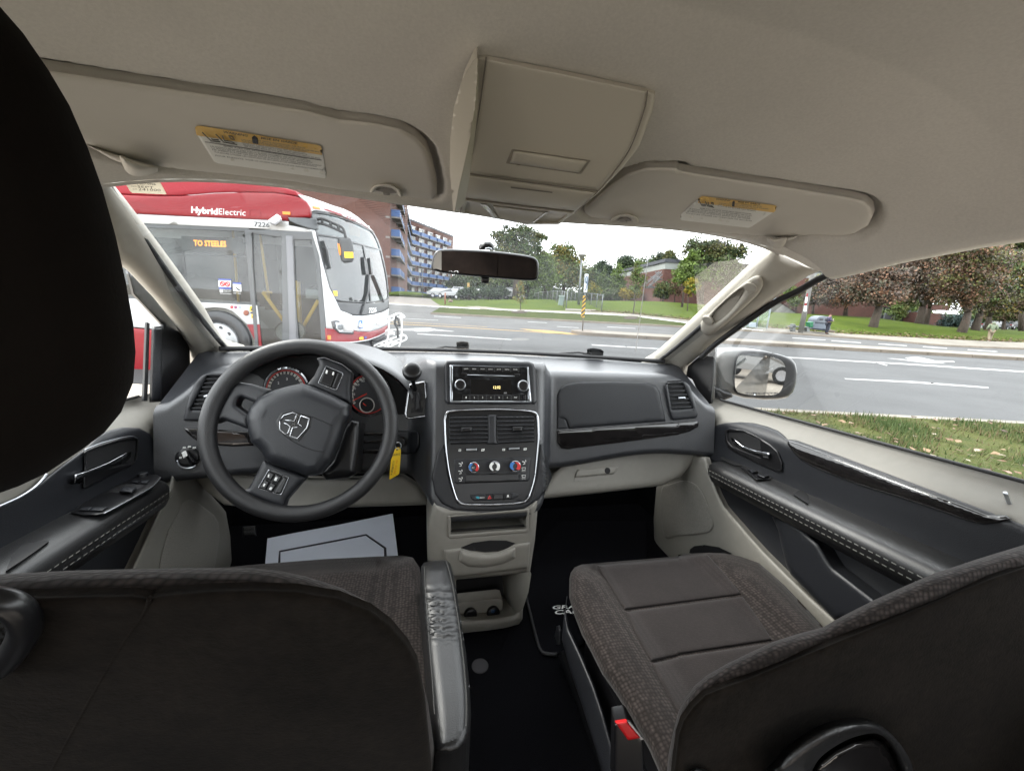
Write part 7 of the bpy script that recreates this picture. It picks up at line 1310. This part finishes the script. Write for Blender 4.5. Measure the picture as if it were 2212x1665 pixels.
# left door
patch('door_bolster', L('1000,188 1120,140 1250,112 1420,120 1530,180 1610,300 1650,420 1668,520 1680,600 1500,720 1000,1000 300,1300 -300,1500 -300,1000 0,905 200,810 400,680 600,520 850,340'), dL, BLK, ldoor, th=.006, r=.006, skirt=.01, h=10)
q = np.array(catmull(L('885,380 960,340 1200,265 1360,232 1395,255 1380,420 1330,480 1150,500 900,560 880,470'), 4))
patch('handle_bezel', L('850,360 960,305 1200,232 1370,205 1415,240 1412,330 1395,440 1340,505 1100,620 880,735 845,740 845,650 860,500'), dL, BLK2, ldoor, off=.005, th=.006, r=.004, holes=[q]); patch('handle_recess', q, dL, DARK, ldoor, off=.0065, th=0)
tubes('bezel_edge', [on(dL, catmull(L('860,345 1000,285 1200,228 1340,206 1400,225'), 5, False), .0115)], .0012, SATIN, ldoor)
patch('door_handle', L('755,592 900,545 1100,465 1230,395 1295,362 1285,420 1250,450 1100,520 900,590 800,640 755,690'), dL, CHR, ldoor, off=.012, th=.008, r=.006)
tubes('trim_line', [on(dL, catmull(L('-100,960 60,890 200,825 340,735 430,650 475,590'), 5, False), .008)], .0022, SATIN, ldoor)
sp_ = patch('switch_panel', L('722,985 800,915 870,860 1100,735 1270,645 1400,595 1500,588 1600,596 1640,620 1560,720 1400,815 1200,925 1060,995 980,1010 840,1008'), A0, BLK2, larm, off=.001, th=.004, r=.003)
tubes('panel_edge', [on(A0, catmull(L('1060,990 1200,918 1400,808 1560,712 1635,622'), 5, False), .005)], .0012, SATIN, larm)
knobpx('mirror_joystick', L('1455,612')[0], 10, A0, .008, BLK, larm, off=.004)
patch('switch_well', L('1095,770 1180,715 1260,688 1475,700 1400,748 1330,790'), A0, DARK, larm, off=.004, th=.0012)
patch('window_switch', L('1215,765 1262,715 1392,725 1345,782'), A0, BLK, larm, off=.005, th=.008, r=.004)
for t in ('1330,668 1350,652 1425,655 1405,680', '1430,682 1445,656 1525,650 1500,685', '800,958 850,918 945,925 905,962', '915,962 950,925 1100,925 1040,965'): patch('lock_switch', L(t), A0, BLK, larm, off=.004, th=.004, r=.002)
for t in ('865,932 885,920 888,935', '985,938 1010,928 1012,942', '1285,745 1330,740 1330,748 1285,752'): patch('switch_icon', L(t), A0, GRYP, larm, off=.0045, th=.0003, skirt=0)
patch('pull_cup', L('60,1575 130,1400 240,1300 480,1262 495,1275 400,1345 250,1450'), A0, DARK, larm, off=.0015, th=.001)
dLW2 = Surf(lambda X, Y, Z: -X - .712)
kl = patch('kick_panel', ML('1250,1395 1180,1398 1112,1430 1108,1470 1085,1540 1050,1610 1020,1680') + BL('985,60 930,180 840,370 820,430 1490,430 1488,300 1478,150 1450,0') + ML('1450,1640 1380,1560 1310,1460'), dLW2, GREY, van, th=.012, r=.010, skirt=.012, h=8, label='grey left kick panel with a tall speaker grille')
patch('speaker_grille', L('1830,960 1850,880 1900,850 1950,850 2010,880') + BL('1370,20 1400,70 1408,160 1385,300 1370,420 1010,420 1040,260 1080,120'), dLW2, GRILL, kl, off=.012, th=.003, r=.002, h=7)
# window frames
for sgn, dro in ((1, rdoor), (-1, ldoor)):
    pts = [(sgn * (.665 + .0 * t), y, z) for y, z, t in ()]
tubes('window_frame', [on(xp(.70), catmull(Z6('2400,20 2212,62 1700,148 1200,262 800,370 480,472 240,604 0,726') + MR('250,556 150,650'), 4, False), 0)], .008, RUB, rdoor)
patch('mirror_sail', MR('62,705 120,655 190,600 238,590 228,760 212,942 170,950 160,940 90,790 50,770'), xp(.765), BLK2, rdoor, th=.006, r=.003)
tubes('window_channel', [on(xp(.772), MR('236,590 222,780 208,942'), 0)], .006, RUB, rdoor)
patch('mirror_sail', ML('830,95 900,150 1050,325 1200,515 1236,590 1240,780 1200,830 1140,945 985,952 1000,460 1060,455 870,250'), xp(-.765), BLK2, ldoor, th=.006, r=.003)
patch('sail_rib', ML('1000,470 1052,470 1050,940 985,945'), xp(-.760), BLK, ldoor, th=.006, r=.004)
patch('window_channel', ML('955,430 975,440 960,945 935,945'), xp(-.768), RUB, ldoor, th=.005)
# ---- outside of the van: door mirror, wipers, aerial
SM = Plane((.975, 1.12, 1.19), (-.40, -.92, .035))
sm = patch('door_mirror', MR('240,650 262,622 300,606 430,598 540,606 640,628 720,652 752,688 762,745 755,810 735,870 700,905 640,918 560,920 420,908 330,880 270,900 236,930'), SM, SILV, van, off=-.03, th=.02, r=.016, skirt=.10, h=6, label='silver door mirror outside the passenger window')
patch('mirror_bezel', MR('352,770 360,690 372,640 410,612 520,610 640,632 710,660 745,695 755,750 745,820 720,875 680,902 560,910 430,900 370,880 355,840'), SM, RUB, sm, off=-.012, th=.010, r=.008, sm=1, skirt=.02)
patch('mirror_glass', MR('362,770 372,680 395,635 440,625 520,632 620,652 668,678 688,720 684,780 668,840 640,878 590,890 480,890 400,878 368,850'), SM, MIRR, sm, off=.0, th=.001, sm=1, skirt=.002)
textpx('lettering', 'OBJECTS IN MIRROR ARE CLOSER THAN THEY APPEAR', MR('430,884')[0], MR('640,886')[0], MR('430,872')[0], SM, INKB, sm, .003)
patch('mirror_arm', MR('236,842 262,846 300,868 345,880 350,902 300,922 232,936'), Plane((.86, 1.14, 1.11), (-.40, -.92, -.03)), BLK2, sm, th=.01, r=.006, skirt=.04)
for arm, blk in (('560,622 640,600 690,592 800,598', '765,597 800,592 840,596 845,612 765,614'), ('1300,655 1330,648 1450,634 1560,628 1640,642', '1612,640 1650,634 1700,642 1718,655 1700,664 1615,660')):
    wp = tubes('wiper', [on(WSS, MC(arm), -.02)], .004, RUB, van); patch('wiper_pivot', MC(blk), WSS, RUB, wp, off=-.022, th=.004, r=.003, skirt=.0)
tubes('aerial', [on(yp(1.72), D('1408,480 1405,520 1373,760'), 0)], .0016, SATIN, van)
# ---- seats
def seat(lab, pl, bk, seam, cush, cpl, **k):
    rt = empty('front_seat', (0, 0, 0), label=lab); rt.parent = van
    b = patch('backrest', bk, pl, FAB, rt, off=-.03, th=.03, r=.032, skirt=.12, h=16, sray=.04, **k)
    return rt, b
DB = Plane((-.37, .225, 1.2), (0, -1, -.34)); PB = Plane((.37, .272, 1.0), (0, -1, -.05))
ds, db = seat('driver seat of dark velour with black leather armrest', DB, D('-260,1300 -150,1262 0,1240 150,1232 300,1228 450,1226 540,1226 600,1232 660,1244 740,1270 800,1302 850,1345 885,1400 905,1440 925,1520 936,1600 942,1680 948,1800 -260,1800'), None, None, None)
patch('back_panel', BL('-400,560 0,545 300,540 600,532 850,530 960,546 1050,528 1300,502 1600,492 1900,500 2178,545') + BC('60,570 200,625 330,720 440,850 500,960 550,1200 590,1600 600,1900') + D('-240,1800'), DB, VEL, db, off=.0, th=.006, r=.006, h=14)
line('back_seam', BL('960,548 930,640 800,830 640,1090 480,1380 330,1660'), DB, .0012, VEL, db, off=.0052, sm=1)
ringp = np.array(catmull(BL('-120,560 0,575 70,598 130,645 162,705 158,770 120,850 60,930 0,990 -120,1060'), 4, False))
tubes('grab_loop', [on(DB, ringp, .010)], .006, BLK2, db, 12); patch('loop_recess', BL('-200,600 0,600 70,625 120,680 125,740 80,840 0,940 -200,1020'), DB, DARK, db, off=.0055, th=.0005)
# head restraint
HP = Plane((-.40, .225, 1.36), (.75, -1, -.10))
patch('head_restraint', D('-150,-160 -60,-70 0,15 50,72 105,152 150,228 190,320 222,410 250,510 272,610 288,700 293,760 288,825 262,890 225,935 175,972 100,1022 40,1050 -30,1075 -150,1075 -300,1000 -340,600 -320,100'), HP, mat('headrest_velour', (.0075, .0060, .0050), 1., spec=.03, bump=(330, .3, .0015), sheen=.01), ds, off=0, th=.05, r=.05, skirt=.10, h=18, sray=.05)
CPL = Surf(lambda X, Y, Z: Z - (.80 + .02 * ss(.10, .20, np.abs(X + .36)) - .04 * ss(.80, .90, Y)))
patch('seat_cushion', D('470,1226 560,1218 700,1207 800,1202 870,1199 892,1204 906,1225 925,1330 940,1450 945,1560 600,1560 450,1400'), CPL, FAB, ds, off=-.02, th=.02, r=.025, skirt=.10, h=9, sray=.05)
ar = Plane((-.1, .5, .885), (0, 0, 1))
arm = patch('armrest', BC('520,420 528,350 545,325 580,315 660,308 690,310 715,332 735,400 775,640 815,900 840,1130 848,1300 840,1420 815,1490 775,1530 720,1552 650,1552 612,1540 606,1300 590,1150 560,880 535,600'), ar, LEA, ds, off=-.02, th=.022, r=.016, skirt=.06, h=5, hf=lambda X, Y, Z, v: .0012 * np.sin(v[:, 1] * .35 + np.sin(v[:, 0] * .3)) * ss(1250, 1285, v[:, 1]) * ss(1400, 1370, v[:, 1]))
for t in ('548,350 555,500 575,800 600,1100 612,1300', '690,318 725,450 770,720 800,960 818,1200 815,1380'):
    P = on(ar, resample(catmull(BC(t), 8, False), 1.6, False), .001); tubes('stitching', [P[i:i + 2] for i in range(0, len(P) - 1, 2)], .0008, STITCH2, arm, 5, kind='stuff')
CREASE = []
rc_ = random.Random(3)
for i in range(15):
    y = 515 + i * 19; x0 = 575 + rc_.uniform(-8, 14); w_ = rc_.uniform(45, 110); p = [(x0 + w_ * t / 4, y + rc_.uniform(-10, 10) + 10 * t / 4) for t in range(5)]
    CREASE.append(on(ar, catmull(BC(' '.join('%f,%f' % q for q in p)), 4, False), .0015))
tubes('crease', CREASE, .0007, LEA, arm, 5); tubes('crease_ring', [on(ar, catmull(BC('575,690 600,670 640,672 660,690 640,712 600,722 578,712'), 4), .0015)], .0007, LEA, arm, 5, True)
ps, pb_ = seat('passenger seat of dark honeycomb cloth with a red buckle', PB, D('1438,1690 1440,1670 1444,1630 1452,1590') + BR('2,1275 40,1195 100,1115 180,1045 300,975 400,925 610,828 760,780 930,735 1020,682 1140,620 1260,560 1440,478 1620,400 1900,305 2212,210 2290,192 2335,215 2355,270') + D('2275,1690'), None, None, None)
patch('back_panel', BR('0,1420 30,1330 90,1245 170,1165 300,1112 450,1060 640,980 900,872 1150,770 1400,668 1700,545 2000,420 2212,350 2310,325 2350,360') + D('2262,1690 1452,1690'), PB, VEL, pb_, off=0., th=.006, r=.006, h=14)
hq = catmull(BR('560,1700 600,1640 700,1530 830,1430 960,1365 1100,1334 1230,1342 1330,1392 1420,1482 1490,1600 1510,1700'), 4, False); hi = catmull(BR('1440,1700 1400,1560 1330,1450 1250,1415 1120,1440 1000,1500 900,1580 840,1690'), 4, False)
patch('grab_handle', np.vstack([hq, hi]), PB, LEA, pb_, off=.005, th=.03, r=.015, h=5, skirt=.01)
patch('handle_pouch', BR('840,1690 900,1600 1000,1520 1120,1462 1250,1440 1320,1470 1390,1570 1430,1690'), PB, GLOSS, pb_, off=.006, th=.012, r=.010, h=6)
patch('recline_knob', BR('60,1690 80,1650 110,1632 160,1640 195,1660 200,1700'), PB, LEA, pb_, off=.004, th=.012, r=.008)
PC = Surf(lambda X, Y, Z: Z - (.795 + .022 * ss(.10, .19, np.abs(X - .385)) - .03 * ss(.74, .82, Y)))
pc = patch('seat_cushion', BC('1478,430 1488,390 1515,355 1560,336 1640,330 1900,308 2178,284') + BR('0,274 100,264 200,260 300,264 400,285 520,328 680,468 830,625 960,770 1100,1000 1000,1300 600,1500') + BC('2178,1800 2060,1680 1990,1520 1880,1330 1780,1170 1690,1040 1620,900 1560,790 1510,660 1478,550'), PC, FAB, ps, off=-.03, th=.03, r=.035, skirt=.10, h=10, sray=.08)
for t in (BC('1655,342 2178,296') + BR('0,284 185,272 300,395 408,528 0,582') + BC('2178,585 1832,630 1762,520'), BC('1838,640 2178,596') + BR('0,592 412,538 500,660 606,820 0,912') + BC('2178,922 2000,962 1900,780'), BC('2004,972 2178,934') + BR('0,924 612,832 800,1100 600,1300 0,1480') + BC('2178,1300 2080,1120')):
    patch('seat_insert', t, PC, FABI, pc, off=.0, th=.004, r=.006, rc=2, h=8)
patch('seat_side_shield', BC('1462,540 1452,640 1480,760 1560,930 1640,1120 1700,1300 1755,1500 1765,1700 1700,1700 1640,1500 1560,1240 1480,1000 1430,820 1440,700'), Plane((.175, .6, .75), (-1, -.12, .35)), BLK, ps, th=.006, r=.006, skirt=.002, h=8)
patch('seat_latch', BC('1395,735 1410,730 1420,760 1415,850 1395,850 1385,790'), Plane((.19, .75, .7), (-1, -.5, .2)), SATIN, ps, th=.004, r=.002)
bk = patch('buckle', BC('1768,1360 1850,1345 1956,1462 1965,1760 1760,1760'), Plane((.165, .40, .76), (-.35, -1, .25)), BLK2, ps, off=-.012, th=.012, r=.004, skirt=.02)
patch('buckle_button', BC('1775,1352 1846,1342 1938,1448 1858,1466'), Plane((.165, .40, .76), (-.35, -1, .25)), RED, bk, off=.0, th=.006, r=.003)
patch('buckle_tip', BC('1850,1343 1870,1350 1958,1460 1940,1465'), Plane((.165, .40, .76), (-.35, -1, .25)), SATIN, bk, off=.0, th=.004)
tubes('seat_rail', [[(.2, .75, FL + .02), (.2, .1, FL + .02)], [(.58, .75, FL + .02), (.58, .1, FL + .02)]], .02, BLK2, ps)
tubes('seat_rail', [[(-.2, .75, FL + .02), (-.2, .1, FL + .02)], [(-.58, .75, FL + .02), (-.58, .1, FL + .02)]], .02, BLK2, ds)
boxes('seat_base', [(.20, .60, .10, .66, FL + .03, .70)], BLK2, ps); boxes('seat_base', [(-.60, -.17, .10, .72, FL + .03, .70)], BLK2, ds)
# rear bench, seen in the mirrors
FABR = mat('rear_seat_cloth', (.045, .030, .024), .95, bump=(200, .4, .002), var=(14, .35))
rb = empty('rear_bench', (0, 0, 0), label='dark rear bench seat behind the front seats'); rb.parent = van
for x in (-.62, -.2, .22): 
    boxes('bench_back', [(x, x + .415, -1.35, -1.18, .75, 1.30)], FABR, rb); boxes('bench_cushion', [(x, x + .40, -1.18, -.70, .70, .84)], FAB, rb)
# ---- loose things in the van
vr_, vloc = R(0), None
def loose(o, lab, cat):
    """a thing of its own, left where it lies in the van"""
    o.parent = None; o.location = van.location; o.rotation_euler = van.rotation_euler; return meta(o, lab, cat)
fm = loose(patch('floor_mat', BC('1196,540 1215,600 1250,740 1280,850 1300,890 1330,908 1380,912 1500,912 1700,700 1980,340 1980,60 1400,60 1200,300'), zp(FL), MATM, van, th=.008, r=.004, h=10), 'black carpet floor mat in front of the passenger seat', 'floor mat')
tubes('mat_binding', [on(zp(FL), catmull(BC('1190,500 1215,600 1250,740 1280,850 1302,895 1335,910 1400,914'), 5, False), .006)], .004, RUB, fm)
for s, a, b, c_ in (('GRAND', '1368,624', '1640,610', '1373,602'), ('CARAVAN', '1383,657', '1760,636', '1388,631')): textpx('lettering', s, BC(a)[0], BC(b)[0], BC(c_)[0], zp(FL), WHT, fm, .010, .02)
pm = loose(patch('paper_mat', BL('1718,170 1900,133 2178,82') + BC('345,10 378,280 395,400 0,420') + BL('1690,480'), zp(FL + .012), PAPER, van, th=.0005, skirt=.0005, h=8), 'pale grey paper mat with a black outline on the driver floor', 'paper mat')
tubes('printed_outline', [on(zp(FL + .012), BL('1790,400 1797,255 2178,182') + BC('175,148 296,232 300,380'), .001)], .004, INKB, pm, 4)
KT = Plane((-.2, .985, 1.0), (.1, -1, .15))
kt = loose(patch('key_tag', W('1925,985 1940,968 1965,965 1978,985 1975,1060 1965,1190 1885,1237 1880,1230 1895,1060'), KT, YEL, van, th=.002, r=.001), 'yellow card key tag hanging from the ignition', 'key tag')
knobpx('tag_hole', W('1945,985')[0], 1.6, KT, .0005, DARK, kt, off=.002)
tubes('key_ring', [on(KT, [np.array(W('1955,950')[0]) + 6.5 * np.array((math.cos(a), math.sin(a) * 1.1)) for a in np.linspace(0, 2 * math.pi, 20)[:-1]], .003)], .0011, SATIN, kt, 6, True)
text('lettering', 'PARKS', on(KT, W('1908,1040'), .003)[0], on(KT, W('1972,1030'), .003)[0] - on(KT, W('1908,1040'), .003)[0], on(KT, W('1910,1020'), .003)[0] - on(KT, W('1908,1040'), .003)[0], INKB, kt)
for s, a, b, c_ in (('TTMBER.4', '1930,1075', '1905,1195', '1912,1078'), ('FF KESE', '1955,1075', '1930,1190', '1940,1072')):
    o0, x1, y1 = on(KT, [W(t)[0] for t in (c_, b, a)], .003); text('lettering', s, on(KT, W(a), .003)[0], on(KT, W(b), .003)[0] - on(KT, W(a), .003)[0], (on(KT, W(a), .003)[0] - on(KT, W(c_), .003)[0]) * -1 * .9, INKB if a < '1940' else mat('orange_ink', (.6, .15, .0), .6), kt)
